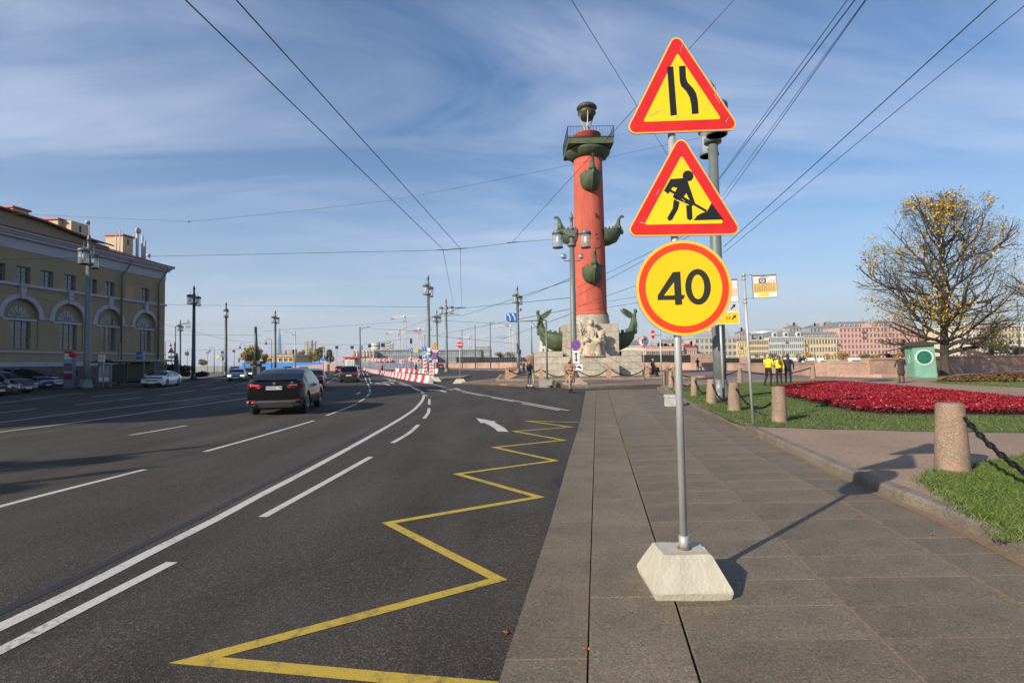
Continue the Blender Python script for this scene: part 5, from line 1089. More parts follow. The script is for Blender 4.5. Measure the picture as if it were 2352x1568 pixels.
for u in uu: cut.prism(archpoly(u, R_-0.42, zwin0-.02, zsp), -0.32*1 if sg > 0 else 0.32, 1.0 if sg > 0 else -1.0)
for u in uw: lb(cut, u-.60, u+.60, -0.30, 1.0, zup0, zup1)
co = cut.build('cutter', ochre); co.matrix_world = Matrix.Identity(4); wb2 = bpy.data.objects.new('tmp', wall_b.data); COL.objects.link(wb2)
md = wb2.modifiers.new('b', 'BOOLEAN'); md.object = co; md.operation = 'DIFFERENCE'; md.solver = 'EXACT'
bpy.context.view_layer.update(); dg = bpy.context.evaluated_depsgraph_get(); nm = bpy.data.meshes.new_from_object(wb2.evaluated_get(dg)); bpy.data.objects.remove(wb2); bpy.data.objects.remove(co)
nm.name = 'wall'; nm.materials.clear(); nm.materials.append(ochre); wall_b.data = nm
# upper window: frame, panes
def window(u, z0, z1, w, rec, cols_, rows_, name='window', arch_=False):
    f = MB(); t = .055; d0 = -rec
    lb(f, u-w/2, u-w/2+t, d0, d0+.07, z0, z1); lb(f, u+w/2-t, u+w/2, d0, d0+.07, z0, z1); lb(f, u-w/2+t, u+w/2-t, d0, d0+.07, z0, z0+t); lb(f, u-w/2+t, u+w/2-t, d0, d0+.07, z1-t, z1)
    for i in range(1, cols_): x = u-w/2+w*i/cols_; lb(f, x-.03, x+.03, d0+.002, d0+.068, z0+t, z1-t)
    for z in rows_: zz = z0+(z1-z0)*z; lb(f, u-w/2+t, u+w/2-t, d0+.004, d0+.064, zz-.03, zz+.03)
    w_ = f.build(name, frame_m, old)
    for i in range(cols_):
        lb(MB(), u-w/2+w*i/cols_+.035, u-w/2+w*(i+1)/cols_-.035, d0+.01, d0+.02, z0+.05, z1-.05).build('pane', wglass, w_)
    return w_
for u in uw: window(u, zup0+.01, zup1-.01, 1.18, .28, 2, (0.5, .75))
for u in uu:
    window(u, zwin0+.02, zwt, 1.75, .30, 3, (.16, .42, .68), 'tall_window')
    n = 16; ring = []
    for k in range(12):
        a0, a1 = PI*k/12+.004, PI*(k+1)/12-.004; a_ = [a0, (a0+a1)/2, a1]
        pts = [(u+R_*math.cos(t), zsp+R_*math.sin(t)) for t in a_]+[(u+(R_-.40)*math.cos(t), zsp+(R_-.40)*math.sin(t)) for t in a_[::-1]]
        MB().prism(pts, 0.0, sg*0.10).build('arch_stone', wtrim, old)
    k1 = MB().prism([(u-.16, zsp+R_-.45), (u+.16, zsp+R_-.45), (u+.27, zsp+R_+.75), (u-.27, zsp+R_+.75)], 0, sg*.22).build('keystone', wtrim, old)
    MB().box(u-.34, u+.34, min(0, sg*.28), max(0, sg*.28), zsp+R_+.75, zsp+R_+.9).build('keystone_cap', wtrim, old)
    fan = MB().prism([(u+.95*math.cos(t), zwt+.32+.98*math.sin(t)) for t in np.linspace(0, PI, 18)], sg*-.30, sg*-.27).build('fanlight', wglass, old)
    fr = MB()
    for t in np.linspace(0, PI, 7): fr.tube([(u+.15*math.cos(t), sg*-.26, zwt+.35+.15*math.sin(t)), (u+.93*math.cos(t), sg*-.26, zwt+.35+.93*math.sin(t))], .02, 4)
    fr.build('fanlight_bars', frame_m, old)
    lb(MB(), u-1.48, u+1.48, -.30, -.05, zwt+.02, zwt+.22).build('transom', wtrim, old)
    for s in (-1, 1): lb(MB(), u+s*.90, u+s*1.5, -.29, -.06, zwin0, zwt).build('niche_pier', ochre, old); lb(MB(), u+s*1.55, u+s*2.1, 0, .12, zsp-.22, zsp).build('impost', wtrim, old)
# mouldings
for (z0, z1, o, m, nme) in ((zstr-.12, zstr+.12, .14, wtrim, 'string_course'), (zfr0, zcor-.55, .05, wtrim, 'frieze'), (zcor-.55, zcor-.30, .35, wtrim, 'cornice'), (zcor-.30, zcor-.12, .50, wtrim, 'cornice'), (zcor-.12, zcor+.06, .68, wtrim, 'cornice'), (zcor+.06, zcor+.16, .74, redroof, 'gutter'), (zwin0-.34, zwin0-.20, .10, wtrim, 'sill_course'), (1.85, 2.25, .16, wtrim, 'plinth_band'), (0, 1.85, .12, base_m, 'basement')):
    lb(MB(), -o, LEN, 0.001, o, z0, z1).build(nme, m, old); lb(MB(), -o, -.001, -14.6, 0, z0, z1).build(nme, m, old)
for ua, ub_ in zip([0]+uu[:-1], uu): 
    a = ua+(2.15 if ua else .2); b = ub_-2.15
    if b > a: lb(MB(), a, b, .001, .08, zsp-.16, zsp-.04).build('ledge', wtrim, old)
for i in range(int(LEN/1.4)):
    for r in range(3): lb(MB(), i*1.4+.02+(r % 2)*.7, i*1.4+1.38+(r % 2)*.7, .12, .15, .1+r*.57, .63+r*.57).build('basement_stone', base_m, old)
pipe_m = mat('brown_downpipe', (0.14, 0.125, 0.10), 0.6, .2)
for x in (283, 367):
    u, _ = fp(x, 700); MB().tube([(u-.55*0, sg*1.0, zcor-.2), (u, sg*.9, zcor-.6), (u+.5, sg*.28, zcor-2.1), (u+.5, sg*.25, .3)], .09, 8).build('downpipe', pipe_m, old)
    for k in range(7): MB().tube([(u+.5, sg*.25, 1+1.55*k), (u+.5, sg*.25, 1.1+1.55*k)], .12, 8).build('pipe_bracket', pipe_m, old)
u, z = fp(297, 660); lb(MB(), u-.6, u+.6, .001, .03, zup0, zup1).build('blind_window', mat('paler_ochre', (0.36, 0.265, 0.13), 0.9, var=.1), old)
# roof: hipped at the corner, raised attic further left
ua = fp(255, 570)[0]
zr = zcor+.1
MB().add([(-.7, sg*.7, zr), (ua, sg*.7, zr), (ua, -sg*7, zr+2.6), (6, -sg*7, zr+2.6), (-.9, -sg*15.4, zr), (ua, -sg*15.4, zr)], [(0, 1, 2, 3), (0, 3, 4), (4, 3, 2, 5)]).build('roof', redroof, old)
ap = [fp(255, 578), fp(256, 564), fp(201, 547), fp(94, 503.5), fp(0, 496), fp(-100, 489)]
ua0 = ap[0][0]; zat = [p[1] for p in ap]
poly = [(ua0, zcor), (ua0, ap[1][1]-.15), (ap[2][0], ap[2][1]-.15), (ap[3][0], ap[3][1]-.2), (LEN*.62, ap[3][1]+.55), (LEN, ap[3][1]+.55), (LEN, zcor)]
MB().prism(poly, -sg*.6, -sg*.2).build('attic_wall', ochre, old)
tp_ = poly[1:-1]; vs = [(u, sg*.35, z) for u, z in tp_]+[(u, sg*.35, z+.16) for u, z in tp_]+[(u, -sg*14, z+2.4) for u, z in tp_]; k = len(tp_)
MB().add(vs, [(i, i+1, i+1+k, i+k) for i in range(k-1)]+[(i+k, i+1+k, i+1+2*k, i+2*k) for i in range(k-1)]).build('roof', redroof, old)
stucco = mat('chimney_render', (0.50, 0.38, 0.24), 0.9, var=0.25, scale=2, col2=(0.60, 0.48, 0.32)); redcap = mat('red_cap_sheet', (0.30, 0.03, 0.03), 0.5)
def chimney(x0, x1, y0, y1, off, cap=True, dep=2.2, label=None):
    a = fp(x0, y1, off); b = fp(x1, y1, off); t = fp((x0+x1)/2, y0, off); m_ = MB(); lb(m_, a[0], b[0], off-dep, off, zcor-1, t[1]); c = m_.build('chimney', stucco, old, label=label)
    if cap: m2 = MB(); lb(m2, b[0]-.15, a[0]+.15, off-dep-.15, off+.15, t[1], t[1]+.18); m2.build('chimney_cap', redcap, c)
    m3 = MB(); lb(m3, (a[0]+b[0])/2-.12, (a[0]+b[0])/2+.12, off, off+.01, t[1]-1.0, t[1]-.3); m3.build('flue_opening', black, c); return c, t
chimney(29, 66, 482, 503, -5); chimney(133, 160, 508, 530, -5, dep=3); chimney(163, 204, 512, 550, -4, False, 3.5)
c4, t4 = chimney(282, 305, 544, 584, -5)
u4 = fp(310, 560, -5)[0]
for k, (dx, zt_, r) in enumerate(((0, 2.2, .16), (-.8, 1.9, .13), (-1.2, 1.4, .13), (2.6, 1.8, .05), (3.1, 1.6, .05))): MB().tube([(u4+dx, -sg*4.7, t4[1]-3.2), (u4+dx, -sg*4.7, t4[1]+zt_-1.3)], r, 8).build('roof_antenna', mat('antenna_grey', (0.4, 0.42, 0.44), .6), old)
MB().ball((u4, -sg*4.6, t4[1]+1.0), .42, 10, (1, .5, 1)).build('dish', MATS['antenna_grey'], old)
for x, y in ((205, 512), (344, 587)): a = fp(x, y, -3); MB().tube([(a[0], -sg*3, a[1]-2.5), (a[0], -sg*3, a[1])], .05, 6).ball((a[0]+.2, -sg*3, a[1]), .25, 8).build('roof_camera', MATS['antenna_grey'], old)
# =============== THE LARGE COLONNADED BUILDING OFF TO THE LEFT, WHICH SHADES THE ROAD ===============
ex = thing('colonnaded_hall', 'large pale colonnaded hall left of the view that throws the broad shadow on the road', 'building', (-44, -10.4, 0))
pale_w = mat('pale_stucco', (0.5, 0.47, 0.4), .9)
MB().box(-45, -3.2, 3, 21.4, 0, 20.5).build('wall', pale_w, ex); MB().box(-46, -.4, 0, 24.4, 0, 2.4).build('podium', base_m, ex)
MB().add([(-46, -.5, 21.6), (0, -.5, 21.6), (0, 24.9, 21.6), (-46, 24.9, 21.6), (-46, 12.2, 26.3), (0, 12.2, 26.3)], [(0, 1, 5, 4), (2, 3, 4, 5), (1, 2, 5), (0, 4, 3), (0, 3, 2, 1)]).build('roof', redroof, ex)
MB().box(-46, 0, -.4, 24.8, 20.5, 21.55).build('entablature', pale_w, ex)
for i in range(10):
    MB().lathe([(.85, 2.4), (.8, 4), (.65, 19.4), (.95, 20.4), (.95, 20.5)], 12).build('column_shaft', pale_w, ex, loc=(-1.3, 1.2+2.45*i, 0))
# =============== TREES ===============
def bare_tree(name, label, base, height, rx, seed, leaves, lean=0.0, n_lat=40, z_first=0.13, tint=leafyellow, leaf_bias=None, twigs=1.0):
    rg = random.Random(seed); t = thing(name, label, 'tree', base); tr = MB(); br = MB(); tw = MB(); tips = []
    cz0 = height*0.52; rz_ = height*0.50
    def inside_env(p): 
        k = (p.x-lean*p.z*.1)**2/rx**2+p.y**2/rx**2+((p.z-cz0)/rz_)**2; return k < 1.0+rg.uniform(-.12, .10)
    def grow(p, d, L_, r, lvl):
        n = max(3, int(L_/ (0.45 if lvl < 2 else .30))); pts = [p.copy()]; rs = [r]; seg = L_/n
        for i in range(n):
            up = 0.045 if lvl == 1 else 0.06
            d = (d+Vector((rg.gauss(0, .13), rg.gauss(0, .13), rg.gauss(0, .10)+up))).normalized(); p = p+d*seg; pts.append(p.copy()); f = 1-(i+1)/n; rs.append(max(.006, r*(0.25+0.75*f)))
            if not inside_env(p) and i > 0: break
            if lvl < 4 and i >= (1 if lvl > 1 else 1) and rg.random() < (0.70 if lvl < 3 else .50)*twigs:
                for _ in range(1 if lvl != 1 else rg.choice((1, 2))):
                    ax = Vector((rg.gauss(0, 1), rg.gauss(0, 1), rg.gauss(0, .6))).normalized(); side = (ax-d*ax.dot(d)).normalized(); nd = (d*0.72+side*rg.uniform(.55, .95)).normalized()
                    grow(p.copy(), nd, L_*rg.uniform(.42, .68)*(1-.35*i/n), rs[-1]*rg.uniform(.5, .68), lvl+1)
        tgt = br if lvl <= 2 else tw
        tgt.tube(pts, rs, 6 if lvl == 1 else (4 if lvl == 2 else 3), False)
        if lvl >= 3: tips.append(pts[-1]); tips.append(pts[len(pts)//2])
    # trunk and leader
    tp = []; rs = []; n = 16
    for i in range(n+1): f = i/n; tp.append(Vector((lean*f*height*.1+.12*math.sin(f*5+seed), .1*math.cos(f*4), f*height*.93))); rs.append(height*.0215*(1-f)**.85+.02+(.10 if i == 0 else 0))
    tr.tube(tp, rs, 12, False).build('trunk', bark, t)
    for k in range(n_lat):
        f = z_first+(1-z_first)*.96*(k/n_lat)**1.05; z = f*height*.93; i = min(n-1, int(f*n)); p = tp[i].lerp(tp[i+1], f*n-i); a = k*2.399+rg.uniform(-.4, .4)
        el = math.radians(6+58*f**1.2+rg.uniform(-12, 12)); d = Vector((math.cos(a)*math.cos(el), math.sin(a)*math.cos(el), math.sin(el))); r_env = rx*math.sqrt(max(.05, 1-((min(z+1, height*.98)-cz0)/rz_)**2))
        grow(p, d, max(1.2, r_env*rg.uniform(1.0, 1.35)), height*.021*(1-f)**.6*.55*rg.uniform(.6, 1.25)+.014, 1)
    br.build('branches', bark, t); tw.build('twigs', twigmat, t, kind='stuff')
    T = np.array([tuple(p) for p in tips]); sc = np.random.RandomState(seed)
    pr_ = np.ones(len(T)) if leaf_bias is None else leaf_bias(T)
    # leaves in uneven groups
    fld = np.sin(T[:, 0]*1.7+seed)+np.sin(T[:, 1]*1.9)+np.sin(T[:, 2]*1.4+1); pr_ = pr_*np.clip(fld+.6, .03, 3); pr_ /= pr_.sum()
    ii = sc.choice(len(T), leaves, p=pr_); C = T[ii]+sc.normal(0, .16, (leaves, 3)); u = sc.normal(0, 1, C.shape); u /= np.linalg.norm(u, axis=1)[:, None]; w = np.cross(u, sc.normal(0, 1, C.shape)); w /= np.linalg.norm(w, axis=1)[:, None]
    s = sc.uniform(.045, .105, leaves)[:, None]; v = np.empty((leaves, 4, 3)); v[:, 0] = C-u*s; v[:, 1] = C+w*s*.7; v[:, 2] = C+u*s; v[:, 3] = C-w*s*.7
    cut = int(leaves*.8); F_ = np.arange(leaves*4).reshape(-1, 4); me = arr_mesh('leaves', v.reshape(-1, 3), F_, [tint, leafgreen]); mi = np.zeros(leaves, np.int32); mi[cut:] = 1; me.polygons.foreach_set('material_index', mi)
    link('leaves', me, t, kind='stuff'); return t
tb = G(2177, 863, .2); ht_ = P(2150, 462, tb.y).z-.2
big = bare_tree('autumn_tree', 'large nearly bare tree with sparse yellow leaves beside the green booth', (tb.x, tb.y, .2), ht_, 156/1200*tb.y*1.03, 5, 6500, lean=-.25, leaf_bias=lambda T: 0.4+2.6*(T[:, 2] > 10.5)+1.6*((T[:, 2] < 6) & (T[:, 0] < 0))+1.2*(T[:, 0] < -4))
t2 = bare_tree('autumn_tree', 'bare tree cut off by the right edge, behind the wall', (P(2492, 850, 47).x, 47, .2), 13.2, 6.0, 11, 900, n_lat=26, z_first=.34, leaf_bias=None)
def leafy(name, label, x, ytop, ybase, Y, wpx, mats, seed, n=1500, zb=None, group='autumn trees beyond the fence', blobs=9, trunk=True, size=1.0):
    sc = np.random.RandomState(seed); b = P(x, ybase, Y); z0 = b.z if zb is None else zb; H_ = P(x, ytop, Y).z-z0; W_ = wpx/1200*Y/2
    t = thing(name, label, 'tree' if trunk else 'bush', (b.x, Y, z0), 0, group)
    cs = [(sc.uniform(-.6, .6)*W_, sc.uniform(-.5, .5)*W_, H_*sc.uniform(.28 if trunk else .2, .82), sc.uniform(.34, .56)*W_) for _ in range(blobs)]+[(0, 0, H_*.62, W_*.6)]
    C = []
    for _ in range(n):
        cx, cy, cz_, r = cs[sc.randint(len(cs))]; d = sc.normal(0, 1, 3); d /= np.linalg.norm(d); rr_ = r*sc.uniform(.45, 1.12); C.append((cx+d[0]*rr_, cy+d[1]*rr_, min(H_, cz_+d[2]*rr_*H_/max(W_*2, .1)*.9)))
    C = np.array(C); C[:, 2] = np.clip(C[:, 2], H_*.04, H_); u = sc.normal(0, 1, C.shape); u /= np.linalg.norm(u, axis=1)[:, None]; w = np.cross(u, sc.normal(0, 1, C.shape)); w /= np.linalg.norm(w, axis=1)[:, None]
    s = (sc.uniform(.035, .085, n)*W_*size)[:, None]; v = np.empty((n, 4, 3)); v[:, 0] = C-u*s; v[:, 1] = C+w*s*.8; v[:, 2] = C+u*s; v[:, 3] = C-w*s*.8
    me = arr_mesh('crown', v.reshape(-1, 3), np.arange(n*4).reshape(-1, 4), mats); me.polygons.foreach_set('material_index', sc.choice(len(mats), n).astype(np.int32)); link('crown', me, t)
    if trunk:
        tr = MB().tube([(0, 0, 0), (.02*W_, 0, H_*.35), (0, 0, H_*.75)], [W_*.09, W_*.06, W_*.02], 7)
        for k in range(5): a = k*1.3; tr.tube([(0, 0, H_*(.3+.07*k)), (W_*.5*math.cos(a), W_*.5*math.sin(a), H_*(.5+.07*k))], [W_*.035, W_*.012], 5)
        tr.build('trunk', bark, t)
    return t
LY = mat('dull_yellow_crown', (0.46, 0.29, 0.05), .7, island=.4, var=.2); LO = mat('olive_crown', (0.26, 0.22, 0.045), .7, island=.4, var=.2); LG = mat('deep_green_crown', (0.055, 0.075, 0.022), .7, island=.4, var=.2); LR = mat('rust_crown', (0.42, 0.20, 0.04), .7, island=.4, var=.2)
leafy('round_tree', 'small dark tree with a dense round crown right of the big tree', 2282, 728, 845, 60, 76, [LG, LO, twigmat], 9, 7000, .2, None, 10, True, .45)
for a in (('autumn_tree', 'orange-yellow tree crown left of the plain grey pole, beyond the blue fence', 576, 787, 836, 165, 46, [LY, LR, LO], 1), ('autumn_tree', 'olive yellow tree just right of the slim modern lamp', 692, 800, 835, 210, 24, [LY, LO], 2), ('autumn_tree', 'yellow tree in front of the leaning white tower blocks', 712, 799, 835, 215, 20, [LY, LY, LO], 3),
          ('autumn_tree', 'darker olive tree second from the right in the row over the fence', 733, 795.5, 835, 205, 27, [LO, LG, LY], 4), ('autumn_tree', 'rust tinted tree at the right end of the row behind the traffic light', 758, 799, 835, 208, 25, [LY, LR, LO], 5), ('autumn_tree', 'small orange tree before the low yellow block', 608, 811, 836, 170, 20, [LR, LY], 6),
          ('autumn_tree', 'distant brownish round tree between the two dark lamp posts', 466, 823, 842, 260, 22, [LY, LO], 7)): leafy(*a, n=3600, size=1.1)
for i, a in enumerate((('hedge_shrub', 'dark evergreen hedge beside the corner of the yellow building', 388, 835, 868, 66, 50), ('hedge_shrub', 'dark evergreen hedge left of the dark green lamp', 425, 836, 867, 67, 45), ('hedge_shrub', 'low dark hedge right of the dark green lamp', 461, 851, 866, 70, 36))): leafy(*a, [LG, mat('near_black_green', (0.02, 0.028, 0.012), .8, island=.4)], 30+i, 2600, None, 'dark hedges by the pavement', 14, False)
sp = P(2077, 818, 70); spt = thing('spruce', 'blue-grey spruce rising above the wall left of the booth', 'tree', (sp.x, 70, -1)); Hs = P(2075, 779, 70).z+1
MB().tube([(0, 0, 0), (0, 0, Hs)], [.14, .02], 6).build('trunk', bark, spt); sc = np.random.RandomState(4); n = 3000; f = sc.uniform(0.12, 1, n)**.8; a = sc.uniform(0, 2*PI, n); r = (1-f)*1.9*sc.uniform(.3, 1, n)*(1+.25*np.sin(f*60)); C = np.c_[r*np.cos(a), r*np.sin(a), f*Hs-r*.25]; d = np.c_[np.cos(a), np.sin(a), np.full(n, -.35)]*.14; w = np.c_[-np.sin(a), np.cos(a), np.zeros(n)]*.05
v = np.empty((n, 4, 3)); v[:, 0] = C-d; v[:, 1] = C+w; v[:, 2] = C+d; v[:, 3] = C-w; link('needles', arr_mesh('needles', v.reshape(-1, 3), np.arange(n*4).reshape(-1, 4), mat('spruce_needles', (0.045, 0.06, 0.045), .8, island=.4)), spt, kind='stuff')
for i, (x, w, top, ms, lb_) in enumerate(((1772, 26, 810, [LY, LG], 'yellowish tree on the far quay in front of the ornate grey house'), (1800, 22, 811, [LO, LY], 'olive tree on the far quay under the ornate grey house'), (1830, 24, 809, [LY, LO], 'yellow tree on the far quay at the corner of the grey and cream houses'), (1858, 26, 808, [LY, LR], 'golden tree on the far quay before the cream house'), (1902, 20, 809, [LY, LR], 'orange-tinted tree on the far quay below the cream house balcony'), (1938, 38, 807, [LR, LY, LO], 'broad rust orange tree on the far quay at the corner of the pink building'), (1982, 34, 811, [LO, LG], 'green tree on the far quay before the pink building'), (2010, 32, 812, [LG, LY], 'yellow-green tree on the far quay under the pink building'), (2060, 40, 811, [LG, LO], 'dark green tree on the far quay left of the spruce'))):
    leafy('quay_tree', lb_, x, top, 826, 262, w, ms, 50+i, 700, None, 'trees along the far quay', 7)
for i, (x, w, top, lb_) in enumerate(((1150, 30, 808, 'green trees far behind the river wall left of the column'), (1172, 28, 806, 'taller green tree far behind the lamp with the blue sign'), (1228, 22, 808, 'dark green tree beside the white church'))): leafy('far_tree', lb_, x, top, 826, 300, w, [LG, LO], 70+i, 800, None, 'green trees on the far bank', 7)
# =============== FAR BANK HOUSES ===============
def house(name, label, x0, x1, ywall, ybase, Y, depth, col_, rows_, cols_, roof='flat', ridge=None, wcol=(0.05, 0.06, 0.075), trim=None, ww=None, wh=.62, group=None, dormers=0, yaw=0.0, balconies=(), chim=4, cat='building', roofcol=(0.20, 0.22, 0.235), winmat=None):
    a, b = P(x0, ybase, Y), P(x1, ybase, Y); zb = -0.6; zt = P((x0+x1)/2, ywall, Y).z-zb; W_ = b.x-a.x; t = thing(name, label, cat, (a.x, Y, zb), yaw, group)
    wm = mat(name+'_wall_%d' % int(x0), col_, .9, var=.05, scale=.2); tm = mat(name+'_trim_%d' % int(x0), trim or tuple(min(.8, c*1.2) for c in col_), .85, var=.04); rm = mat('roof_sheet_%d' % int(x0), roofcol, .5, .2, var=.15, scale=.3)
    MB().box(0, W_, 0, depth, 0, zt).build('wall', wm, t); gm = winmat or mat('far_window_%d' % int(wcol[0]*1000), wcol, .15, spec=.8, var=.4, scale=.2, objrand=.5)
    fh = zt/rows_; cw = W_/cols_; w = ww or cw*.42; m_ = MB()
    h = fh*wh; m_.box(-w/2-.12, w/2+.12, -.10, 0.02, -h/2-.12, -h/2); m_.box(-w/2-.12, w/2+.12, -.10, .02, h/2, h/2+.18); m_.box(-w/2-.12, -w/2, -.08, .02, -h/2, h/2); m_.box(w/2, w/2+.12, -.08, .02, -h/2, h/2); m_.box(-.04, .04, -.05, .0, -h/2, h/2); m_.cur = 1; m_.box(-w/2, w/2, -.02, .03, -h/2, h/2); wme = m_.mesh('window', [tm, gm])
    for r in range(rows_):
        for c in range(cols_): link('window', wme, t, loc=((c+.5)*cw, 0, (r+.5)*fh+ (0 if r else -.1)))
    for r in range(1, rows_+1):
        pr_ = .45 if r == rows_ else .16
        MB().box(-.05, W_+.05, -pr_, -.001, r*fh-.22, r*fh-.02+(.2 if r == rows_ else 0)).build('cornice' if r == rows_ else 'string_course', tm, t)
    zr = zt
    if roof != 'flat':
        hr = P((x0+x1)/2, ridge, Y).z-zb-zt
        if roof == 'mansard': v = [(0, 0, zr+.2), (W_, 0, zr+.2), (W_, depth, zr), (0, depth, zr), (.6, 2.0, zr+hr), (W_-.6, 2.0, zr+hr), (W_-.6, depth-2, zr+hr), (.6, depth-2, zr+hr)]; f_ = [(0, 1, 5, 4), (1, 2, 6, 5), (2, 3, 7, 6), (3, 0, 4, 7), (4, 5, 6, 7)]
        else: v = [(-.3, -.3, zr), (W_+.3, -.3, zr), (W_+.3, depth, zr), (-.3, depth, zr), (2, depth/2, zr+hr), (W_-2, depth/2, zr+hr)]; f_ = [(0, 1, 5, 4), (1, 2, 5), (2, 3, 4, 5), (3, 0, 4)]
        rf = MB().add(v, f_).build('roof', rm, t)
        for i in range(dormers):
            dx = W_*(i+.5)/dormers; s = min(1.0, W_/dormers*.28)
            d_ = MB().box(dx-s, dx+s, .35, 2.2, zr+.35, zr+.35+s*1.9).build('dormer', tm, rf); MB().box(dx-s*.55, dx+s*.55, .28, .34, zr+.6, zr+.3+s*1.6).build('dormer_window', gm, rf)
        rg = random.Random(int(x0)); 
        for i in range(chim): cx_ = W_*rg.uniform(.05, .95); MB().box(cx_-.6, cx_+.6, depth*.4, depth*.4+1.2, zr+hr*.4, zr+hr+rg.uniform(.8, 2.2)).build('chimney', mat('far_chimney', (0.36, 0.31, 0.26), .9), rf)
    for (c, r) in balconies:
        x = (c+.5)*cw; z = r*fh+.25; bk = MB(); bk.box(x-cw*.6, x+cw*.6, -1.0, -.11, z-.12, z); 
        for k in range(7): bk.box(x-cw*.6+k*cw*.2-.03, x-cw*.6+k*cw*.2+.03, -1.0, -.94, z, z+.9)
        bk.box(x-cw*.6, x+cw*.6, -1.0, -.94, z+.9, z+.98).build('balcony', darkmetal, t)
    return t
FY = 300
pk = (0.56, 0.33, 0.275)
hp = house('pink_building', 'long pink six storey building with grey mansard roof across the river', 1930, 2110, 751, 823, FY, 16, pk, 6, 21, 'mansard', 737, trim=(.63, .40, .34), dormers=16, balconies=((6, 5), (6, 4), (6, 1), (11, 1), (1, 1)), ww=1.05)
Wp = P(2110, 820, FY).x-P(1930, 820, FY).x
MB().prism([(Wp*.29, 18.6), (Wp*.41, 18.6), (Wp*.41, 20.2), (Wp*.385, 20.9), (Wp*.35, 21.6), (Wp*.315, 20.9), (Wp*.29, 20.2)], -.5, .4).build('gable', mat('pink_gable', pk, .9), hp)
house('cream_building', 'cream four storey house with two corner balconies between grey and pink buildings', 1848, 1929, 776, 823, FY, 16, (0.60, 0.49, 0.32), 3, 12, 'mansard', 762, dormers=9, balconies=((0, 1), (11, 1), (0, 2), (11, 2)), ww=1.1)
gr_ = house('ornate_grey_building', 'ornate pale grey house with three arched roof windows', 1767, 1847, 774, 823, FY, 16, (0.52, 0.51, 0.44), 4, 17, 'mansard', 761, trim=(.60, .62, .58), dormers=0, balconies=((8, 3), (8, 1), (2, 1)), ww=.8)
Wg = P(1847, 820, FY).x-P(1767, 820, FY).x; zg = P(1800, 774, FY).z+.6
for f_ in (.18, .50, .86):
    c = f_*Wg; r = 1.35; o = MB().prism([(c-r, zg+.2), (c+r, zg+.2)]+[(c+r*math.cos(t), zg+1.6+r*math.sin(t)) for t in np.linspace(0, PI, 10)], -.2, 1.2).build('arched_dormer', MATS['ornate_grey_building_trim_1767'], gr_); MB().prism([(c-r*.6, zg+.5), (c+r*.6, zg+.5)]+[(c+r*.6*math.cos(t), zg+1.6+r*.6*math.sin(t)) for t in np.linspace(0, PI, 8)], -.3, -.21).build('pane', wglass, o)
house('pale_yellow_building', 'pale yellow house with small windows left of the ornate grey one', 1722, 1766, 781, 822, FY, 14, (0.62, 0.50, 0.29), 4, 11, 'gable', 777, ww=.8, balconies=((3, 1), (8, 1)))
house('small_yellow_building', 'narrow yellow house behind the bus stop pole on the far bank', 1694, 1721, 784, 822, FY+1, 14, (0.60, 0.48, 0.25), 3, 5, 'gable', 777, balconies=((1, 2),))
house('office_building', 'grey beige five storey office block with large windows behind the lamp post', 1597, 1693, 776, 819, FY+2, 20, (0.46, 0.40, 0.31), 4, 9, 'gable', 763, ww=1.7, wcol=(.09, .13, .16), roofcol=(.42, .43, .42), wh=.55)
house('low_cream_building', 'low cream building above the dark bridge, behind the signpost', 1519, 1596, 789, 812, FY+20, 14, (0.62, 0.55, 0.40), 2, 9, 'gable', 778, ww=1.8, wh=.4, roofcol=(.26, .28, .29))
house('battlemented_building', 'low pinkish building with a pinnacled roofline above the dark bridge', 1484, 1570, 797, 815, FY-8, 10, (0.58, 0.42, 0.33), 1, 20, 'gable', 793, ww=1.0, wh=.5, roofcol=(.33, .06, .05), chim=14)
house('red_roof_building', 'low building with a dark red roof right of the signpost, above the bridge', 1571, 1601, 800, 818, FY-6, 10, (0.55, 0.36, 0.28), 2, 7, 'gable', 789, roofcol=(.30, .05, .05))
house('arched_hall', 'pale hall with a big arched window right of the column', 1440, 1482, 795, 815, FY, 20, (0.60, 0.54, 0.42), 1, 6, 'gable', 780, ww=2.2, wh=.4)
house('cream_corner_building', 'tall cream hotel with grey roof storey at the right edge behind the trees', 2186, 2400, 749, 822, 290, 18, (0.62, 0.54, 0.42), 5, 26, 'mansard', 727, ww=1.1, roofcol=(.30, .36, .36), dormers=14)
house('sunlit_yellow_building', 'small sunlit yellow house seen between the pink building and the tree trunk', 2126, 2160, 768, 822, 310, 14, (0.62, 0.46, 0.20), 5, 4, 'gable', 762)
house('brick_side_building', 'dark reddish building adjoining the pink one, partly behind the booth', 2111, 2125, 760, 822, 302, 14, (0.25, 0.13, 0.11), 5, 2, 'gable', 752)
for i, (x0, x1, yt) in enumerate(((1700, 1725, 764), (1862, 1895, 752), (1900, 1926, 750), (1815, 1845, 752))):
    house('roof_storey', ['grey set back roof storey behind the yellow houses', 'grey set back rooftops above the cream house', 'arched rooftop structure beside the pink building', 'grey rooftop clutter above the ornate grey house'][i], x0, x1, yt, 815, 330, 8, (0.34, 0.33, 0.32), 6, 4, 'gable', yt-6, chim=5)
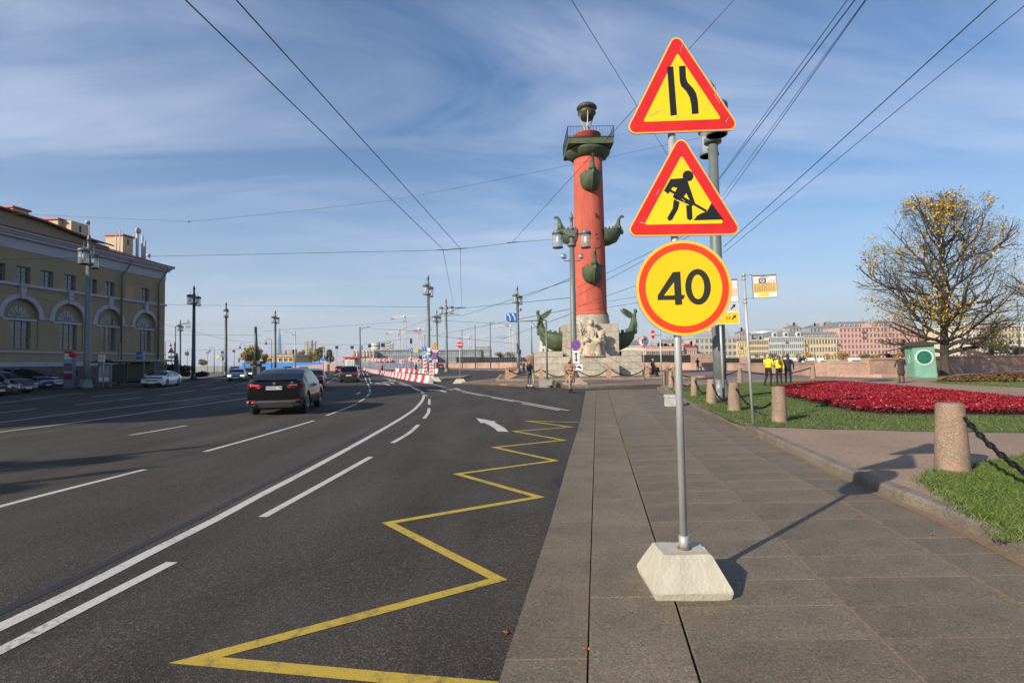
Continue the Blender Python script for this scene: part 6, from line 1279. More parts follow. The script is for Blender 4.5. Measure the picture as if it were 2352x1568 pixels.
# curved silver roof building
p_ = P(1770, 800, 340); st = thing('silver_drum_building', 'modern building with a curved silver roof band rising over the yellow houses', 'building', (p_.x, 345, -.6)); k = 340/1200
zz0 = P(1770, 777, 340).z; zz1 = P(1770, 760, 340).z; zz2 = P(1770, 755, 340).z
silver = mat('silver_band', (.62, .64, .64), .3, .5); MB().lathe([(11, 0), (11, zz0+.6), (13, zz0+1), (13, zz0+2.4), (10.5, zz0+2.5), (10.5, zz1-1)], 40).build('glass_storey', mat('pale_green_glass', (.22, .30, .31), .15, spec=.8), st); MB().lathe([(10.9, zz1-2.2), (13.6, zz1-1.6), (13.6, zz1+.5), (9, zz1+1), (4, zz2+.8), (0, zz2+1.2)], 40).build('roof', silver, st)
# bridge on the right, granite pier, far boats
steel = mat('dark_bridge_steel', (.022, .028, .028), .6, .2, var=.2)
br = thing('river_bridge', 'dark green steel arch bridge with granite piers beyond the river wall', 'bridge', (0, 150, 0))
def span(x0, x1, yt, yb, Yb=150):
    a = P(x0, yt, Yb); b = P(x1, yt, Yb); z = a.z; z2 = b.z; zl = -3; pts = [(a.x, z), (a.x, z-1.8)]; n = 14
    for i in range(n+1): f = i/n; pts.append((a.x+.8+(b.x-a.x-1.6)*f, -2.2+(z-2.2+2.2)*math.sin(PI*f)**.7*.80))
    pts += [(b.x, z2-1.8), (b.x, z2)]
    MB().prism(pts[::-1], 0, 14).build('arch_span', steel, br); r = MB(); r.box(a.x, b.x, -.05, .05, z+.95, z+1.05)
    m = int((b.x-a.x)/1.2)
    for i in range(m+1): x = a.x+(b.x-a.x)*i/m; r.box(x-.04, x+.04, -.04, .04, z, z+1.0)
    r.build('railing', steel, br)
span(1470, 1596, 815, 834); span(1665, 1711, 822, 834); span(1724, 1786, 824, 834)
for x0, x1, yt in ((1597, 1642, 812), (1643, 1664, 818), (1712, 1723, 819)):
    a, b = P(x0, yt, 146), P(x1, yt, 146); n = max(1, round((b.x-a.x)/1.4))
    for r in range(5):
        for i in range(n):
            w = (b.x-a.x)/n; MB().box(a.x+i*w+.02+(.3 if r % 2 and 0 < i else 0), a.x+(i+1)*w-.02+(.3 if r % 2 and i < n-1 else 0), -4+random.uniform(-.03, .03), 8, -3+(a.z+3)*r/5+.02, -3+(a.z+3)*(r+1)/5-.02).build('pier_block', wallgranite, br)
for i, (x0, x1) in enumerate(((1800, 1830), (1834, 1872), (1880, 1890), (1950, 1975))):
    a, b = P(x0, 826, 240), P(x1, 826, 240); bt = thing('river_boat', ['white river boat moored at the far quay behind the yellow jackets', 'longer white river boat moored right of the first one', 'small white boat at the far quay', 'pale boat at the far quay below the pink building'][i], 'boat', (a.x, 240, -3)); W_ = b.x-a.x
    MB().prism([(0, .2), (W_, .2), (W_+.8, 1.8), (-.5, 1.8)], -1.5, 1.5).build('hull', signwhite, bt); MB().box(W_*.1, W_*.9, -1.2, 1.2, 1.8, P(x0, 821.5, 240).z+3).build('cabin', signwhite, bt); MB().box(W_*.12, W_*.88, -1.23, -1.2, 2.4, 3.1).build('cabin_windows', wglass, bt)
# restaurant roofs behind the right wall
rr_ = thing('riverside_pavilion', 'dark timber pavilion with low brown roofs behind the granite wall at the right', 'building', (P(2225, 815, 62).x, 62, -1)); k = 62/1200
rbm = mat('brown_shingle_roof', (.085, .05, .035), .8, var=.3, scale=2); zz0 = P(2290, 818, 62).z+1
MB().box(1, 12, 0, 6, 0, zz0-.1).build('wall', mat('dark_timber', (.045, .032, .028), .8), rr_)
MB().add([(0, -.8, zz0-.2), (3.4, -.8, zz0-.2), (3.2, 3, zz0+.85), (.8, 3, zz0+.85)], [(0, 1, 2, 3)]).build('roof', rbm, rr_); MB().box(3.3, 8.4, -1, 5, zz0+.28, zz0+.5).build('roof', rbm, rr_); MB().add([(2.9, -1.0, zz0+.5), (8.6, -1.0, zz0+.5), (7.4, 3, zz0+1.45), (3.9, 3, zz0+1.45)], [(0, 1, 2, 3)]).build('roof', rbm, rr_)
MB().add([(6.7, -1.2, zz0+.35), (14, -1.2, zz0+.35), (14, 3, zz0+2.0), (9.6, 3, zz0+2.0)], [(0, 1, 2, 3)]).build('roof', mat('brown_roof_painted_lit', (.19, .10, .06), .8, var=.2), rr_)  # paler copy of the roof brown, sunlight put into the colour
for i in range(4): MB().box(3.6+i*1.25, 4.6+i*1.25, -.95, -.9, zz0-.05, zz0+.26).build('window', wglass, rr_)
# =============== BACKGROUND ON THE LEFT AND IN THE MIDDLE ===============
lk_ = P(642, 815, 5200); sk = thing('glass_skyscraper', 'very tall tapering glass skyscraper far on the horizon', 'skyscraper', (lk_.x, 5200, -3)); Hk = P(641, 754, 5200).z+3
v = []; f_ = []; n = 24
for i in range(n+1):
    f = i/n; r = (22*(1-f)**.75*(1+.15*f)+1.2)*(1.15 if f < .2 else 1.15-.0*f); tw_ = f*1.4
    for j in range(10): v.append((r*1.1*math.cos(2*PI*j/10+tw_), r*math.sin(2*PI*j/10+tw_), Hk*f))
for i in range(n):
    for j in range(10): f_.append((i*10+j, i*10+(j+1) % 10, (i+1)*10+(j+1) % 10, (i+1)*10+j))
MB().add(v, f_, True).build('tower', mat('blue_tower_glass', (.10, .16, .30), .2, .2, var=.05, scale=.01), sk); MB().tube([(0, 0, Hk*.96), (0, 0, Hk*1.08)], [3, .5], 6).build('spire', mat('spire_steel', (.6, .6, .6), .3, .6), sk)
house('yellow_pavilion_building', 'low yellow building with grey roof behind the blue fence', 602, 674, 817, 836, 190, 18, (0.58, 0.42, 0.20), 2, 6, 'gable', 811, ww=1.2, wh=.42, wcol=(.03, .03, .035), roofcol=(.20, .23, .24))
house('finned_building', 'beige building with tall white fins right of the site cabin', 809, 861, 807, 833, 200, 20, (0.50, 0.43, 0.34), 2, 12, 'flat', ww=1.0, wh=.5, wcol=(.05, .05, .055))
fb_ = [o for o in COL.objects if o.get('label', '').startswith('beige building with tall')][0]
for i in range(7): MB().box(.5+i*1.28, .72+i*1.28, -1.1, -.5, 0, P(830, 805, 199).z+.8).build('fin', signwhite, fb_)
house('low_beige_building', 'low beige building left of the site cabin', 786, 808, 818, 836, 230, 14, (0.46, 0.38, 0.30), 1, 5, 'flat', wh=.5)
gm_ = mat('curtain_wall_glass', (.16, .20, .235), .18, spec=.8, var=.35, scale=.25, objrand=.35)
gbld = house('glass_building', 'long low grey glass building behind the arrow signs', 861, 976, 803, 833, 205, 25, (0.30, 0.32, 0.33), 4, 22, 'flat', ww=.86, wh=.86, winmat=gm_, trim=(.33, .34, .34))
house('glass_building', 'lower grey glass building behind the right lamp posts, with a pale base', 996, 1104, 803, 833, 215, 25, (0.38, 0.35, 0.30), 3, 22, 'flat', ww=.86, wh=.8, winmat=gm_, trim=(.36, .36, .35))
house('hazy_block', 'hazy grey building on the horizon right of the no entry sign', 1064, 1127, 801, 826, 420, 20, (0.36, 0.36, 0.36), 3, 16, 'flat')
house('hazy_block', 'smaller hazy upper block on the horizon right of the no entry sign', 1090, 1124, 795, 826, 440, 20, (0.38, 0.37, 0.37), 4, 9, 'flat')
def ribbed(x, ytop, w, Y, label, n, lean=0.0, colr=(.50, .50, .47)):
    p = P(x, 820, Y); zt = P(x, ytop, Y).z; W_ = w/1200*Y; t = thing('tower_block', label, 'tower block', (p.x, Y, -1), 0, 'pale tower blocks on the horizon'); m = mat('pale_concrete_tower', colr, .9); g = mat('tower_window_band', (.24, .26, .28), .5)
    MB().add([(-W_/2, 0, 0), (W_/2, 0, 0), (W_/2, W_, 0), (-W_/2, W_, 0), (-W_/2+lean, 0, zt), (W_/2+lean, 0, zt), (W_/2+lean, W_, zt), (-W_/2+lean, W_, zt)], [(0, 1, 5, 4), (1, 2, 6, 5), (2, 3, 7, 6), (3, 0, 4, 7), (4, 5, 6, 7)]).build('core', g, t)
    for i in range(n): z = zt*(i+.3)/n; c = lean*z/zt; MB().box(-W_/2-.5+c, W_/2+.5+c, -.6, W_+.4, z, z+zt/n*.45).build('floor_band', m, t)
    return t
ribbed(699, 779.5, 8, 700, 'left white tower block behind the autumn trees', 14, 2.0); ribbed(709.5, 779, 7, 690, 'middle white tower block behind the autumn trees', 14, 1.5); ribbed(718, 781, 5, 705, 'right slim white tower block behind the autumn trees', 14, 2.5)
rb_ = P(863, 820, 330); rd = thing('round_tower_block', 'round banded building on the horizon left of the cranes', 'tower block', (rb_.x, 330, -1)); zr = P(863, 787, 330).z+1
for i in range(7): MB().lathe([(2.9, zr*i/7), (2.9, zr*i/7+zr/7*.5), (2.7, zr*i/7+zr/7*.5), (2.7, zr*(i+1)/7)], 24).build('floor_band', mat('cream_band', (.50, .47, .40), .9), rd)
for i, (x, yt) in enumerate(((877, 781), (888, 779), (896, 784))): ribbed(x, yt, 6, 380, ['left', 'middle', 'right'][i]+' unfinished frame tower left of the cranes', 9, 1.0, (.40, .40, .40))
# church
ch = P(1248, 828, 520); c_ = thing('white_church', 'white church with a domed bell tower on the far bank left of the column', 'church', (ch.x, 520, -2)); k = 520/1200; wch = mat('church_white', (.62, .60, .54), .85, var=.04); dmm = mat('church_dome', (.40, .44, .48), .4, .3)
def cz2(y): return P(1248, y, 520).z+2
MB().box(-4.6, 4.6, -4.6, 4.6, 0, cz2(812)).build('wall', wch, c_); MB().box(-3.9, 3.9, -3.9, 3.9, cz2(812), cz2(797)).build('belfry', wch, c_); MB().box(-3.1, 3.1, -3.1, 3.1, cz2(797), cz2(782)).build('belfry', wch, c_)
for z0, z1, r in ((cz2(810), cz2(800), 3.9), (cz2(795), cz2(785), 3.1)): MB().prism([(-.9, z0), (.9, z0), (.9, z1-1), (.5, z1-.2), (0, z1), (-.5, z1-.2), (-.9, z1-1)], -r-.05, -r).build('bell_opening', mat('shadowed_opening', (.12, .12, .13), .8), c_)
MB().lathe([(3.3, cz2(782)), (3.0, cz2(778)), (1.6, cz2(774)), (1.2, cz2(773)), (1.2, cz2(769)), (.7, cz2(767)), (.2, cz2(762)), (0, cz2(757))], 20).build('dome', dmm, c_)
dx = P(1266.5, 820, 520).x-ch.x; MB().box(dx-6.5, dx+14, -5, 5, 0, cz2(815)).build('wall', wch, c_); MB().lathe([(4.2, cz2(815)), (4.2, cz2(806)), (4.4, cz2(806)), (3.6, cz2(802.5)), (1.4, cz2(799.5)), (.5, cz2(796)), (0, cz2(794))], 24, dx, 0).build('dome', mat('cream_dome', (.55, .47, .36), .7), c_)
for q in (-3.2, 3.4): MB().lathe([(1, cz2(815)), (1, cz2(810)), (.5, cz2(808)), (0, cz2(805))], 10, dx+q*1.5, -3).build('turret', wch, c_)
# cranes
cw_ = mat('crane_white', (.60, .58, .56), .6); cr_ = mat('crane_red', (.42, .20, .19), .6)
def crane(x, ytop, ybase, Y, jx0, jx1, jy0, jy1, mw, label, ytip=None):
    b = P(x, ybase, Y); zb = -1; H_ = P(x, ytop, Y).z-zb; t = thing('tower_crane', label, 'crane', (b.x, Y, zb), 0, 'tower cranes on the building site'); s = mw/1200*Y/2; m = MB()
    for sx in (-s, s):
        for sy in (-s, s): m.tube([(sx, sy, 0), (sx, sy, H_)], s*.22, 4)
    n = int(H_/(2.2*s)); 
    for i in range(n):
        z0, z1 = H_*i/n, H_*(i+1)/n; d = 1 if i % 2 else -1
        for sy in (-s, s): m.tube([(-s*d, sy, z0), (s*d, sy, z1)], s*.12, 3, False); m.tube([(-s, sy, z0), (s, sy, z0)], s*.12, 3, False)
        for sx in (-s, s): m.tube([(sx, -s*d, z0), (sx, s*d, z1)], s*.12, 3, False)
    m.build('mast', cw_, t); MB().box(-s*.9, s*.9, -s*.9, s*.9, H_-s*.8, H_+s*.8).build('slewing_cab', cr_, t); MB().ball((0, -s*1.3, H_+s*3.2), s*.9, 8).build('cab', signwhite, t)
    a = P(jx0, jy0, Y); c = P(jx1, jy1, Y); A = Vector((a.x-b.x, 0, a.z-zb)); C_ = Vector((c.x-b.x, 0, c.z-zb)); j = MB(); th_ = s*1.3
    for off in ((0, -s*.7, 0), (0, s*.7, 0), (0, 0, th_)): j.tube([A+Vector(off), C_+Vector(off)], s*.20, 4)
    n = int((C_-A).length/(2*s)); 
    for i in range(n): p = A.lerp(C_, i/n); q = A.lerp(C_, (i+.5)/n)+Vector((0, 0, th_)); r = A.lerp(C_, (i+1)/n); j.tube([p, q, r], s*.12, 3, False)
    jo = j.build('jib', cw_, t); e = A if abs(A.x) < abs(C_.x) else C_; MB().box(e.x-s*1.2, e.x+s*1.2, -s, s, e.z-s*1.2, e.z+s*.5).build('counterweight', cr_, t)
    if ytip: z = P(x, ytip, Y).z-zb; MB().tube([(0, 0, H_+s*2), (0, 0, z)], s*.3, 4).build('apex', cr_, t)
    for f in (.25, .5, .75): p = A.lerp(C_, f); MB().box(p.x-s*1.0, p.x+s*1.0, -s*.75, s*.75, p.z-.05, p.z+th_*.5).build('jib_panel', cr_ if f == .25 else cw_, t)
crane(929.8, 736, 825, 480, 901, 1056, 731, 723.5, 5.6, 'tallest tower crane with a long jib, left of the grey lamp post', 728)
crane(964, 764, 825, 520, 954.5, 992, 758, 757, 5.5, 'tower crane seen end on just left of the tall lamp post', 752)
crane(916.8, 768, 825, 600, 889, 962, 765, 763, 4.6, 'pale tower crane behind the blue two lane sign')
crane(1080, 777, 825, 520, 1056, 1163, 776, 775, 4.8, 'low tower crane right of the no entry sign', 770)
crane(1175, 758, 836, 420, 1139, 1166, 752, 747.5, 6.0, 'tower crane directly behind the blue lane sign beside the lamp post', 752)
# fences, cabin, construction barriers
def fence(x0, x1, yt0, yt1, yb, Y0, Y1, m, label, n, name='hoarding'):
    a, b = P(x0, yb, Y0), P(x1, yb, Y1); t = thing(name, label, 'fence', (a.x, Y0, 0)); za, zb = P(x0, yt0, Y0).z, P(x1, yt1, Y1).z
    for i in range(n):
        f0, f1 = i/n, (i+1)/n; p = Vector((0, 0, 0)).lerp(b-a, f0); q = Vector((0, 0, 0)).lerp(b-a, f1); z0, z1 = za+(zb-za)*f0, za+(zb-za)*f1; d = Vector((0, .15, 0)); e = (q-p).normalized()*.02
        MB().add([(p.x+e.x, p.y, 0), (q.x-e.x, q.y, 0), (q.x-e.x, q.y, z1), (p.x+e.x, p.y, z0), (p.x+e.x, p.y+.15, 0), (q.x-e.x, q.y+.15, 0), (q.x-e.x, q.y+.15, z1), (p.x+e.x, p.y+.15, z0)], [(0, 1, 2, 3), (4, 5, 6, 7), (0, 4, 7, 3), (1, 5, 6, 2), (3, 2, 6, 7)]).build('fence_panel', m, t)
    return t
blue = mat('blue_hoarding', (.035, .22, .60), .6, var=.08); pinkb = mat('pale_brick_base', (.50, .34, .26), .9, var=.1)
fence(555, 742, 832, 832, 845, 150, 150, blue, 'bright blue site hoarding running behind the traffic', 34)
fence(655, 790, 841.5, 834, 845, 141, 141, pinkb, 'low salmon coloured wall in front of the blue hoarding', 20, 'low_wall')
fence(780, 1000, 833.5, 832, 842, 148, 148, mat('site_banner', (.13, .15, .26), .7, var=.5, scale=.3, col2=(.28, .28, .34)), 'dark printed banner fence behind the arrow signs', 30)
fence(440, 556, 841, 841, 848, 150, 150, mat('far_quay_rail', (.26, .28, .28), .8), 'pale river railing behind the far-left barriers', 20)
fence(1048, 1237, 820, 820.5, 832, 160, 160, steel, 'dark bridge railing behind the river wall, left of the column', 36)
cp = P(792, 840, 128); cab = thing('site_cabin', 'small grey white site cabin with a flat red roof', 'cabin', (cp.x, 128, 0)); W_ = P(814, 838, 128).x-cp.x; H_ = P(800, 822, 128).z
MB().box(0, W_, 0, 4.5, 0, H_).build('wall', mat('cabin_white', (.50, .49, .48), .7), cab); MB().box(-.4, W_+2.2, -.5, 5, H_+.003, H_+.32).build('roof', signred, cab); wn = MB().box(.42, 1.32, -.06, 0, H_*.38, H_*.92).build('window', signwhite, cab); MB().box(.54, 1.2, -.08, -.06, H_*.45, H_*.85).build('pane', MATS['office_building_wall_1597'], wn)
pd = P(1222, 832, 120); pe = thing('round_granite_pedestal', 'round pink granite bridge pedestal carrying a thin grey pole', 'pedestal', (pd.x, 120, 0)); MB().lathe([(1.25, 0), (1.25, 2.2), (1.5, 2.3), (1.5, 3.0), (1.55, 3.05), (1.55, 3.35), (0, 3.4)], 28).build('drum', wallgranite, pe); MB().tube([(0, 0, 3.3), (0, 0, P(1218, 748, 120).z)], [.16, .1], 8).build('pole', lampgrey, pe)
mo = P(588, 853, 90); mon = thing('tram_pylon', 'dark stone pylon base with a tall plain grey pole beside the oncoming cars', 'pylon', (mo.x, 90, 0)); dk = mat('dark_weathered_stone', (.085, .09, .095), .8, var=.2)
kx = 90/1200; MB().box(-16*kx, 16*kx, -1, 1, 0, P(588, 842, 90).z).build('base', dk, mon); MB().box(-9*kx, 9*kx, -.7, .7, P(588, 842, 90).z+.002, P(588, 836, 90).z).build('drum', dk, mon); MB().box(-16*kx, 16*kx, -1, 1, P(588, 836, 90).z+.004, P(588, 829, 90).z).build('cap', dk, mon); MB().tube([(0, 0, P(588, 829, 90).z), (0, 0, P(586, 790, 90).z), (-.1, 0, P(586, 750, 90).z)], [.34, .26, .2], 10).build('pole', lampdark, mon)
# =============== CARS ===============
def paint(name, c, metal=.3): return mat('car_paint_'+name, c, .28, metal, var=.03, coat=1.0)
trimk = mat('black_car_trim', (.018, .018, .019), .6); carglass = mat('car_glass', (.006, .007, .011), .05, spec=.45, var=.1); lightglass = mat('car_glass_reflecting', (.05, .07, .09), .05, spec=1.0)
rimm = mat('alloy_rim', (.34, .34, .35), .3, .8); platem = mat('number_plate', (.62, .62, .60), .5, var=.02)
def smooth1(pts, x):
    for (a, za), (b, zb) in zip(pts, pts[1:]):
        if a <= x <= b: t = (x-a)/max(1e-6, b-a); return za+(zb-za)*t
    return pts[-1][1] if x > pts[-1][0] else pts[0][1]
def car(name, label, loc, rz, pm, L_=4.6, W_=1.8, H_=1.5, wb=2.7, ro=.95, top=None, belt=None, wr=.33, kind='sedan', lit=False, brake=False, plate='', hood_x=None, group=None, cat='car', det=True, taper=.80, sill=.22):
    """rear bumper at x=0, nose at x=L_; rz turns the nose"""
    t = thing(name, label, cat, loc, rz, group)
    if top is None:
        if kind == 'sedan': top = [(0, .80), (.03, .98), (.12, 1.02), (.55, 1.05), (1.25, 1.38), (1.9, H_), (2.4, H_-.01), (2.95, 1.38), (3.75, .98), (4.3, .88), (4.5, .76), (4.6, .55)]
        elif kind == 'suv': top = [(0, .85), (.03, 1.02), (.10, 1.10), (.42, H_-.10), (.62, H_-.03), (1.3, H_), (2.5, H_-.02), (2.95, H_-.14), (3.6, 1.12), (4.3, 1.02), (4.5, .88), (4.6, .6)]
        elif kind == 'van': top = [(0, .85), (.02, 1.05), (.05, 1.15), (.2, H_-.08), (.4, H_-.01), (1.6, H_), (2.6, H_-.03), (3.0, H_-.2), (3.75, 1.15), (4.25, 1.02), (4.5, .85), (4.6, .55)]
        top = [(x*L_/4.6, z) for x, z in top]
    belt = belt or [(0, .88), (.3*L_, .95), (.62*L_, .93), (.85*L_, .86), (L_, .55)]
    X = sorted(set(list(np.linspace(0, L_, 30))+[p[0] for p in top]+[ro+dx for dx in (-wr-.06, -wr*.8, -wr*.4, 0, wr*.4, wr*.8, wr+.06)]+[ro+wb+dx for dx in (-wr-.06, -wr*.8, -wr*.4, 0, wr*.4, wr*.8, wr+.06)])); X = [x for x in X if 0 <= x <= L_]
    gl = [x for x, z in top]; 
    roofz = H_-.18
    secs = []
    for x in X:
        f = x/L_; end = min(1, min(x, L_-x)/.42); wmax = W_/2*(0.84+.16*math.sin(min(1, end)*PI/2)); zt = smooth1(top, x); zb_ = min(smooth1(belt, x), zt-.015)
        low = sill+ (0.10 if (x < .12 or x > L_-.15) else 0)
        for c in (ro, ro+wb):
            d = abs(x-c); R2 = wr+.055
            if d < R2: low = max(low, min(zb_-.18, wr+math.sqrt(max(0, R2*R2-d*d))))
        h = zt-zb_; gh = max(0, min(1, h/(H_-.95))); wt = wmax*(1-(1-taper)*gh)*(.96 if gh > .05 else .93)
        if low > .35: mid = max(low+.03, .58)
        else: mid = .58
        mid = min(mid, zb_-.04)
        secs.append([(x, wmax*(.965), low), (x, wmax*1.0, max(low+.02, min(.42, mid-.02))), (x, wmax*1.0, mid), (x, wmax*.985, zb_-.03), (x, wmax*.955, zb_), (x, wt, max(zb_+.004, zt-.055*max(.25, gh))), (x, wt*.80, zt-.008), (x, 0, zt+.012)])
    body = MB(); sw = MB(); rw = MB(); fw = MB(); k = 8
    # vertex cloud mirrored
    V = [[(p[0], p[1]*s, p[2]) for s in (1, -1) for p in sec] for sec in secs]
    def slope(i): return (smooth1(top, X[i+1])-smooth1(top, X[i]))/max(1e-6, X[i+1]-X[i])
    xm_r = [x for x, z in top if z >= H_-.12]; xr0, xr1 = xm_r[0], xm_r[-1]
    for i in range(len(X)-1):
        xc = (X[i]+X[i+1])/2; zt = smooth1(top, xc); zb_ = smooth1(belt, xc); isg = zt-zb_ > .16; sl = slope(i)
        for s in (0, 1):
            for j in range(k-1):
                a, b, c, d = V[i][s*k+j], V[i+1][s*k+j], V[i+1][s*k+j+1], V[i][s*k+j+1]; tgt = body
                if isg and j == 4:
                    pil = any(abs(xc-q) < .045 for q in (ro+wb*.42, )) 
                    if zt-zb_ > .24 and not pil and X[0]+.25 < xc: tgt = sw
                if j in (5, 6) and isg:
                    if sl > .30 and xc < xr0+.02: tgt = rw
                    if sl < -.30 and xc > xr1-.02: tgt = fw
                tgt.add([a, b, c, d], [(0, 1, 2, 3)], True)
    for e in (0, -1):
        r = V[e]; n = k; poly = r[:n]+r[n:][::-1]; body.add(poly, [tuple(range(len(poly)))])
    def clean(b, nme, m):
        me = b.mesh(nme, m); bm = bmesh.new(); bm.from_mesh(me); bmesh.ops.remove_doubles(bm, verts=bm.verts, dist=.0008); bmesh.ops.recalc_face_normals(bm, faces=bm.faces); bm.to_mesh(me); bm.free(); return link(nme, me, t)
    clean(body, 'body', pm)
    if sw.f: clean(sw, 'side_windows', carglass)
    if rw.f: clean(rw, 'rear_window', carglass)
    if fw.f: clean(fw, 'windscreen', carglass)
    MB().box(.25, L_-.25, -W_/2*.86, W_/2*.86, sill-.02, sill+.45).build('underbody', trimk, t)
    for x in (ro, ro+wb):
        for s in (-1, 1):
            w = MB(); w.tube([(0, -s*.02, 0), (0, -s*.22, 0)], wr, 24, True, True); wo_ = w.build('wheel', rubber, t, loc=(x, s*(W_/2-.015), wr))
            if det:
                r = MB(); r.tube([(0, s*.003-s*.02, 0), (0, -s*.03, 0)], wr*.66, 20)
                ro_ = r.build('rim', trimk, wo_); sp_ = MB()
                for q in range(5):
                    a = 2*PI*q/5
                    for da in (-.16, .16): sp_.tube([(wr*.1*math.cos(a), -s*.012, wr*.1*math.sin(a)), (wr*.64*math.cos(a+da), -s*.012, wr*.64*math.sin(a+da))], wr*.05, 4)
                sp_.tube([(wr*.67*math.cos(a_), -s*.012, wr*.67*math.sin(a_)) for a_ in np.linspace(0, 2*PI, 25)], wr*.035, 4, False); sp_.build('spokes', rimm, wo_)
    zr = smooth1(top, .05); zl = min(zr-.14, .86) if kind == 'sedan' else .90
    for s in (-1, 1):
        yy = s*W_/2
        MB().box(-.012, .28, min(yy*.50, yy*.925), max(yy*.50, yy*.925), zl-.09, zl+.06).build('tail_lamp', tail_lit if brake else tail, t)
        MB().box(L_-.34, L_-.03, min(yy*.52, yy*.90), max(yy*.52, yy*.90), .60, .73).build('headlamp', head_lit if lit else headlamp, t)
        if det: m_ = MB().box(L_*.655-.07, L_*.655+.09, min(yy*1.03, yy*1.22), max(yy*1.03, yy*1.22), 1.0, 1.16).build('mirror', pm, t)
    MB().box(-.03, -.01, -.26, .26, zl-.26, zl-.14).build('number_plate', platem, t)
    MB().box(L_-.02, L_+.012, -.26, .26, .36, .48).build('number_plate', platem, t)
    MB().box(L_-.10, L_-.002, -W_*.25, W_*.25, .50, .68).build('grille', trimk, t); MB().box(-.006, .15, -W_/2*.86, W_/2*.86, sill+.06, sill+.20).build('bumper_insert', trimk, t); MB().box(L_-.2, L_+.004, -W_/2*.80, W_/2*.80, sill+.06, sill+.20).build('bumper_insert', trimk, t)
    return t
# the black coupe in the middle lane
blk = mat('car_paint_black', (.005, .0045, .0045), .25, 0, var=.05, spec=.25, coat=.22)
rl0 = G(586, 949); rr0 = G(703, 949); mid_ = (rl0+rr0)/2; phi = math.radians(101.5); dirv = Vector((math.cos(phi), math.sin(phi), 0))
bm_top = [(0, 1.04), (.03, 1.16), (.07, 1.23), (.20, 1.26), (.38, 1.28), (.95, 1.49), (1.5, 1.64), (2.1, 1.695), (2.7, 1.68), (3.15, 1.56), (3.85, 1.16), (4.5, 1.04), (4.78, .92), (4.91, .6)]
bmw = car('black_coupe_suv', 'black coupe shaped SUV driving away in the middle lane, tail lamps red', mid_-dirv*.93, phi, blk, 4.91, 1.99, 1.70, 2.93, .93, bm_top, [(0, 1.12), (1.2, 1.14), (3.0, 1.04), (4.2, .96), (4.91, .6)], .385, 'custom', taper=.71, sill=.30)
for o in list(bmw.children):
    if o.name.startswith(('tail_lamp', 'number_plate', 'bumper_insert')): bpy.data.objects.remove(o)
for s in (-1, 1):
    sh_ = [(.42, .90), (.50, .98), (.70, 1.01), (.90, 1.015), (.955, .97), (.94, .84), (.70, .82), (.50, .85)]
    tl = MB(); n = len(sh_); vs = []
    for (y, z) in sh_: xx = -.02 if y < .8 else (.03 if y < .93 else .16); vs.append((xx, s*y*.995, z+.13))
    vs += [(x+.12, y*.97, z) for x, y, z in vs]; tl.add(vs, [tuple(range(n)), tuple(range(2*n-1, n-1, -1))]+[(i, (i+1) % n, (i+1) % n+n, i+n) for i in range(n)]); lo = tl.build('tail_lamp', tail, bmw)
    MB().box(-.028, -.021, min(s*.52, s*.80), max(s*.52, s*.80), 1.03, 1.045).build('lamp_strip', tail, lo); MB().box(-.03, -.02, min(s*.5, s*.78), max(s*.5, s*.78), 1.085, 1.10).build('chrome_strip', headlamp, lo)
    MB().box(-.035, .1, min(s*.60, s*.88), max(s*.60, s*.88), .535, .565).build('reflector', tail, bmw)
    pts = rrect(.27, .12, .05, 0, 0); vs = [(-.055, s*.72+a, .40+b) for a, b in pts]+[(.1, s*.72+a, .40+b) for a, b in pts]; n = len(pts); MB().add(vs, [(i, (i+1) % n, (i+1) % n+n, i+n) for i in range(n)]+[tuple(range(n, 2*n))]).build('exhaust_tip', chrome, bmw)
    pts = rrect(.21, .07, .03, 0, 0); vs = [(-.058, s*.72+a, .40+b) for a, b in pts]; MB().add(vs, [tuple(range(n))]).build('exhaust_hole', black, bmw)
dg_ = mat('dark_grey_bumper', (.055, .055, .055), .45, .3)
vs = []; 
for z, w, x in ((.24, .78, .10), (.30, .90, -.01), (.48, .97, -.045), (.53, .97, -.03), (.55, .70, -.02)): vs += [(x+(.10 if abs(y) > .9 else 0)+.02*abs(y), y*w/.97, z) for y in (-.97, -.93, -.7, 0, .7, .93, .97)]
MB().add(vs, [(r*7+c, r*7+c+1, (r+1)*7+c+1, (r+1)*7+c) for r in range(4) for c in range(6)]).build('lower_bumper', dg_, bmw)
pl_ = MB().box(-.055, -.02, -.27, .27, .93, 1.05).build('number_plate', platem, bmw)
tx = text_mesh('Е990АЕ 198', .105, black, .001); lo = link('plate_lettering', tx, pl_, loc=(-.057, 0, .99)); lo.rotation_euler = (0, 0, -PI/2)
em = MB(); em.tube([(-.035, 0, 1.0), (-.015, 0, 1.0)], .045, 20).build('roundel', chrome, bmw, loc=(0, 0, .155)); MB().tube([(-.040, 0, 1.0), (-.034, 0, 1.0)], .018, 12).build('roundel_centre', darkmetal, bmw, loc=(0, 0, .155))
lo = link('badge_lettering', text_mesh('X6', .085, chrome, .002), bmw, loc=(-.03, -.60, 1.18)); lo.rotation_euler = (0, 0, -PI/2)
MB().add([(2.0, .0, 1.70), (1.75, 0, 1.76), (1.70, 0, 1.69), (1.8, .03, 1.69), (1.8, -.03, 1.69)], [(0, 1, 3), (0, 4, 1), (1, 2, 3), (1, 4, 2)]).build('roof_fin', blk, bmw)
MB().box(.08, .30, -.74, .74, 1.27, 1.285).build('spoiler_lip', blk, bmw)
def put(name, label, px, py, head, pm, front=False, **k):
    """px,py: where the middle of the nearer bumper meets the ground"""
    L_ = k.pop('L_', 4.6); p = G(px, py, k.pop('z', 0)); a = math.radians(head); d = Vector((math.cos(a), math.sin(a), 0)); loc = p-d*L_ if front else p
    return car(name, label, loc, a, pm, L_=L_, **k)
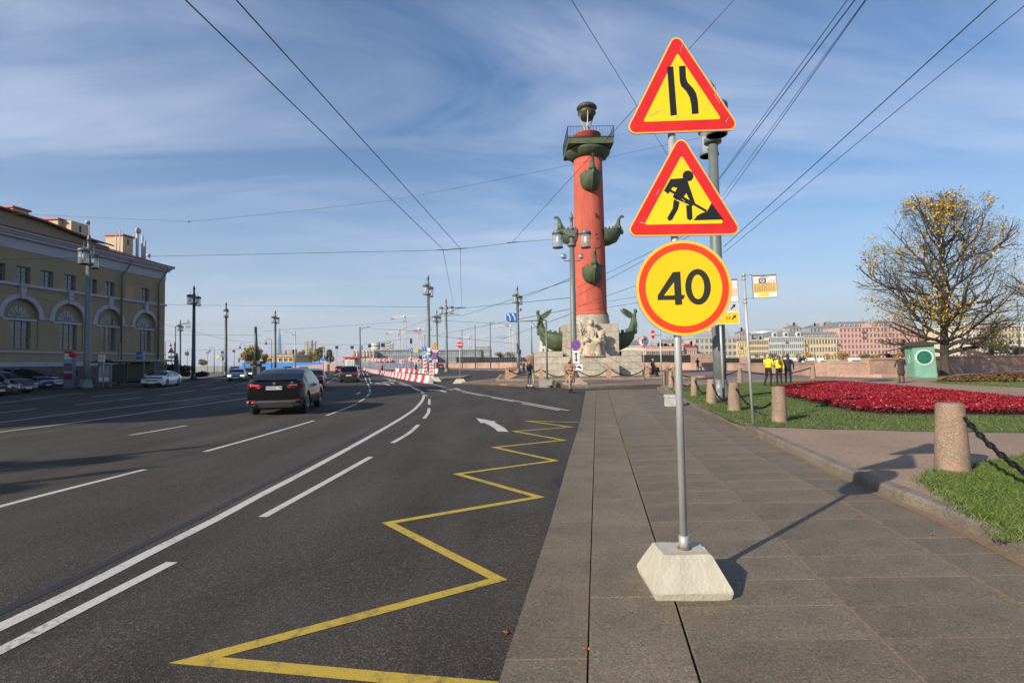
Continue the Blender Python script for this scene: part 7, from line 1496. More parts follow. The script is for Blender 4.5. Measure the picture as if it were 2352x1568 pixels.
silver_p = paint('silver', (.34, .36, .38), .6); grey_p = paint('grey', (.12, .125, .13), .5); white_p = paint('white', (.66, .66, .66), 0); blue_p = paint('blue', (.03, .06, .23), .3); red_p = paint('red', (.36, .012, .012), .1); dark_p = paint('dark', (.022, .024, .028), .3); bronze_p = paint('dark_bronze', (.05, .045, .035), .5)
put('grey_sedan', 'silver grey sedan partly hidden to the right of the black coupe', 713, 896, 107, grey_p, kind='sedan')
put('dark_suv', 'dark olive SUV seen from behind, ahead in the right lane', 801, 878.5, 104.5, bronze_p, kind='suv', H_=1.64, W_=1.86, wr=.35)
put('dark_hatchback', 'dark car with red lamps just ahead of the dark olive SUV', 813, 864, 105, dark_p, kind='sedan', brake=True)
put('white_car', 'white car farther ahead beside the striped barriers', 817, 854.5, 105, white_p, kind='sedan', brake=True)
put('dark_sedan', 'low dark car with lit brake lamps left of the dark olive SUV', 780, 857, 106, dark_p, kind='sedan', brake=True)
put('grey_suv', 'grey SUV waiting farthest ahead beside the traffic light', 765.5, 850.5, 107, grey_p, kind='suv', H_=1.68)
put('white_van', 'white vehicle left of the traffic light post', 752, 851, 108, white_p, kind='suv', H_=1.7)
put('dark_car', 'dark car roof showing behind the roof of the black coupe, left', 660, 860, 108, dark_p, kind='suv', H_=1.6); put('dark_car', 'second car roof behind the black coupe, further right', 695, 863, 108, grey_p, kind='sedan', H_=1.5)
put('silver_sedan', 'silver car with lit headlamps coming towards us left of the black coupe', 541, 876, -67, silver_p, True, kind='sedan', lit=True, L_=4.65, W_=1.83, H_=1.47)
put('dark_oncoming_car', 'dark oncoming car with lit headlamps behind the silver one', 563, 868.5, -67, dark_p, True, kind='sedan', lit=True)
put('dark_car', 'dark car whose roof shows above the silver oncoming car', 537, 863, -67, dark_p, True, kind='suv', H_=1.7)
put('white_sedan', 'white sedan driving towards us in front of the dark kiosk', 347, 890, -76, white_p, True, kind='sedan', L_=4.7, W_=1.84, H_=1.44, wr=.35)
for nme, lb_, x, y, hd, pm_, k in (('silver_suv', 'silver off-road car parked nearest at the left edge', 66, 903.5, 4, silver_p, dict(kind='suv', H_=1.68, L_=4.5, W_=1.85, wr=.37)), ('blue_van', 'blue high roofed van parked behind the silver off-road car', 112, 894.5, 3, blue_p, dict(kind='van', H_=1.86, L_=4.4, W_=1.85)),
                              ('white_hatchback', 'pale hatchback parked between the blue van and the dark car', 137, 891, 2, white_p, dict(kind='sedan', H_=1.5, L_=4.2)), ('dark_parked_car', 'dark car parked nearest to the information pillar', 148, 888, 1, dark_p, dict(kind='sedan', H_=1.5, L_=4.2)), ('dark_parked_car', 'dark car cut off by the left edge behind the silver off-road car', 3, 911, 4, dark_p, dict(kind='sedan', H_=1.5, L_=4.4))):
    p = G(x, y, 0); L_ = k['L_']; aa = math.radians(hd); car(nme, lb_, p-Vector((math.cos(aa), math.sin(aa), 0))*L_, aa, pm_, **k)
put('red_car', 'small red car parked by the river wall behind the construction signs', 1013, 847.5, 100, red_p, kind='sedan', L_=4.1)
for i, (x, y, c_, lb_) in enumerate(((876, 845, red_p, 'dark red car behind the arrow signs, left'), (893, 844.5, red_p, 'dark red car behind the arrow signs, right of the orange worker'), (857, 846, silver_p, 'silver car behind the leftmost arrow signs'))): put('far_car', lb_, x, y, 95+60*i, c_, kind='suv', H_=1.65)
# =============== PEOPLE ===============
def cm(n, c): return mat('cloth_'+n, c, .85, var=.12, scale=9)
hairm = cm('dark_hair', (.035, .022, .014)); jeans = cm('jeans', (.05, .07, .13)); blackc = cm('black', (.014, .014, .016)); shoe = cm('shoe', (.02, .018, .018))
def person(label, loc, rz=0.0, h=1.68, top=blackc, legs=jeans, hair=hairm, hat=None, pose='stand', shoes=shoe, long=False, vox=.017, wide=1.0, armL=None, armR=None, lean=0.0, legL=None, legR=None, hand=True, extra=(), name='person', head_turn=0.0):
    """faces -y when rz=0; one continuous body"""
    t = thing(name, label, 'person', loc, rz); s = h/1.70; P_ = []
    def V(x, y, z): return (x*wide*s if abs(x) < .3 else x*s, (y-lean*max(0, z-.95))*s, z*s)
    hipz = .92; TOP, LEG, SKIN, SHOE, HAIR = 0, 1, 2, 3, 4
    lL = legL or ((.10, 0, .50), (.11, .03, .08)); lR = legR or ((-.10, 0, .50), (-.11, .03, .08))
    for sx, (kn, an) in ((1, lL), (-1, lR)):
        P_ += [(V(sx*.085, 0, hipz), V(*kn), .090*s, .062*s, LEG), (V(*kn), V(*an), .060*s, .042*s, LEG), (V(an[0], an[1]+.02, an[2]-.03), V(an[0]+sx*.01, an[1]-.17, an[2]-.045), .042*s, .036*s, SHOE)]
    P_ += [(V(0, 0, .90), V(0, 0, 1.02), .135*s, .125*s, TOP if long else LEG, (1.15*wide, .85, 1)), (V(0, 0, 1.02), V(0, 0, 1.32), .130*s, .150*s, TOP, (1.15*wide, .82, 1)), (V(-.13, 0, 1.38), V(.13, 0, 1.38), .085*s, .085*s, TOP, (1, .9, 1)), (V(0, 0, 1.38), V(0, 0, 1.47), .09*s, .055*s, TOP)]
    if long: P_ += [(V(0, 0, .62), V(0, 0, 1.0), .175*s, .14*s, TOP, (1.1*wide, .85, 1))]
    hx = 0; P_ += [(V(0, -.005, 1.45), V(0, -.012, 1.54), .050*s, .050*s, SKIN), (V(0, -.02, 1.575), V(0, -.015, 1.63), .078*s, .088*s, SKIN, (.90, 1.08, 1)), (V(0, -.105, 1.585), V(0, -.112, 1.57), .014*s, .014*s, SKIN), (V(.078, -.01, 1.59), V(.08, -.01, 1.60), .016*s, .018*s, SKIN), (V(-.078, -.01, 1.59), V(-.08, -.01, 1.60), .016*s, .018*s, SKIN)]
    if hair is not None: P_ += [(V(0, .02, 1.63), V(0, .01, 1.645), .092*s, .094*s, HAIR, (.92, 1.05, 1)), (V(0, .055, 1.56), V(0, .045, 1.60), .066*s, .075*s, HAIR)]
    aL = armL or ((.25, .02, 1.13), (.26, -.05, .90)); aR = armR or ((-.25, .02, 1.13), (-.26, -.05, .90))
    for sx, (el, wr_) in ((1, aL), (-1, aR)):
        P_ += [(V(sx*.185, 0, 1.38), V(*el), .058*s, .046*s, TOP), (V(*el), V(*wr_), .045*s, .034*s, TOP)]
        e = Vector(V(*el)); w = Vector(V(*wr_)); d = (w-e).normalized(); side = Vector((0, 1, 0)) if abs(d.y) < .8 else Vector((1, 0, 0)); side = (side-d*side.dot(d)).normalized(); nrm = d.cross(side)
        pc = w+d*.05*s; P_ += [(tuple(w+d*.015*s), tuple(w+d*.075*s), .024*s, .028*s, SKIN)]
        for q in range(4): o = side*(q-1.5)*.019*s; l = (.068, .078, .074, .058)[q]*s; m_ = w+d*(.085*s)+o; m2 = m_+d*l*.55+nrm*.012*s; P_ += [(tuple(m_), tuple(m2), .0095*s, .009*s, SKIN), (tuple(m2), tuple(m2+d*l*.4+nrm*.022*s), .009*s, .008*s, SKIN)]
        P_ += [(tuple(w+d*.03*s-side*.022*s), tuple(w+d*.075*s-side*.05*s+nrm*.012*s), .012*s, .009*s, SKIN)]
    for e in extra: P_.append((V(*e[0]), V(*e[1]), e[2]*s, e[3]*s, e[4])+tuple(e[5:]))
    me = capsules_mesh('body', P_, vox, [top, legs, skin, shoes, hair or hairm, hat[1] if hat and not isinstance(hat, str) else hairm]); link('body', me, t)
    if hat: MB().ball((0, .0, 1.655*s-.0), .118*s, 14, (.98, 1.1, .82)).build('hat', hat[1], t, loc=(0, -lean*.7*s, .02*s))
    return t
yel = cm('yellow', (.78, .62, .03)); navy = cm('navy', (.020, .024, .05)); grhair = cm('grey_hair', (.40, .38, .35)); brhair = cm('brown_hair', (.11, .06, .03)); redhat = cm('red_wool', (.28, .012, .02)); taupe = cm('dark_taupe', (.045, .036, .032)); camel = cm('camel', (.30, .17, .11)); burg = cm('burgundy', (.12, .012, .02)); brown_t = cm('brown_trousers', (.06, .035, .025))
def gp(x, y, z): return G(x, y, z)
p = gp(1766, 886, .27); person('grey haired man in a yellow jacket reaching towards the woman beside him', p, PI-.9, 1.70, yel, blackc, grhair, armL=((.22, -.12, 1.15), (.18, -.38, 1.05)), armR=((-.22, -.1, 1.15), (-.12, -.42, 1.03)), legL=((.14, -.10, .50), (.20, .05, .08)), legR=((-.12, -.03, .50), (-.16, .18, .08)), wide=1.12)
p = gp(1790, 886, .27); pw = person('woman in a yellow jacket holding up a phone, seen from behind', p, PI+.1, 1.64, yel, blackc, brhair, armR=((-.26, -.12, 1.22), (-.18, -.26, 1.50)) if False else None, armL=((.26, -.16, 1.25), (.20, -.28, 1.52)), wide=1.1, extra=(((0, .10, 1.42), (0, .12, 1.30), .08, .09, 4),))
ph = MB().box(-.035, .035, -.006, .006, -.07, .07).build('phone', black, loc=Vector((p.x-.20, p.y+.30, .27+1.58)), label='black phone held up by the woman in yellow', cat='phone')
p = gp(1811, 885, .27); person('woman in a navy jacket with long dark hair, seen from behind', p, PI-.2, 1.68, navy, blackc, hairm, wide=1.15, extra=(((0, .08, 1.50), (0, .10, 1.32), .075, .08, 4),))
p = gp(1839, 858, .15); person('person in black bending over the river wall, cream trouser leg showing', Vector((p.x+.3, p.y, .35)), PI-.6, 1.66, blackc, cm('cream_trousers', (.6, .55, .48)), brhair, lean=1.0, armL=((.3, -.25, 1.3), (.35, -.5, 1.1)), armR=((-.3, -.25, 1.3), (-.25, -.5, 1.12)), legL=((.12, -.2, .55), (.15, .08, .14)), legR=((-.12, -.05, .5), (-.14, .2, .1)), extra=(((.3, -.35, 1.35), (.35, -.3, 1.1), .15, .17, 0),))
p = gp(2071, 879.5, .26); person('old woman in dark coat and red knitted hat standing with her back to us', p, PI+.05, 1.58, taupe, brown_t, None, ('hat', redhat), long=True, wide=1.22, armL=((.27, -.02, 1.15), (.16, -.22, 1.0)), armR=((-.27, -.02, 1.15), (-.16, -.22, 1.0)))
w_ = WALL[3]; p = P(2050, 824, w_.y+2.0); person('person in black leaning on the far side of the taller wall left of the booth', Vector((p.x, w_.y+2.2, .55)), -1.2, 1.7, blackc, blackc, hairm, lean=.9)
p = gp(1500, 863, .15); person('walker in dark red and black passing behind the column bollards', p, .6, 1.68, burg, blackc, hairm, ('hat', cm('grey_wool', (.35, .35, .38))), vox=.022); p = gp(1509, 868, .15); person('person in black sitting low beside the tan bollards', Vector((p.x, p.y, -.25)), .2, 1.6, blackc, blackc, vox=.022)
p = gp(1603, 853, .15); person('dark figure taking a photograph by the low river wall', p, PI, 1.68, blackc, cm('blue_trousers', (.03, .04, .12)), hairm, armL=((.24, -.16, 1.28), (.08, -.26, 1.48)), armR=((-.24, -.16, 1.28), (-.08, -.26, 1.48)), vox=.022)
p = gp(1203, 861, .15); person('dark walker between the grey lamp and the chained bollards', p, .4, 1.68, cm('brown_coat', (.10, .06, .045)), blackc, hairm, vox=.022)
p = gp(955, 858, 0); person('worker in black standing behind the arrow signs', p, .4, 1.72, blackc, blackc, hairm, vox=.025); p = gp(877, 859, 0); person('worker in an orange jacket between the arrow signs', p, .4, 1.72, cm('hi_vis_orange', (.55, .07, .03)), navy, hairm, vox=.025)
p = gp(985, 861, .0); person('grey clad walker behind the vertical chevron panel', p, .4, 1.68, cm('grey_coat', (.25, .25, .24)), cm('grey_trousers', (.15, .15, .15)), hairm, vox=.025)
p = gp(199, 888, .15); person('woman in a patterned black top carrying shopping bags by the bus stop', p, .3, 1.68, cm('patterned_top', (.03, .03, .035)), jeans, cm('blond_hair', (.4, .3, .17)), legL=((.14, -.06, .5), (.2, -.16, .08)), legR=((-.12, .06, .5), (-.2, .2, .1)), vox=.022)
for sx, lb_ in ((-.42, 'left'), (.36, 'right')):
    b = MB().add([(-.18, -.08, .0), (.2, -.08, 0), (.2, .08, 0), (-.18, .08, 0), (-.08, -.03, .62), (.1, -.03, .62), (.1, .03, .62), (-.08, .03, .62)], [(0, 3, 2, 1), (4, 5, 6, 7), (0, 1, 5, 4), (1, 2, 6, 5), (2, 3, 7, 6), (3, 0, 4, 7)]); b.build('shopping_bag', mat('pale_carrier_bag', (.42, .42, .40), .7), loc=Vector((p.x+sx, p.y-.1, .22)), label='pale carrier bag in the '+lb_+' hand of the woman by the bus stop', cat='bag')
p = gp(169, 889, .15); person('dark figure standing just right of the information pillar', p, .4, 1.75, blackc, blackc, hairm, vox=.022)
# scooter riders
def scooter(label, loc, rz, col_):
    t = thing('kick_scooter', label, 'scooter', loc, rz); MB().box(-.075, .075, -.33, .38, .14, .175).build('deck', trimk, t); MB().tube([(0, -.42, .16), (0, -.50, .45), (0, -.46, 1.08)], [.03, .026, .022], 8).build('stem', mat('scooter_'+col_[0], col_[1], .4), t)
    MB().tube([(-.24, -.44, 1.08), (0, -.46, 1.09), (.24, -.44, 1.08)], .016, 8).build('handlebar', trimk, t)
    for y in (-.50, .44): MB().tube([(-.022, y, .115), (.022, y, .115)], .11, 16).build('wheel', rubber, t)
    MB().tube([(0, -.33, .16), (0, -.43, .20)], .03, 6).tube([(0, .36, .16), (0, .44, .16)], .025, 6).build('fork', trimk, t); MB().box(-.04, .04, .36, .56, .225, .235).build('mudguard', trimk, t); return t
ylw = ('yellow', (.70, .50, .02))
p = gp(1217, 893, 0); rz = .45; scooter('yellow electric scooter ridden by the woman with long dark hair', p, rz, ylw)
person('woman with long dark hair and black jacket riding a scooter', p+Vector((-.02, .02, .175)), rz, 1.62, blackc, jeans, burg, armL=((.22, -.12, 1.15), (.20, -.36, .98)), armR=((-.22, -.12, 1.15), (-.20, -.36, .98)), legL=((.06, -.06, .50), (.03, -.10, .08)), legR=((-.07, .05, .50), (-.04, .16, .08)), shoes=cm('white_shoe', (.6, .6, .58)), long=False, extra=(((-.10, -.02, 1.54), (-.12, -.05, 1.30), .035, .03, 4), ((.10, -.02, 1.54), (.12, -.05, 1.30), .035, .03, 4), ((0, 0, .86), (0, 0, .95), .14, .13, 0, (1.15, .85, 1))))
p = gp(1311, 902, 0); rz = -.25; scooter('yellow electric scooter ridden by the man in the camel coat', p, rz, ylw)
person('man in a long camel coat riding a scooter in front of the lamp post', p+Vector((-.02, .02, .175)), rz, 1.76, camel, jeans, cm('shaved_hair', (.28, .17, .12)), armL=((.26, -.10, 1.15), (.22, -.36, .95)), armR=((-.26, -.10, 1.15), (-.22, -.36, .95)), legL=((.06, -.06, .50), (.03, -.12, .08)), legR=((-.07, .05, .50), (-.04, .14, .08)), wide=1.1, long=True, extra=(((-.16, .02, .45), (-.14, .0, .95), .09, .12, 0), ((.16, .02, .45), (.14, .0, .95), .09, .12, 0), ((-.08, -.14, 1.12), (.08, -.15, 1.10), .07, .07, 0), ((0, .02, 1.46), (0, .02, 1.42), .10, .13, 3)))
# =============== GREEN BOOTH, STRIPED POLE ===============
bp = G(2096, 869, .2); bt = thing('green_booth', 'leaning pale green metal booth with a round porthole and dark felt roof', 'booth', (bp.x+.1, bp.y, .18), .12); bt.rotation_euler = (0, math.radians(-3.0), math.radians(-16)); bt.location.x += .1
mint = mat('pale_green_paint', (.13, .31, .22), .6, var=.10, scale=2.5, col2=(.19, .39, .29)); k = bp.y/1200; Wb = 43*k; Hb = 76*k; Db = 1.25
MB().box(0, Wb, 0, Db, 0, Hb).build('wall', mint, bt); MB().add([(-.25, -.25, Hb-.03), (Wb*.30, -.25, Hb+.26), (Wb+.25, -.25, Hb+.10), (Wb+.25, -.25, Hb-.02), (-.25, Db+.2, Hb-.03), (Wb*.30, Db+.2, Hb+.26), (Wb+.25, Db+.2, Hb+.10), (Wb+.25, Db+.2, Hb-.02)], [(0, 1, 5, 4), (1, 2, 6, 5), (0, 3, 2, 1), (4, 5, 6, 7), (2, 3, 7, 6), (0, 4, 7, 3)]).build('roof', mat('dark_roof_felt', (.05, .035, .028), .9, var=.3), bt)
cx_, cz_ = Wb*.50, Hb*.62; rg_ = MB(); pts = [(cx_+.50*math.cos(a), -.03, cz_+.50*math.sin(a)) for a in np.linspace(0, 2*PI, 41)]; rg_.tube(pts, .042, 8, False).build('porthole_ring', signwhite, bt); MB().prism(circle(.48, 36, cx_, cz_), -.012, -.002).build('porthole_panel', mat('deep_green_panel', (.008, .10, .055), .35, var=.6, scale=4, col2=(.02, .16, .09)), bt)
MB().tube([(-.02, Db*.5+.16*math.cos(a), cz_-.05+.30*math.sin(a)) for a in np.linspace(0, 2*PI, 21)], .018, 5, False).build('painted_ring', mat('pale_mint_mark', (.38, .62, .50), .7), bt)
for x in (.02, .94): MB().box(Wb*x, Wb*x+.02, -.012, -.002, .05, Hb-.1).build('panel_seam', mat('seam_green', (.12, .30, .21), .7), bt)
MB().box(Wb*.03, Wb*.22, -.02, -.001, .12, .2).build('painted_tag', mat('seam_green', (.12, .30, .21)), bt); MB().box(-.02, -.003, Db*.1, Db*.9, .1, Hb-.15).build('door', mint, bt)
sp_ = P(2314, 848, 52); stp = thing('striped_pole', 'black and white striped pole standing before the shadowed wall', 'pole', (sp_.x-.5, 51.0, .2)); Hq = P(2310, 788, 51).z
for i in range(10): MB().tube([(0, 0, Hq*i/10-.2*0), (0, 0, Hq*(i+1)/10)], .085, 12).build('band', black if i % 2 else signwhite, stp)
for x in (2328, 2270): pp = P(x, 850, 52); MB().box(-.16, .16, -.1, .1, 0, 2.2).build('wooden_post', MATS['dark_timber'], loc=(pp.x, 51.6, .2), label='dark timber post against the wall '+('right of the striped pole' if x > 2300 else 'near the big tree'), cat='post')
# =============== BUS SHELTER AREA ===============
tp = G(156, 890, .15); tot = thing('information_pillar', 'tall red and blue information pillar by the parked cars', 'information pillar', (tp.x, tp.y, .15), .05); k = tp.y/1200; Wt = 20*k; Ht = 84*k
MB().box(-Wt/2, Wt/2, 0, .35, 0, Ht).build('body', mat('pillar_blue_grey', (.16, .19, .26), .6), tot)
for nme, z0, z1, m_ in (('header', .94, .985, signred), ('map_panel', .86, .935, signwhite), ('notice', .77, .85, signwhite), ('picture_sky', .66, .75, mat('poster_sky', (.12, .45, .62), .6)), ('picture_hill', .585, .66, mat('poster_red_hill', (.35, .07, .04), .6)), ('caption', .52, .55, mat('poster_navy', (.03, .10, .22), .6)), ('picture', .46, .50, MATS['poster_red_hill']), ('caption', .40, .44, MATS['poster_sky']), ('picture_red', .22, .38, mat('poster_dark_red', (.26, .02, .02), .6))): MB().box(-Wt*.44, Wt*.44, -.02, -.001, Ht*z0, Ht*z1).build(nme, m_, tot)
MB().ball((Wt*.52, -.05, Ht*.89), .28, 12, (1.2, .25, .85)).build('red_badge', signred, tot)
sh0 = G(238, 889, .15); she = thing('bus_shelter', 'bus shelter with a lit portrait advertisement and a curved roof', 'bus shelter', (sh0.x, sh0.y, .15), 0.0); k = sh0.y/1200; Ws = 30*k; Hs = 66*k
mt = mat('shelter_metal', (.19, .19, .15), .5, .4)
fr = MB(); fr.box(-Ws/2, -Ws/2+.08, 0, .2, 0, Hs*.80).box(Ws/2-.08, Ws/2, 0, .2, 0, Hs*.80).box(-Ws/2+.08, Ws/2-.08, 0, .2, Hs*.76, Hs*.80).box(-Ws/2+.08, Ws/2-.08, 0, .2, Hs*.13, Hs*.17); fr.build('poster_frame', mt, she)
MB().box(-Ws/2+.1, Ws/2-.1, .02, .06, Hs*.18, Hs*.755).build('poster', mat('poster_pale_blue', (.30, .45, .55), .5, var=.25, scale=1.5), she, label='advertisement with a woman on pale blue ground')
MB().prism([(-.25, Hs*.36), (.42, Hs*.36), (.38, Hs*.45), (.18, Hs*.50), (.10, Hs*.53), (-.06, Hs*.53), (-.10, Hs*.50), (-.28, Hs*.46)], .008, .015).build('poster_shoulders', mat('poster_skin', (.55, .30, .22), .6, var=.1), she); MB().prism(ell(.02, Hs*.60, .20, .30, 20), .006, .013).build('poster_face', MATS['poster_skin'], she); MB().prism(ell(.02, Hs*.66, .21, .22, 20), .014, .018).build('poster_hair', brhair, she); MB().box(-Ws/2+.12, Ws/2-.12, .005, .012, Hs*.22, Hs*.34).build('poster_caption', signwhite, she)
fr = MB()
for x, y in ((-Ws/2+.04, 3.4), (-Ws/2+.04, 7.0), (Ws*.6, 7.0), (Ws*.75, 3.6)): fr.box(x-.05, x+.05, y-.05, y+.05, 0, Hs*.86)
fr.build('post', mt, she); MB().add([(x, y, z+d) for d in (0, .12) for y in (-.4, 7.6) for x, z in ((-Ws*.75, Hs*.84), (-Ws*.2, Hs*.90), (Ws*.5, Hs*.92), (Ws*.95, Hs*.88))], [(0, 1, 5, 4), (1, 2, 6, 5), (2, 3, 7, 6), (8, 9, 13, 12), (9, 10, 14, 13), (10, 11, 15, 14), (0, 1, 9, 8), (1, 2, 10, 9), (2, 3, 11, 10), (4, 5, 13, 12), (5, 6, 14, 13), (6, 7, 15, 14), (3, 7, 15, 11), (0, 4, 12, 8)]).build('roof', mt, she); MB().box(-Ws/2+.02, -Ws/2+.06, .3, 6.9, .4, Hs*.8).build('glass_wall', mat('shelter_glass', (.03, .04, .04), .5, spec=.3), she); MB().box(-Ws*.35, -Ws*.1, 1.5, 6, .42, .47).build('bench', mat('bench_wood', (.13, .09, .06), .8), she)
k0 = G(322, 878, .15); kio = thing('news_kiosk', 'dark glazed kiosk right of the bus shelter', 'kiosk', (k0.x, k0.y, .15), 0.0); k = k0.y/1200; Wk = 46*k; Hk = 50*k
MB().box(-Wk*.5, Wk*.5, 0, 2.2, 0, Hk*.93).build('body', mat('kiosk_dark_green', (.018, .026, .026), .5), kio); MB().box(-Wk*.54, Wk*.54, -.35, 2.4, Hk*.93, Hk).build('roof', mat('kiosk_roof', (.05, .055, .06), .6), kio)
for i in range(4): MB().box(-Wk*.48+i*Wk*.245, -Wk*.26+i*Wk*.245, -.02, -.001, Hk*.25, Hk*.85).build('window', black, kio)
MB().box(-Wk*.46, -Wk*.10, -.03, -.021, Hk*.68, Hk*.80).build('screen_lettering_band', mat('dim_green_lettering', (.03, .12, .07), .6), kio)
def postsign(name, label, x, yb, ytop, z, r=.045, m=galv, cat='road sign', rz=0.0):
    p = G(x, yb, z); t = thing(name, label, cat, p, rz); H_ = P(x, ytop, p.y).z-z; MB().tube([(0, 0, 0), (0, 0, H_)], r, 8).build('post', m, t); return t, p.y/1200, H_
def at(t, x, y): p = P(x, y, t.location.y); return (p.x-t.location.x, p.z-t.location.z)
t, k, H_ = postsign('timetable_post', 'slim post with small timetable panels before the shelter poster', 237, 889.5, 813, .15, .05, cat='bus stop sign')
for x, w in ((232, 9), (240, 6)): c = at(t, x, 823); MB().box(c[0]-w*k/2, c[0]+w*k/2, -.12, -.06, c[1]-8*k, c[1]+8*k).build('timetable', signwhite, t); MB().box(c[0]-w*k*.35, c[0]+w*k*.35, -.13, -.121, c[1]-3*k, c[1]+4*k).build('timetable_field', MATS['timetable_salmon'] if x < 236 else signyellow, t)
t, k, H_ = postsign('plain_post', 'plain thin grey post between the shelter and the kiosk', 273, 884, 787, .15, .09, lampgrey, 'post')
t, k, H_ = postsign('bus_stop_sign', 'blue bus stop flag on a post before the kiosk', 330, 879, 806, .15, .05, cat='bus stop sign')
c = at(t, 321, 818); MB().prism(rrect(13.5*k, 20*k, .05, c[0], c[1]), -.1, -.05).build('flag', signblue, t); MB().box(c[0]-5*k, c[0]+5*k, -.115, -.101, c[1]-.5*k, c[1]+3.5*k).build('white_bar', signwhite, t); MB().box(c[0]-4*k, c[0]+4*k, -.13, -.116, c[1]+.5*k, c[1]+2.5*k).build('bus_symbol', black, t)
# =============== ROAD WORKS SIGNS AND OTHER SIGNS ===============
def base_block(t, s=.32, h=.28, m=concrete): MB().frustum((s, s*.8), (s*.55, s*.45), 0, h).build('concrete_base', m, t)
def tri(t, x, y, side, label=None, body=True, back=False):
    c = at(t, x, y); k = t.location.y/1200; s = side*k
    o = MB().prism([(a+c[0], b+c[1]) for a, b in triangle(s, s*.08)], -.08, -.05).build('triangular_plate', signback if back else signred, t, label=label)
    if not back: MB().prism([(a*.66+c[0], b*.66+c[1]-s*.01) for a, b in triangle(s, s*.05)], -.09, -.081).build('yellow_field', signyellow, t); MB().prism([(c[0]-s*.10, c[1]-s*.16), (c[0]-.02*s, c[1]), (c[0]-.1*s, c[1]+.08*s), (c[0], c[1]+.2*s), (c[0]+.08*s, c[1]+.02*s), (c[0]+.2*s, c[1]-.16*s), (c[0]+.05*s, c[1]-.1*s)], -.10, -.091).build('symbol', black, t)
    return o
def rect(t, x, y, w, h, m, name='plate', y0=-.08, label=None): c = at(t, x, y); k = t.location.y/1200; return MB().prism(rrect(w*k, h*k, min(w, h)*k*.12, c[0], c[1]), y0, y0+.03).build(name, m, t, label=label)
def disc(t, x, y, d, m, name='round_plate', y0=-.08, f=1.0, asp=1.0): c = at(t, x, y); k = t.location.y/1200; return MB().prism(ell(c[0], c[1], d*k/2*asp, d*k/2, 32), y0, y0+.03).build(name, m, t)
def noentry(t, x, y, d, asp=1.0): disc(t, x, y, d, signwhite, 'rim', -.08, asp=asp); disc(t, x, y, d*.92, signred, 'red_disc', -.112, asp=asp); rect(t, x, y, d*.66*asp, d*.17, signwhite, 'white_bar', -.145)
def lanes_sign(t, x, y, w, h, name='lane_board', flip=1):
    rect(t, x, y, w, h, signwhite, name); rect(t, x, y, w*.94, h*.93, signblue, 'blue_field', -.112); c = at(t, x, y); k = t.location.y/1200
    for o in (-.2, .22): MB().prism([(c[0]+(o+.06)*w*k, c[1]-.42*h*k), (c[0]+(o+.13)*w*k, c[1]-.42*h*k), (c[0]+(o+.13)*w*k, c[1]-.05*h*k), (c[0]+(o-.02)*w*k, c[1]+.25*h*k), (c[0]+(o+.04)*w*k, c[1]+.33*h*k), (c[0]+(o-.17)*w*k, c[1]+.40*h*k), (c[0]+(o-.12)*w*k, c[1]+.12*h*k), (c[0]+(o-.07)*w*k, c[1]+.19*h*k), (c[0]+(o+.06)*w*k, c[1]-.1*h*k)], -.125, -.113).build('lane_arrow', signwhite, t)
t, k, H_ = postsign('no_entry_sign', 'round no entry sign on a thin post with a concrete foot on the forecourt edge', 1057, 880, 784, 0, .035); base_block(t, .6, .38); noentry(t, 1056, 791.5, 15.5)
t, k, H_ = postsign('construction_sign', 'post with blue lane board, blue arrow disc and red white striped panel', 977, 866, 790, 0, .04); base_block(t, .5, .3); lanes_sign(t, 976.5, 798.5, 13.5, 13); disc(t, 977, 814, 14.5, signwhite); disc(t, 977, 814, 13, mat('light_sign_blue', (.05, .33, .68), .5), 'blue_disc', -.112); c = at(t, 977, 814); MB().prism([(c[0]-3*k, c[1]-4.2*k), (c[0]-4.3*k, c[1]-.2*k), (c[0]-2.6*k, c[1]-1.8*k), (c[0]+3*k, c[1]+4*k), (c[0]+4*k, c[1]+3*k), (c[0]-1.2*k, c[1]-2.9*k), (c[0]+.2*k, c[1]-4*k)], -.125, -.113).build('arrow', signwhite, t)
def stripes(t, x, y, w, h, n, chev=False):
    rect(t, x, y, w, h, signwhite, 'panel', -.08); c = at(t, x, y); k = t.location.y/1200; W_ = w*k*.80; H_ = h*k*.95; st = H_/n
    for i in range(n):
        z = c[1]-H_/2+st*(i+.1); 
        if chev: pts = [(c[0]-W_/2, z), (c[0], z+st*.38), (c[0]+W_/2, z), (c[0]+W_/2, z+st*.48), (c[0], z+st*.88), (c[0]-W_/2, z+st*.48)]
        else: pts = [(c[0]-W_/2, z), (c[0]+W_/2, z+st*.42), (c[0]+W_/2, z+st*.92), (c[0]-W_/2, z+st*.48)]
        MB().prism(pts, -.09, -.081).build('red_stripe', signred, t)
stripes(t, 977.8, 840.5, 11, 34, 4)
t, k, H_ = postsign('construction_sign', 'post with yellow works triangle, no stopping disc and red chevron panel', 993, 876, 788, 0, .04); base_block(t, .75, .42); t.location.x += .2; tri(t, 999.5, 796, 17); rect(t, 1000, 806, 12, 4.6, signwhite, 'distance_plate', -.1); c = at(t, 1000, 806); lettering('100 м', 3.6*k, black, t, (c[0], -.105, c[1]))
disc(t, 998.5, 818, 14, signred, 'no_stopping_rim', -.12); disc(t, 998.5, 818, 11.5, signblue, 'no_stopping_field', -.152); c = at(t, 998.5, 818)
for s in (1, -1): MB().prism([(c[0]-5*k*s, c[1]+4*k), (c[0]-4*k*s, c[1]+5*k), (c[0]+5*k*s, c[1]-4*k), (c[0]+4*k*s, c[1]-5*k)][::s], -.160-.004*(s+1), -.152).build('red_cross_bar', signred, t)
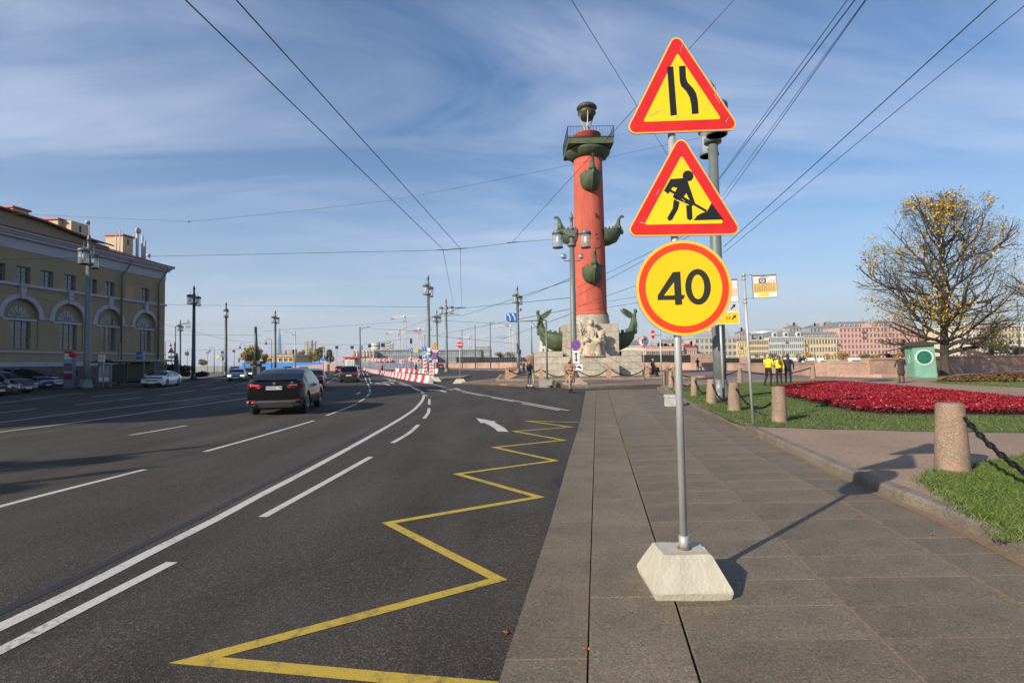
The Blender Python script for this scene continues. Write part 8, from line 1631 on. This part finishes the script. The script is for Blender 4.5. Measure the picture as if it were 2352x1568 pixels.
disc(t, 989, 824.5, 11, signwhite, 'arrow_rim', -.08); disc(t, 989, 824.5, 10, signblue, 'arrow_field', -.112); rect(t, 999, 828.5, 12, 6, signwhite, 'tow_plate', -.08); rect(t, 999, 828.5, 7, 1.8, black, 'tow_symbol', -.10); c = at(t, 989, 824.5); MB().prism([(c[0]+4*k, c[1]-.8*k), (c[0]+4*k, c[1]+.8*k), (c[0]-.5*k, c[1]+.8*k), (c[0]-.5*k, c[1]+2.6*k), (c[0]-4*k, c[1]), (c[0]-.5*k, c[1]-2.6*k), (c[0]-.5*k, c[1]-.8*k)], -.125, -.113).build('arrow', signwhite, t)
stripes(t, 991.3, 849.5, 9.5, 33, 4, True); rect(t, 985, 803, 7, 9, signwhite, 'detour_board', -.05); rect(t, 984, 812, 9, 4, signwhite, 'detour_board', -.05)
t, k, H_ = postsign('lane_sign', 'small blue lane board with a yellow plate on a thin post behind the arrow signs', 943, 859, 797, 0, .05); lanes_sign(t, 942.3, 803, 10.5, 10.5); rect(t, 955, 806, 11.5, 5, signyellow2, 'yellow_plate', -.08)
# hanging blue two lane sign and gantry with blue lane board
gt, k, H_ = postsign('gantry_sign', 'blue two lane arrow board held out on the arm of a tall thin post', 1257, 889, 735, 0.0, .07, lampgrey)
gt_c = mat('block_concrete', (.30, .29, .25), .9, var=.15); MB().box(-.55, .50, -.35, .35, 0, .52).build('concrete_block', gt_c, gt); MB().tube([(0, 0, .5), (0, 0, .62)], .14, 10).build('rusty_socket', MATS['rusty_weld'], gt)
a = at(gt, 1249, 736); b = at(gt, 1170, 739); MB().tube([(0, 0, H_), (b[0], 0, b[1])], .04, 6).build('arm', lampgrey, gt); lanes_sign(gt, 1174.5, 728, 26, 20.5)
MB().tube([(a[0], 0, a[1]-1.1), (a[0]-.9, 0, a[1])], .03, 5).build('brace', lampgrey, gt)
mk = G(1282, 890, 0); MB().frustum((.16, .12), (.12, .1), 0, .3).frustum((.1, .08), (.06, .05), .3, .34).build('kerb_marker', darkmetal, loc=(mk.x, mk.y-.1, 0), label='tiny dark stub on the road between the concrete block and the lamp shoe', cat='marker')
t, k, H_ = postsign('no_entry_sign', 'oval looking turned no entry disc on a leaning post right of the column', 1521, 889.5, 752, .15, .04); t.rotation_euler = (0, math.radians(-.8), 0); noentry(t, 1500, 767.5, 22, .46); MB().tube([at(t, 1521, 770)[:1]+(0, at(t, 1521, 770)[1]), (at(t, 1503, 769)[0], 0, at(t, 1503, 769)[1])], .025, 5).build('arm', galv, t)
t, k, H_ = postsign('no_right_turn_sign', 'round no right turn sign right of the column prow', 1480, 872, 772, .15, .04); disc(t, 1477, 783.5, 24, signred, 'rim'); disc(t, 1477, 783.5, 21, signwhite, 'white_field', -.112); c = at(t, 1477, 783.5)
MB().prism([(c[0]-3.6*k, c[1]-6*k), (c[0]-1.8*k, c[1]-6*k), (c[0]-1.8*k, c[1]+3.0*k), (c[0]+3*k, c[1]+3.0*k), (c[0]+3*k, c[1]+.8*k), (c[0]+7*k, c[1]+3.9*k), (c[0]+3*k, c[1]+7*k), (c[0]+3*k, c[1]+4.8*k), (c[0]-3.6*k, c[1]+4.8*k)], -.125, -.113).build('arrow', black, t); MB().prism([(c[0]-7.5*k, c[1]+6.5*k), (c[0]-6.5*k, c[1]+7.5*k), (c[0]+7.5*k, c[1]-6.5*k), (c[0]+6.5*k, c[1]-7.5*k)], -.135, -.126).build('red_bar', signred, t)
# arrow boards
for i, (x, y, yb, w, h) in enumerate(((1004-172, 823.5, 843, 7, 5), (848, 825.5, 846, 7, 6), (857, 826, 847, 8, 7), (864, 826.5, 848, 8, 7), (872, 826.5, 848.5, 8, 7), (883, 826.5, 850.5, 10, 7.5), (895, 826, 850, 9.5, 7), (922.5, 829.5, 857, 10.5, 7.5), (943, 825, 859, 10.5, 8), (953, 829, 862, 8, 8), (960, 828.5, 862, 11, 8.5), (778, 823, 846, 6, 5), (797, 823, 846, 5, 5))):
    t, k, H_ = postsign('arrow_board', ['leftmost', 'second', 'third', 'fourth', 'fifth', 'sixth', 'seventh', 'eighth', 'ninth', 'tenth', 'eleventh', 'far small', 'far small'][i]+(' red and white arrow board of the row, counted from the left' if i < 11 else (' arrow board left of the site cabin' if i == 11 else ' arrow board in front of the site cabin')), x, yb, y-h/2, 0, .04); t['group'] = 'red and white arrow boards behind the barriers'
    rect(t, x, y, w, h, signwhite, 'board'); c = at(t, x, y); w_ = w*k; h_ = h*k
    MB().prism([(c[0]+w_*.42, c[1]-h_*.38), (c[0]+w_*.42, c[1]+h_*.38), (c[0]+w_*.08, c[1]+h_*.38), (c[0]-w_*.18, c[1]), (c[0]+w_*.08, c[1]-h_*.38)], -.09, -.081).build('red_chevron', signred, t)
    MB().prism([(c[0]-w_*.12, c[1]-h_*.40), (c[0]-w_*.40, c[1]-h_*.05), (c[0]-w_*.42, c[1]-h_*.40)], -.09, -.081).prism([(c[0]-w_*.12, c[1]+h_*.40), (c[0]-w_*.42, c[1]+h_*.40), (c[0]-w_*.40, c[1]+h_*.05)], -.09, -.081).build('red_corner', signred, t)
# water filled barriers
bar_r = mat('barrier_red', (.50, .035, .05), .5, var=.12); bar_w = mat('barrier_white', (.60, .58, .55), .5, var=.08, scale=3)
def barrier_mesh(L_, m):
    b = MB(); prof = [(-.24, 0), (.24, 0), (.24, .18), (.13, .34), (.085, .80), (-.085, .80), (-.13, .34), (-.24, .18)]; n = 8; vs = [(0.015, y, z) for y, z in prof]+[(L_-.015, y, z) for y, z in prof]
    return b.add(vs, [tuple(range(n))[::-1], tuple(range(n, 2*n))]+[(i, (i+1) % n, (i+1) % n+n, i+n) for i in range(n)]).tube([(L_*.5, 0, .78), (L_*.5, 0, .84)], .06, 8).mesh('barrier', m)
ORD = 'first second third fourth fifth sixth seventh eighth ninth tenth'.split()
def barrier_line(pts, where, sr=1.35, sw_=1.95, h=1.0):
    Q = [Vector(p) for p in pts]; i = 0; s = 0; n = 0; mr_, mw_ = barrier_mesh(sr, bar_r), barrier_mesh(sw_, bar_w); tot = sum((b-a).length for a, b in zip(Q, Q[1:])); pos = 0
    def pt(s):
        for a, b in zip(Q, Q[1:]):
            l = (b-a).length
            if s <= l: return a.lerp(b, s/l)
            s -= l
        return Q[-1]
    while pos+sw_ < tot:
        L_ = sw_ if n % 2 == 0 else sr; a = pt(pos); b = pt(pos+L_); o = link('road_barrier', mw_ if n % 2 == 0 else mr_, None, loc=a, rz=math.atan2((b-a).y, (b-a).x), scale=(1, 1, h), label=(ORD[n//2]+' '+('white' if n % 2 == 0 else 'red')+' barrier from the near end, '+where) if n < 20 else (('white' if n % 2 == 0 else 'red')+' plastic barrier section towards the far end, '+where), cat='barrier', group=('white' if n % 2 == 0 else 'red')+' barrier sections '+where); pos += L_; n += 1
bl_pts = [G(x, y, 0) for x, y in ((989, 880.5), (943, 873.4), (893, 863.6), (853, 855.5), (839, 850.5), (823, 846.5), (795, 845))]
barrier_line(bl_pts, 'in the long curving row', h=.84)
barrier_line([G(x, y, 0) for x, y in ((1007, 858), (965, 857.5), (940, 856), (912, 855), (908, 853))], 'behind the arrow boards', 2.0, 1.9)
barrier_line([G(x, y, 0) for x, y in ((400+0, 856), (470, 855), (522, 853), (530, 852))], 'beyond the hedge on the far left', 2.4, 2.4)
barrier_line([G(x, y, 0) for x, y in ((752, 851), (735, 850.5), (715, 850))], 'before the salmon wall', 3.0, 2.6)
# small warning signs on the left
t, k, H_ = postsign('works_warning_sign', 'yellow works triangle with a distance plate near the corner of the yellow building', 394, 870, 797, .15, .05); tri(t, 394, 806, 16); rect(t, 394, 820, 13, 6, signwhite, 'distance_plate')
t, k, H_ = postsign('arm_sign', 'back of a triangular sign hanging on a curved arm beside the dark lamp post', 402, 868, 752, .15, .07, lampgrey); a = at(t, 404, 749); b = at(t, 412, 744.5); c = at(t, 428, 743); MB().tube([(0, 0, H_), (a[0]*.9, 0, a[1]), (b[0], 0, b[1]), (c[0], 0, c[1])], .06, 6).build('arm', lampgrey, t); tri(t, 433, 741, 13.5, None, back=True); rect(t, 433, 750.5, 12.5, 6, signback, 'lower_plate', -.05)
op = G(406, 873, .15); ob = thing('dark_stone_post', 'dark tapering stone post with a thin pole in front of the hedge', 'post', op); MB().frustum((.35, .3), (.30, .26), 0, .9).frustum((.25, .22), (.06, .06), .9, 3.3).build('shaft', dk, ob); MB().tube([(-.25, 0, .8), (-.25, 0, P(402, 788, op.y).z)], .09, 8).build('pole', lampdark, ob)
# signs and signals seen from behind, on span wires and posts
span_h = 6.1
def backsign(x, y, w, h, label, Y=100, m=black, post=True, yb=None):
    c = P(x, y, Y); t = thing('traffic_sign_back', label, 'traffic sign', (c.x, Y, 0), 0, 'dark signs and signals seen from behind'); k = Y/1200
    MB().prism(rrect(w*k, h*k, .04, 0, c.z), 0, .12).build('panel', m, t)
    if post: MB().tube([(0, .16, 0), (0, .16, c.z+h*k/2)], .045, 6).build('post', lampgrey, t)
    else: MB().tube([(0, .06, c.z+h*k*.4), (0, .06, c.z+h*k*.5+.9)], .02, 4).build('hanger', lampgrey, t)
    return t
for a in ((429, 812, 8.5, 8, 'black square sign back just left of the dark green lamp post', 95), (475.7, 810, 5.5, 5.5, 'small grey square sign back right of the dark green lamp post', 110, signback), (510.5, 808.5, 6, 5.5, 'dark square signal back above a round sign left of the second dark lamp', 100), (537, 806, 6, 5.5, 'dark square sign back right of the second dark lamp', 105), (600, 806.5, 7, 6, 'black sign back right of the plain grey pylon pole', 100),
          (773.5, 797.5, 7, 6.5, 'black hanging sign above the dark olive SUV, left', 115), (808.5, 797.5, 7, 7, 'black hanging sign above the dark olive SUV, right', 115), (849, 794, 7, 7.5, 'black hanging sign left of the round banded building', 115), (879, 791.5, 8, 8, 'black tilted sign in front of the round banded building', 110), (944, 783, 5, 11, 'black signal head hanging right of the tallest crane mast', 100), (831, 798, 3.5, 10, 'narrow signal back attached near the pole above the beige building', 118, signback)): backsign(*a)
t = backsign(511, 818, 9, 9, 'round dark sign back left of the second dark lamp', 99, signback); t.children[0].data = MB().prism(circle(.37, 24, 0, P(511, 816, 99).z), 0, .1).mesh('panel', signback)
backsign(511.5, 824, 4, 7.5, 'small black signal box under the round sign back', 98)
dm = P(499, 819, 120); t = thing('priority_sign', 'small yellow diamond priority sign left of the second dark lamp', 'road sign', (dm.x, 120, 0)); MB().prism([(-.45, dm.z), (0, dm.z-.45), (.45, dm.z), (0, dm.z+.45)], 0, .03).build('plate', signyellow2, t); MB().tube([(0, .05, 0), (0, .05, dm.z)], .04, 5).build('post', galv, t)
def signal(x, ytop, yb, ybase, label, green=False, Y=None):
    p = G(x, ybase, 0) if Y is None else P(x, ybase, Y); Y = p.y; k = Y/1200; t = thing('traffic_light', label, 'traffic light', (p.x, Y, 0)); zt, zb = P(x, ytop, Y).z, P(x, yb, Y).z
    MB().tube([(0, .15, 0), (0, .15, zt)], .06, 6).build('post', galv, t); MB().box(-.2, .2, -.12, .12, zb, zt).build('signal_head', black, t)
    for i in range(3): MB().tube([(0, -.14, zb+(zt-zb)*(i+.5)/3), (0, -.12, zb+(zt-zb)*(i+.5)/3)], .11, 12).build('lens', mat('dull_lens', (.05, .05, .05), .2) if not (green and i == 2) else mat('pale_lens', (.5, .5, .4), .3), t)
    return t
signal(755, 807, 819, 850, 'traffic light on a pale post ahead of the dark olive SUV', True); signal(549, 822, 832, 852, 'dark traffic light left of the orange tree', False); signal(966, 817, 825, 858, 'small traffic light behind the construction signs')
t, k, H_ = postsign('keep_right_sign', 'blue arrow disc above a slanting red and white striped panel by the traffic light', 744, 852, 800, 0, .05); disc(t, 743, 823, 8, signblue); stripes(t, 745, 841, 5.5, 21, 5)
t, k, H_ = postsign('keep_right_sign', 'small disc above a red and white striped panel beside the slim dark lamp post', 637, 845, 806, 0, .05, lampdark); disc(t, 637, 824, 6, signblue); stripes(t, 637, 836, 4.5, 14, 4)
t, k, H_ = postsign('no_parking_post', 'small round sign in front of the low yellow building', 654, 845, 812, 0, .03); disc(t, 654, 817, 5, signred); disc(t, 654, 817, 3.8, signblue, 'blue_field', -.112)
def hooklamp(x, ytop, yb, side, Y, label):
    p = P(x, yb, Y); t = thing('hook_lamp', label, 'street lamp', (p.x, Y, 0), 0, 'slim crook necked quay lamps'); zt = P(x, ytop, Y).z; r = .55
    MB().tube([(0, 0, 0), (0, 0, zt*.35), (0, 0, zt-r)], [.13, .08, .05], 8).build('post', lampdark, t); MB().tube([(side*(r-r*math.cos(a)), 0, zt-r+r*math.sin(a)) for a in np.linspace(0, PI*1.05, 12)], .035, 6).build('crook', lampdark, t); MB().lathe([(.04, zt-r-.1), (.10, zt-r-.2), (.26, zt-r-.45), (.26, zt-r-.5), (.15, zt-r-.6), (0, zt-r-.65)], 10, side*2*r, 0).build('lamp_shade', lampdark, t)
for a in ((379, 782, 838, 1, 105, 'crook necked lamp just right of the yellow building corner'), (492, 797, 840, -1, 125, 'crook necked lamp left of the second dark lamp post'), (440, 800, 840, -1, 130, 'crook necked lamp partly hidden by the dark green lamp post'), (562.5, 787.5, 842, -1, 112, 'crook necked lamp in front of the orange tree'), (624, 777, 842, -1, 100, 'crook necked lamp left of the slim dark lamp post')): hooklamp(*a)
def plainpole(x, ytop, Y, label, m=lampgrey, r=.12, arm=None):
    p = P(x, 840, Y); t = thing('wire_pole', label, 'pole', (p.x, Y, 0), 0, 'plain poles carrying the tram wires'); zt = P(x, ytop, Y).z; MB().tube([(0, 0, 0), (0, 0, zt)], [r*1.3, r*.8], 8).build('pole', m, t)
    if arm: MB().tube([(0, 0, zt-.8), (arm*.8, 0, zt-.2), (arm*1.8, 0, zt+.0)], .05, 5).build('arm', m, t); MB().box(min(arm*1.4, arm*2.2), max(arm*1.4, arm*2.2), -.15, .15, zt-.08, zt+.06).build('lamp_head', m, t)
for a in ((678, 761, 90, 'slim modern lamp post behind the black coupe', galv, .10, -1), (827, 751, 115, 'wire pole with two small floodlights above the beige building', lampgrey, .18, 1), (1062, 757, 140, 'thin pole directly right of the no entry sign', lampgrey), (1092, 745, 130, 'second thin pole right of the no entry sign', lampgrey), (1127, 739, 125, 'third thin pole right of the no entry sign', lampgrey, .12, .5), (743, 795, 130, 'short thin pole at the left of the traffic light', galv, .08), (976, 768, 140, 'thin lamp pole hidden behind the tall lamp left of the construction signs', lampgrey, .1, .6), (1553, 772, 130, 'pair of thin poles above the dark bridge', lampgrey, .12), (2262, 700, 75, 'thin pole among the branches right of the big tree', lampgrey, .08), (2344, 690, 60, 'thin reddish pole at the right edge behind the branches', lampgrey, .08), (1800, 790, 250, 'thin quay lamp pole before the ornate grey house', lampgrey, .2), (1872, 800, 250, 'thin quay lamp pole before the cream house', lampgrey, .2)): plainpole(*a)
# =============== OVERHEAD WIRES ===============
wirem = mat('overhead_wire', (.02, .02, .022), .5, .3)
def wire(a, b, r, label, sag=0.0, name='overhead_wire', n=14, parent=None):
    a, b = Vector(a), Vector(b); pts = [a.lerp(b, i/n)-Vector((0, 0, sag*4*(i/n)*(1-i/n))) for i in range(n+1)]
    MB().tube(pts, r, 5).build(name, wirem, parent, label=label, cat='wire', group='overhead wires')
def wz(p, za, q, zb, r, label, sag=0): wire(G(*p, za), G(*q, zb), r, label, sag)
wz((400, -25), 6.0, (1017, 572), 6.0, .0085, 'left one of the two heavy contact wires running in from the top left')
wz((520, -25), 6.0, (1055, 568), 6.0, .0085, 'right one of the two heavy contact wires running in from the top left')
wz((1017, 572), 6.0, (1043, 706), 6.0, .008, 'left contact wire continuing down to the distant wire crossing'); wz((1057, 568), 6.0, (1060, 706), 6.0, .008, 'right contact wire continuing down to the distant wire crossing')
A1 = G(1017, 572, 6.0); 
def wd(p, Ya, q, Yb, r, label, sag=0): wire(P(*p, Ya), P(*q, Yb), r, label, sag)
wd((-40, 597), 22, (1003, 575), A1.y, .008, 'thin cross wire from the left edge to the first wire crossing', .0)
wd((1003, 575), A1.y, (1073, 570), A1.y, .016, 'thick insulated piece of the cross wire at the first wire crossing'); wd((1073, 570), A1.y, (1180, 557), A1.y, .008, 'cross wire between the first crossing and the wire junction'); wd((1180, 557), A1.y, (1320, 546), 36, .009, 'cross wire from the junction to the lamp before the column')
wd((1165, 558), A1.y, (1190, 556), A1.y, .016, 'insulator at the junction of the cross wire')
wd((1176, 557), A1.y, (1700, -15), 11, .007, 'diagonal wire crossing in front of the red column up to the top edge'); wd((1300, -20), 10, (1533, 356), 19, .007, 'diagonal wire from the top edge down behind the triangular signs')
wd((1533, 356), 19, (1640, 520), 20, .007, 'continuation of the diagonal wire behind the signs')
wd((-40, 488), 30, (434, 509), 30, .007, 'faint thin wire over the yellow building roof'); wd((434, 509), 30, (900, 460), 30, .007, 'faint thin wire crossing the sky in the left half', .05); wd((900, 460), 30, (1606, 317), 20, .006, 'faint thin wire rising right to the lamp behind the signs', .05); MB().ball(P(434, 509, 30), .055, 8).build('wire_insulator', signback, label='small pale insulator on the faint thin wire over the left road', cat='insulator')
ly = 19.5
for (a, b, Yb, r, lb_) in (((1651, 410), (1957, -15), 8.5, .0075, 'leftmost of the fan of wires rising right from the lamp post'), ((1652, 412), (1975, -15), 8.5, .011, 'thick bundled wire second in the fan rising right'), ((1661, 462), (2000, -15), 8.5, .0085, 'third wire of the fan rising right from the lamp post'), ((1650, 462), (1996, -12), 8.8, .006, 'thin wire twined round the third one of the fan'), ((1662, 567), (2305, -15), 8.5, .011, 'twisted cable second from the right'), ((1662, 581), (2400, -25), 8.5, .008, 'rightmost overhead wire running off the right edge')): wd(a, ly, b, Yb, r, lb_)
for (a, Ya, b, Yb, r, lb_) in (((1640, 508), 20, (1325, 661), 37, .012, 'upper wire between the big lamp and the lamp before the column'), ((1640, 512), 20, (1325, 680), 37, .012, 'second wire between the big lamp and the lamp before the column'), ((1640, 590), 20, (1325, 705), 37, .012, 'lower wire from the big lamp to the lamp before the column'), ((1640, 655), 20, (1330, 702), 37, .010, 'long low wire passing behind the round sign'), ((1640, 668), 20, (1330, 716), 37, .010, 'lowest wire passing behind the round sign'),
                           ((1308, 640), 37, (1190, 690), 73, .02, 'wire from the column lamp to the lamp with the blue sign'), ((1308, 644), 37, (1056, 727), 85, .022, 'second wire from the column lamp to the left'), ((1308, 684), 37, (1056, 708), 85, .022, 'flat wire from the column lamp towards the distant crossing'), ((1308, 710), 37, (1000, 770), 100, .022, 'lower wire from the column lamp sloping left'), ((1308, 722), 37, (1150, 780), 90, .02, 'lowest wire from the column lamp sloping left'), ((1190, 745), 80, (985, 735), 62, .018, 'wire between the blue sign lamp and the tall lamp on its left'),
                           ((986, 762), 62, (827, 753), 115, .022, 'wire from the tall lamp to the floodlight pole'), ((986, 770), 62, (1190, 790), 80, .02, 'sagging wire right of the tall lamp'), ((986, 705), 62, (606, 702), 115, .022, 'long level wire between the tall lamp and the left lamps'), ((606, 702), 115, (378, 700), 80, .02, 'level wire running to the corner of the yellow building'), ((940, 738), 100, (606, 760), 100, .022, 'level wire above the autumn trees'), ((1060, 706), 39, (912, 760), 100, .02, 'wire sloping down left from the distant crossing'), ((1043, 707), 39, (1070, 706), 39, .03, 'insulated crossing piece in the distance'),
                           ((378, 745), 80, (520, 780), 87, .02, 'wire dipping from the yellow building corner'), ((520, 780), 87, (600, 788), 95, .02, 'continuation of the dipping wire towards the pylon pole'), ((600, 789), 95, (827, 792), 115, .022, 'low level wire carrying the hanging signs'), ((827, 792), 115, (950, 776), 100, .022, 'low wire carrying the signal right of the floodlight pole'), ((378, 768), 90, (600, 770), 100, .02, 'faint level wire left of the pylon pole'), ((425, 805), 95, (600, 800), 100, .018, 'wire carrying the small sign backs on the left'), ((0, 650), 40, (210, 690), 41, .012, 'pale wire in front of the yellow facade'), ((210, 690), 41, (378, 700), 80, .015, 'pale wire continuing right of the green lamp'), ((0, 668), 40, (378, 740), 80, .012, 'lower pale wire before the yellow facade')): wd(a, Ya, b, Yb, r, lb_)
me = MB().box(-4200, 4200, -420, 6200, -4.6, 520).mesh('haze', bpy.data.materials.new('haze_air')); hm = bpy.data.materials['haze_air']; hm.use_nodes = True; t_ = hm.node_tree; t_.nodes.clear(); ho = t_.nodes.new('ShaderNodeOutputMaterial'); pv = t_.nodes.new('ShaderNodeVolumePrincipled'); pv.inputs['Color'].default_value = (.86, .91, 1.0, 1); pv.inputs['Density'].default_value = .00010; pv.inputs['Anisotropy'].default_value = .2; t_.links.new(pv.outputs[0], ho.inputs['Volume'])
link('haze', me, None, kind='stuff')
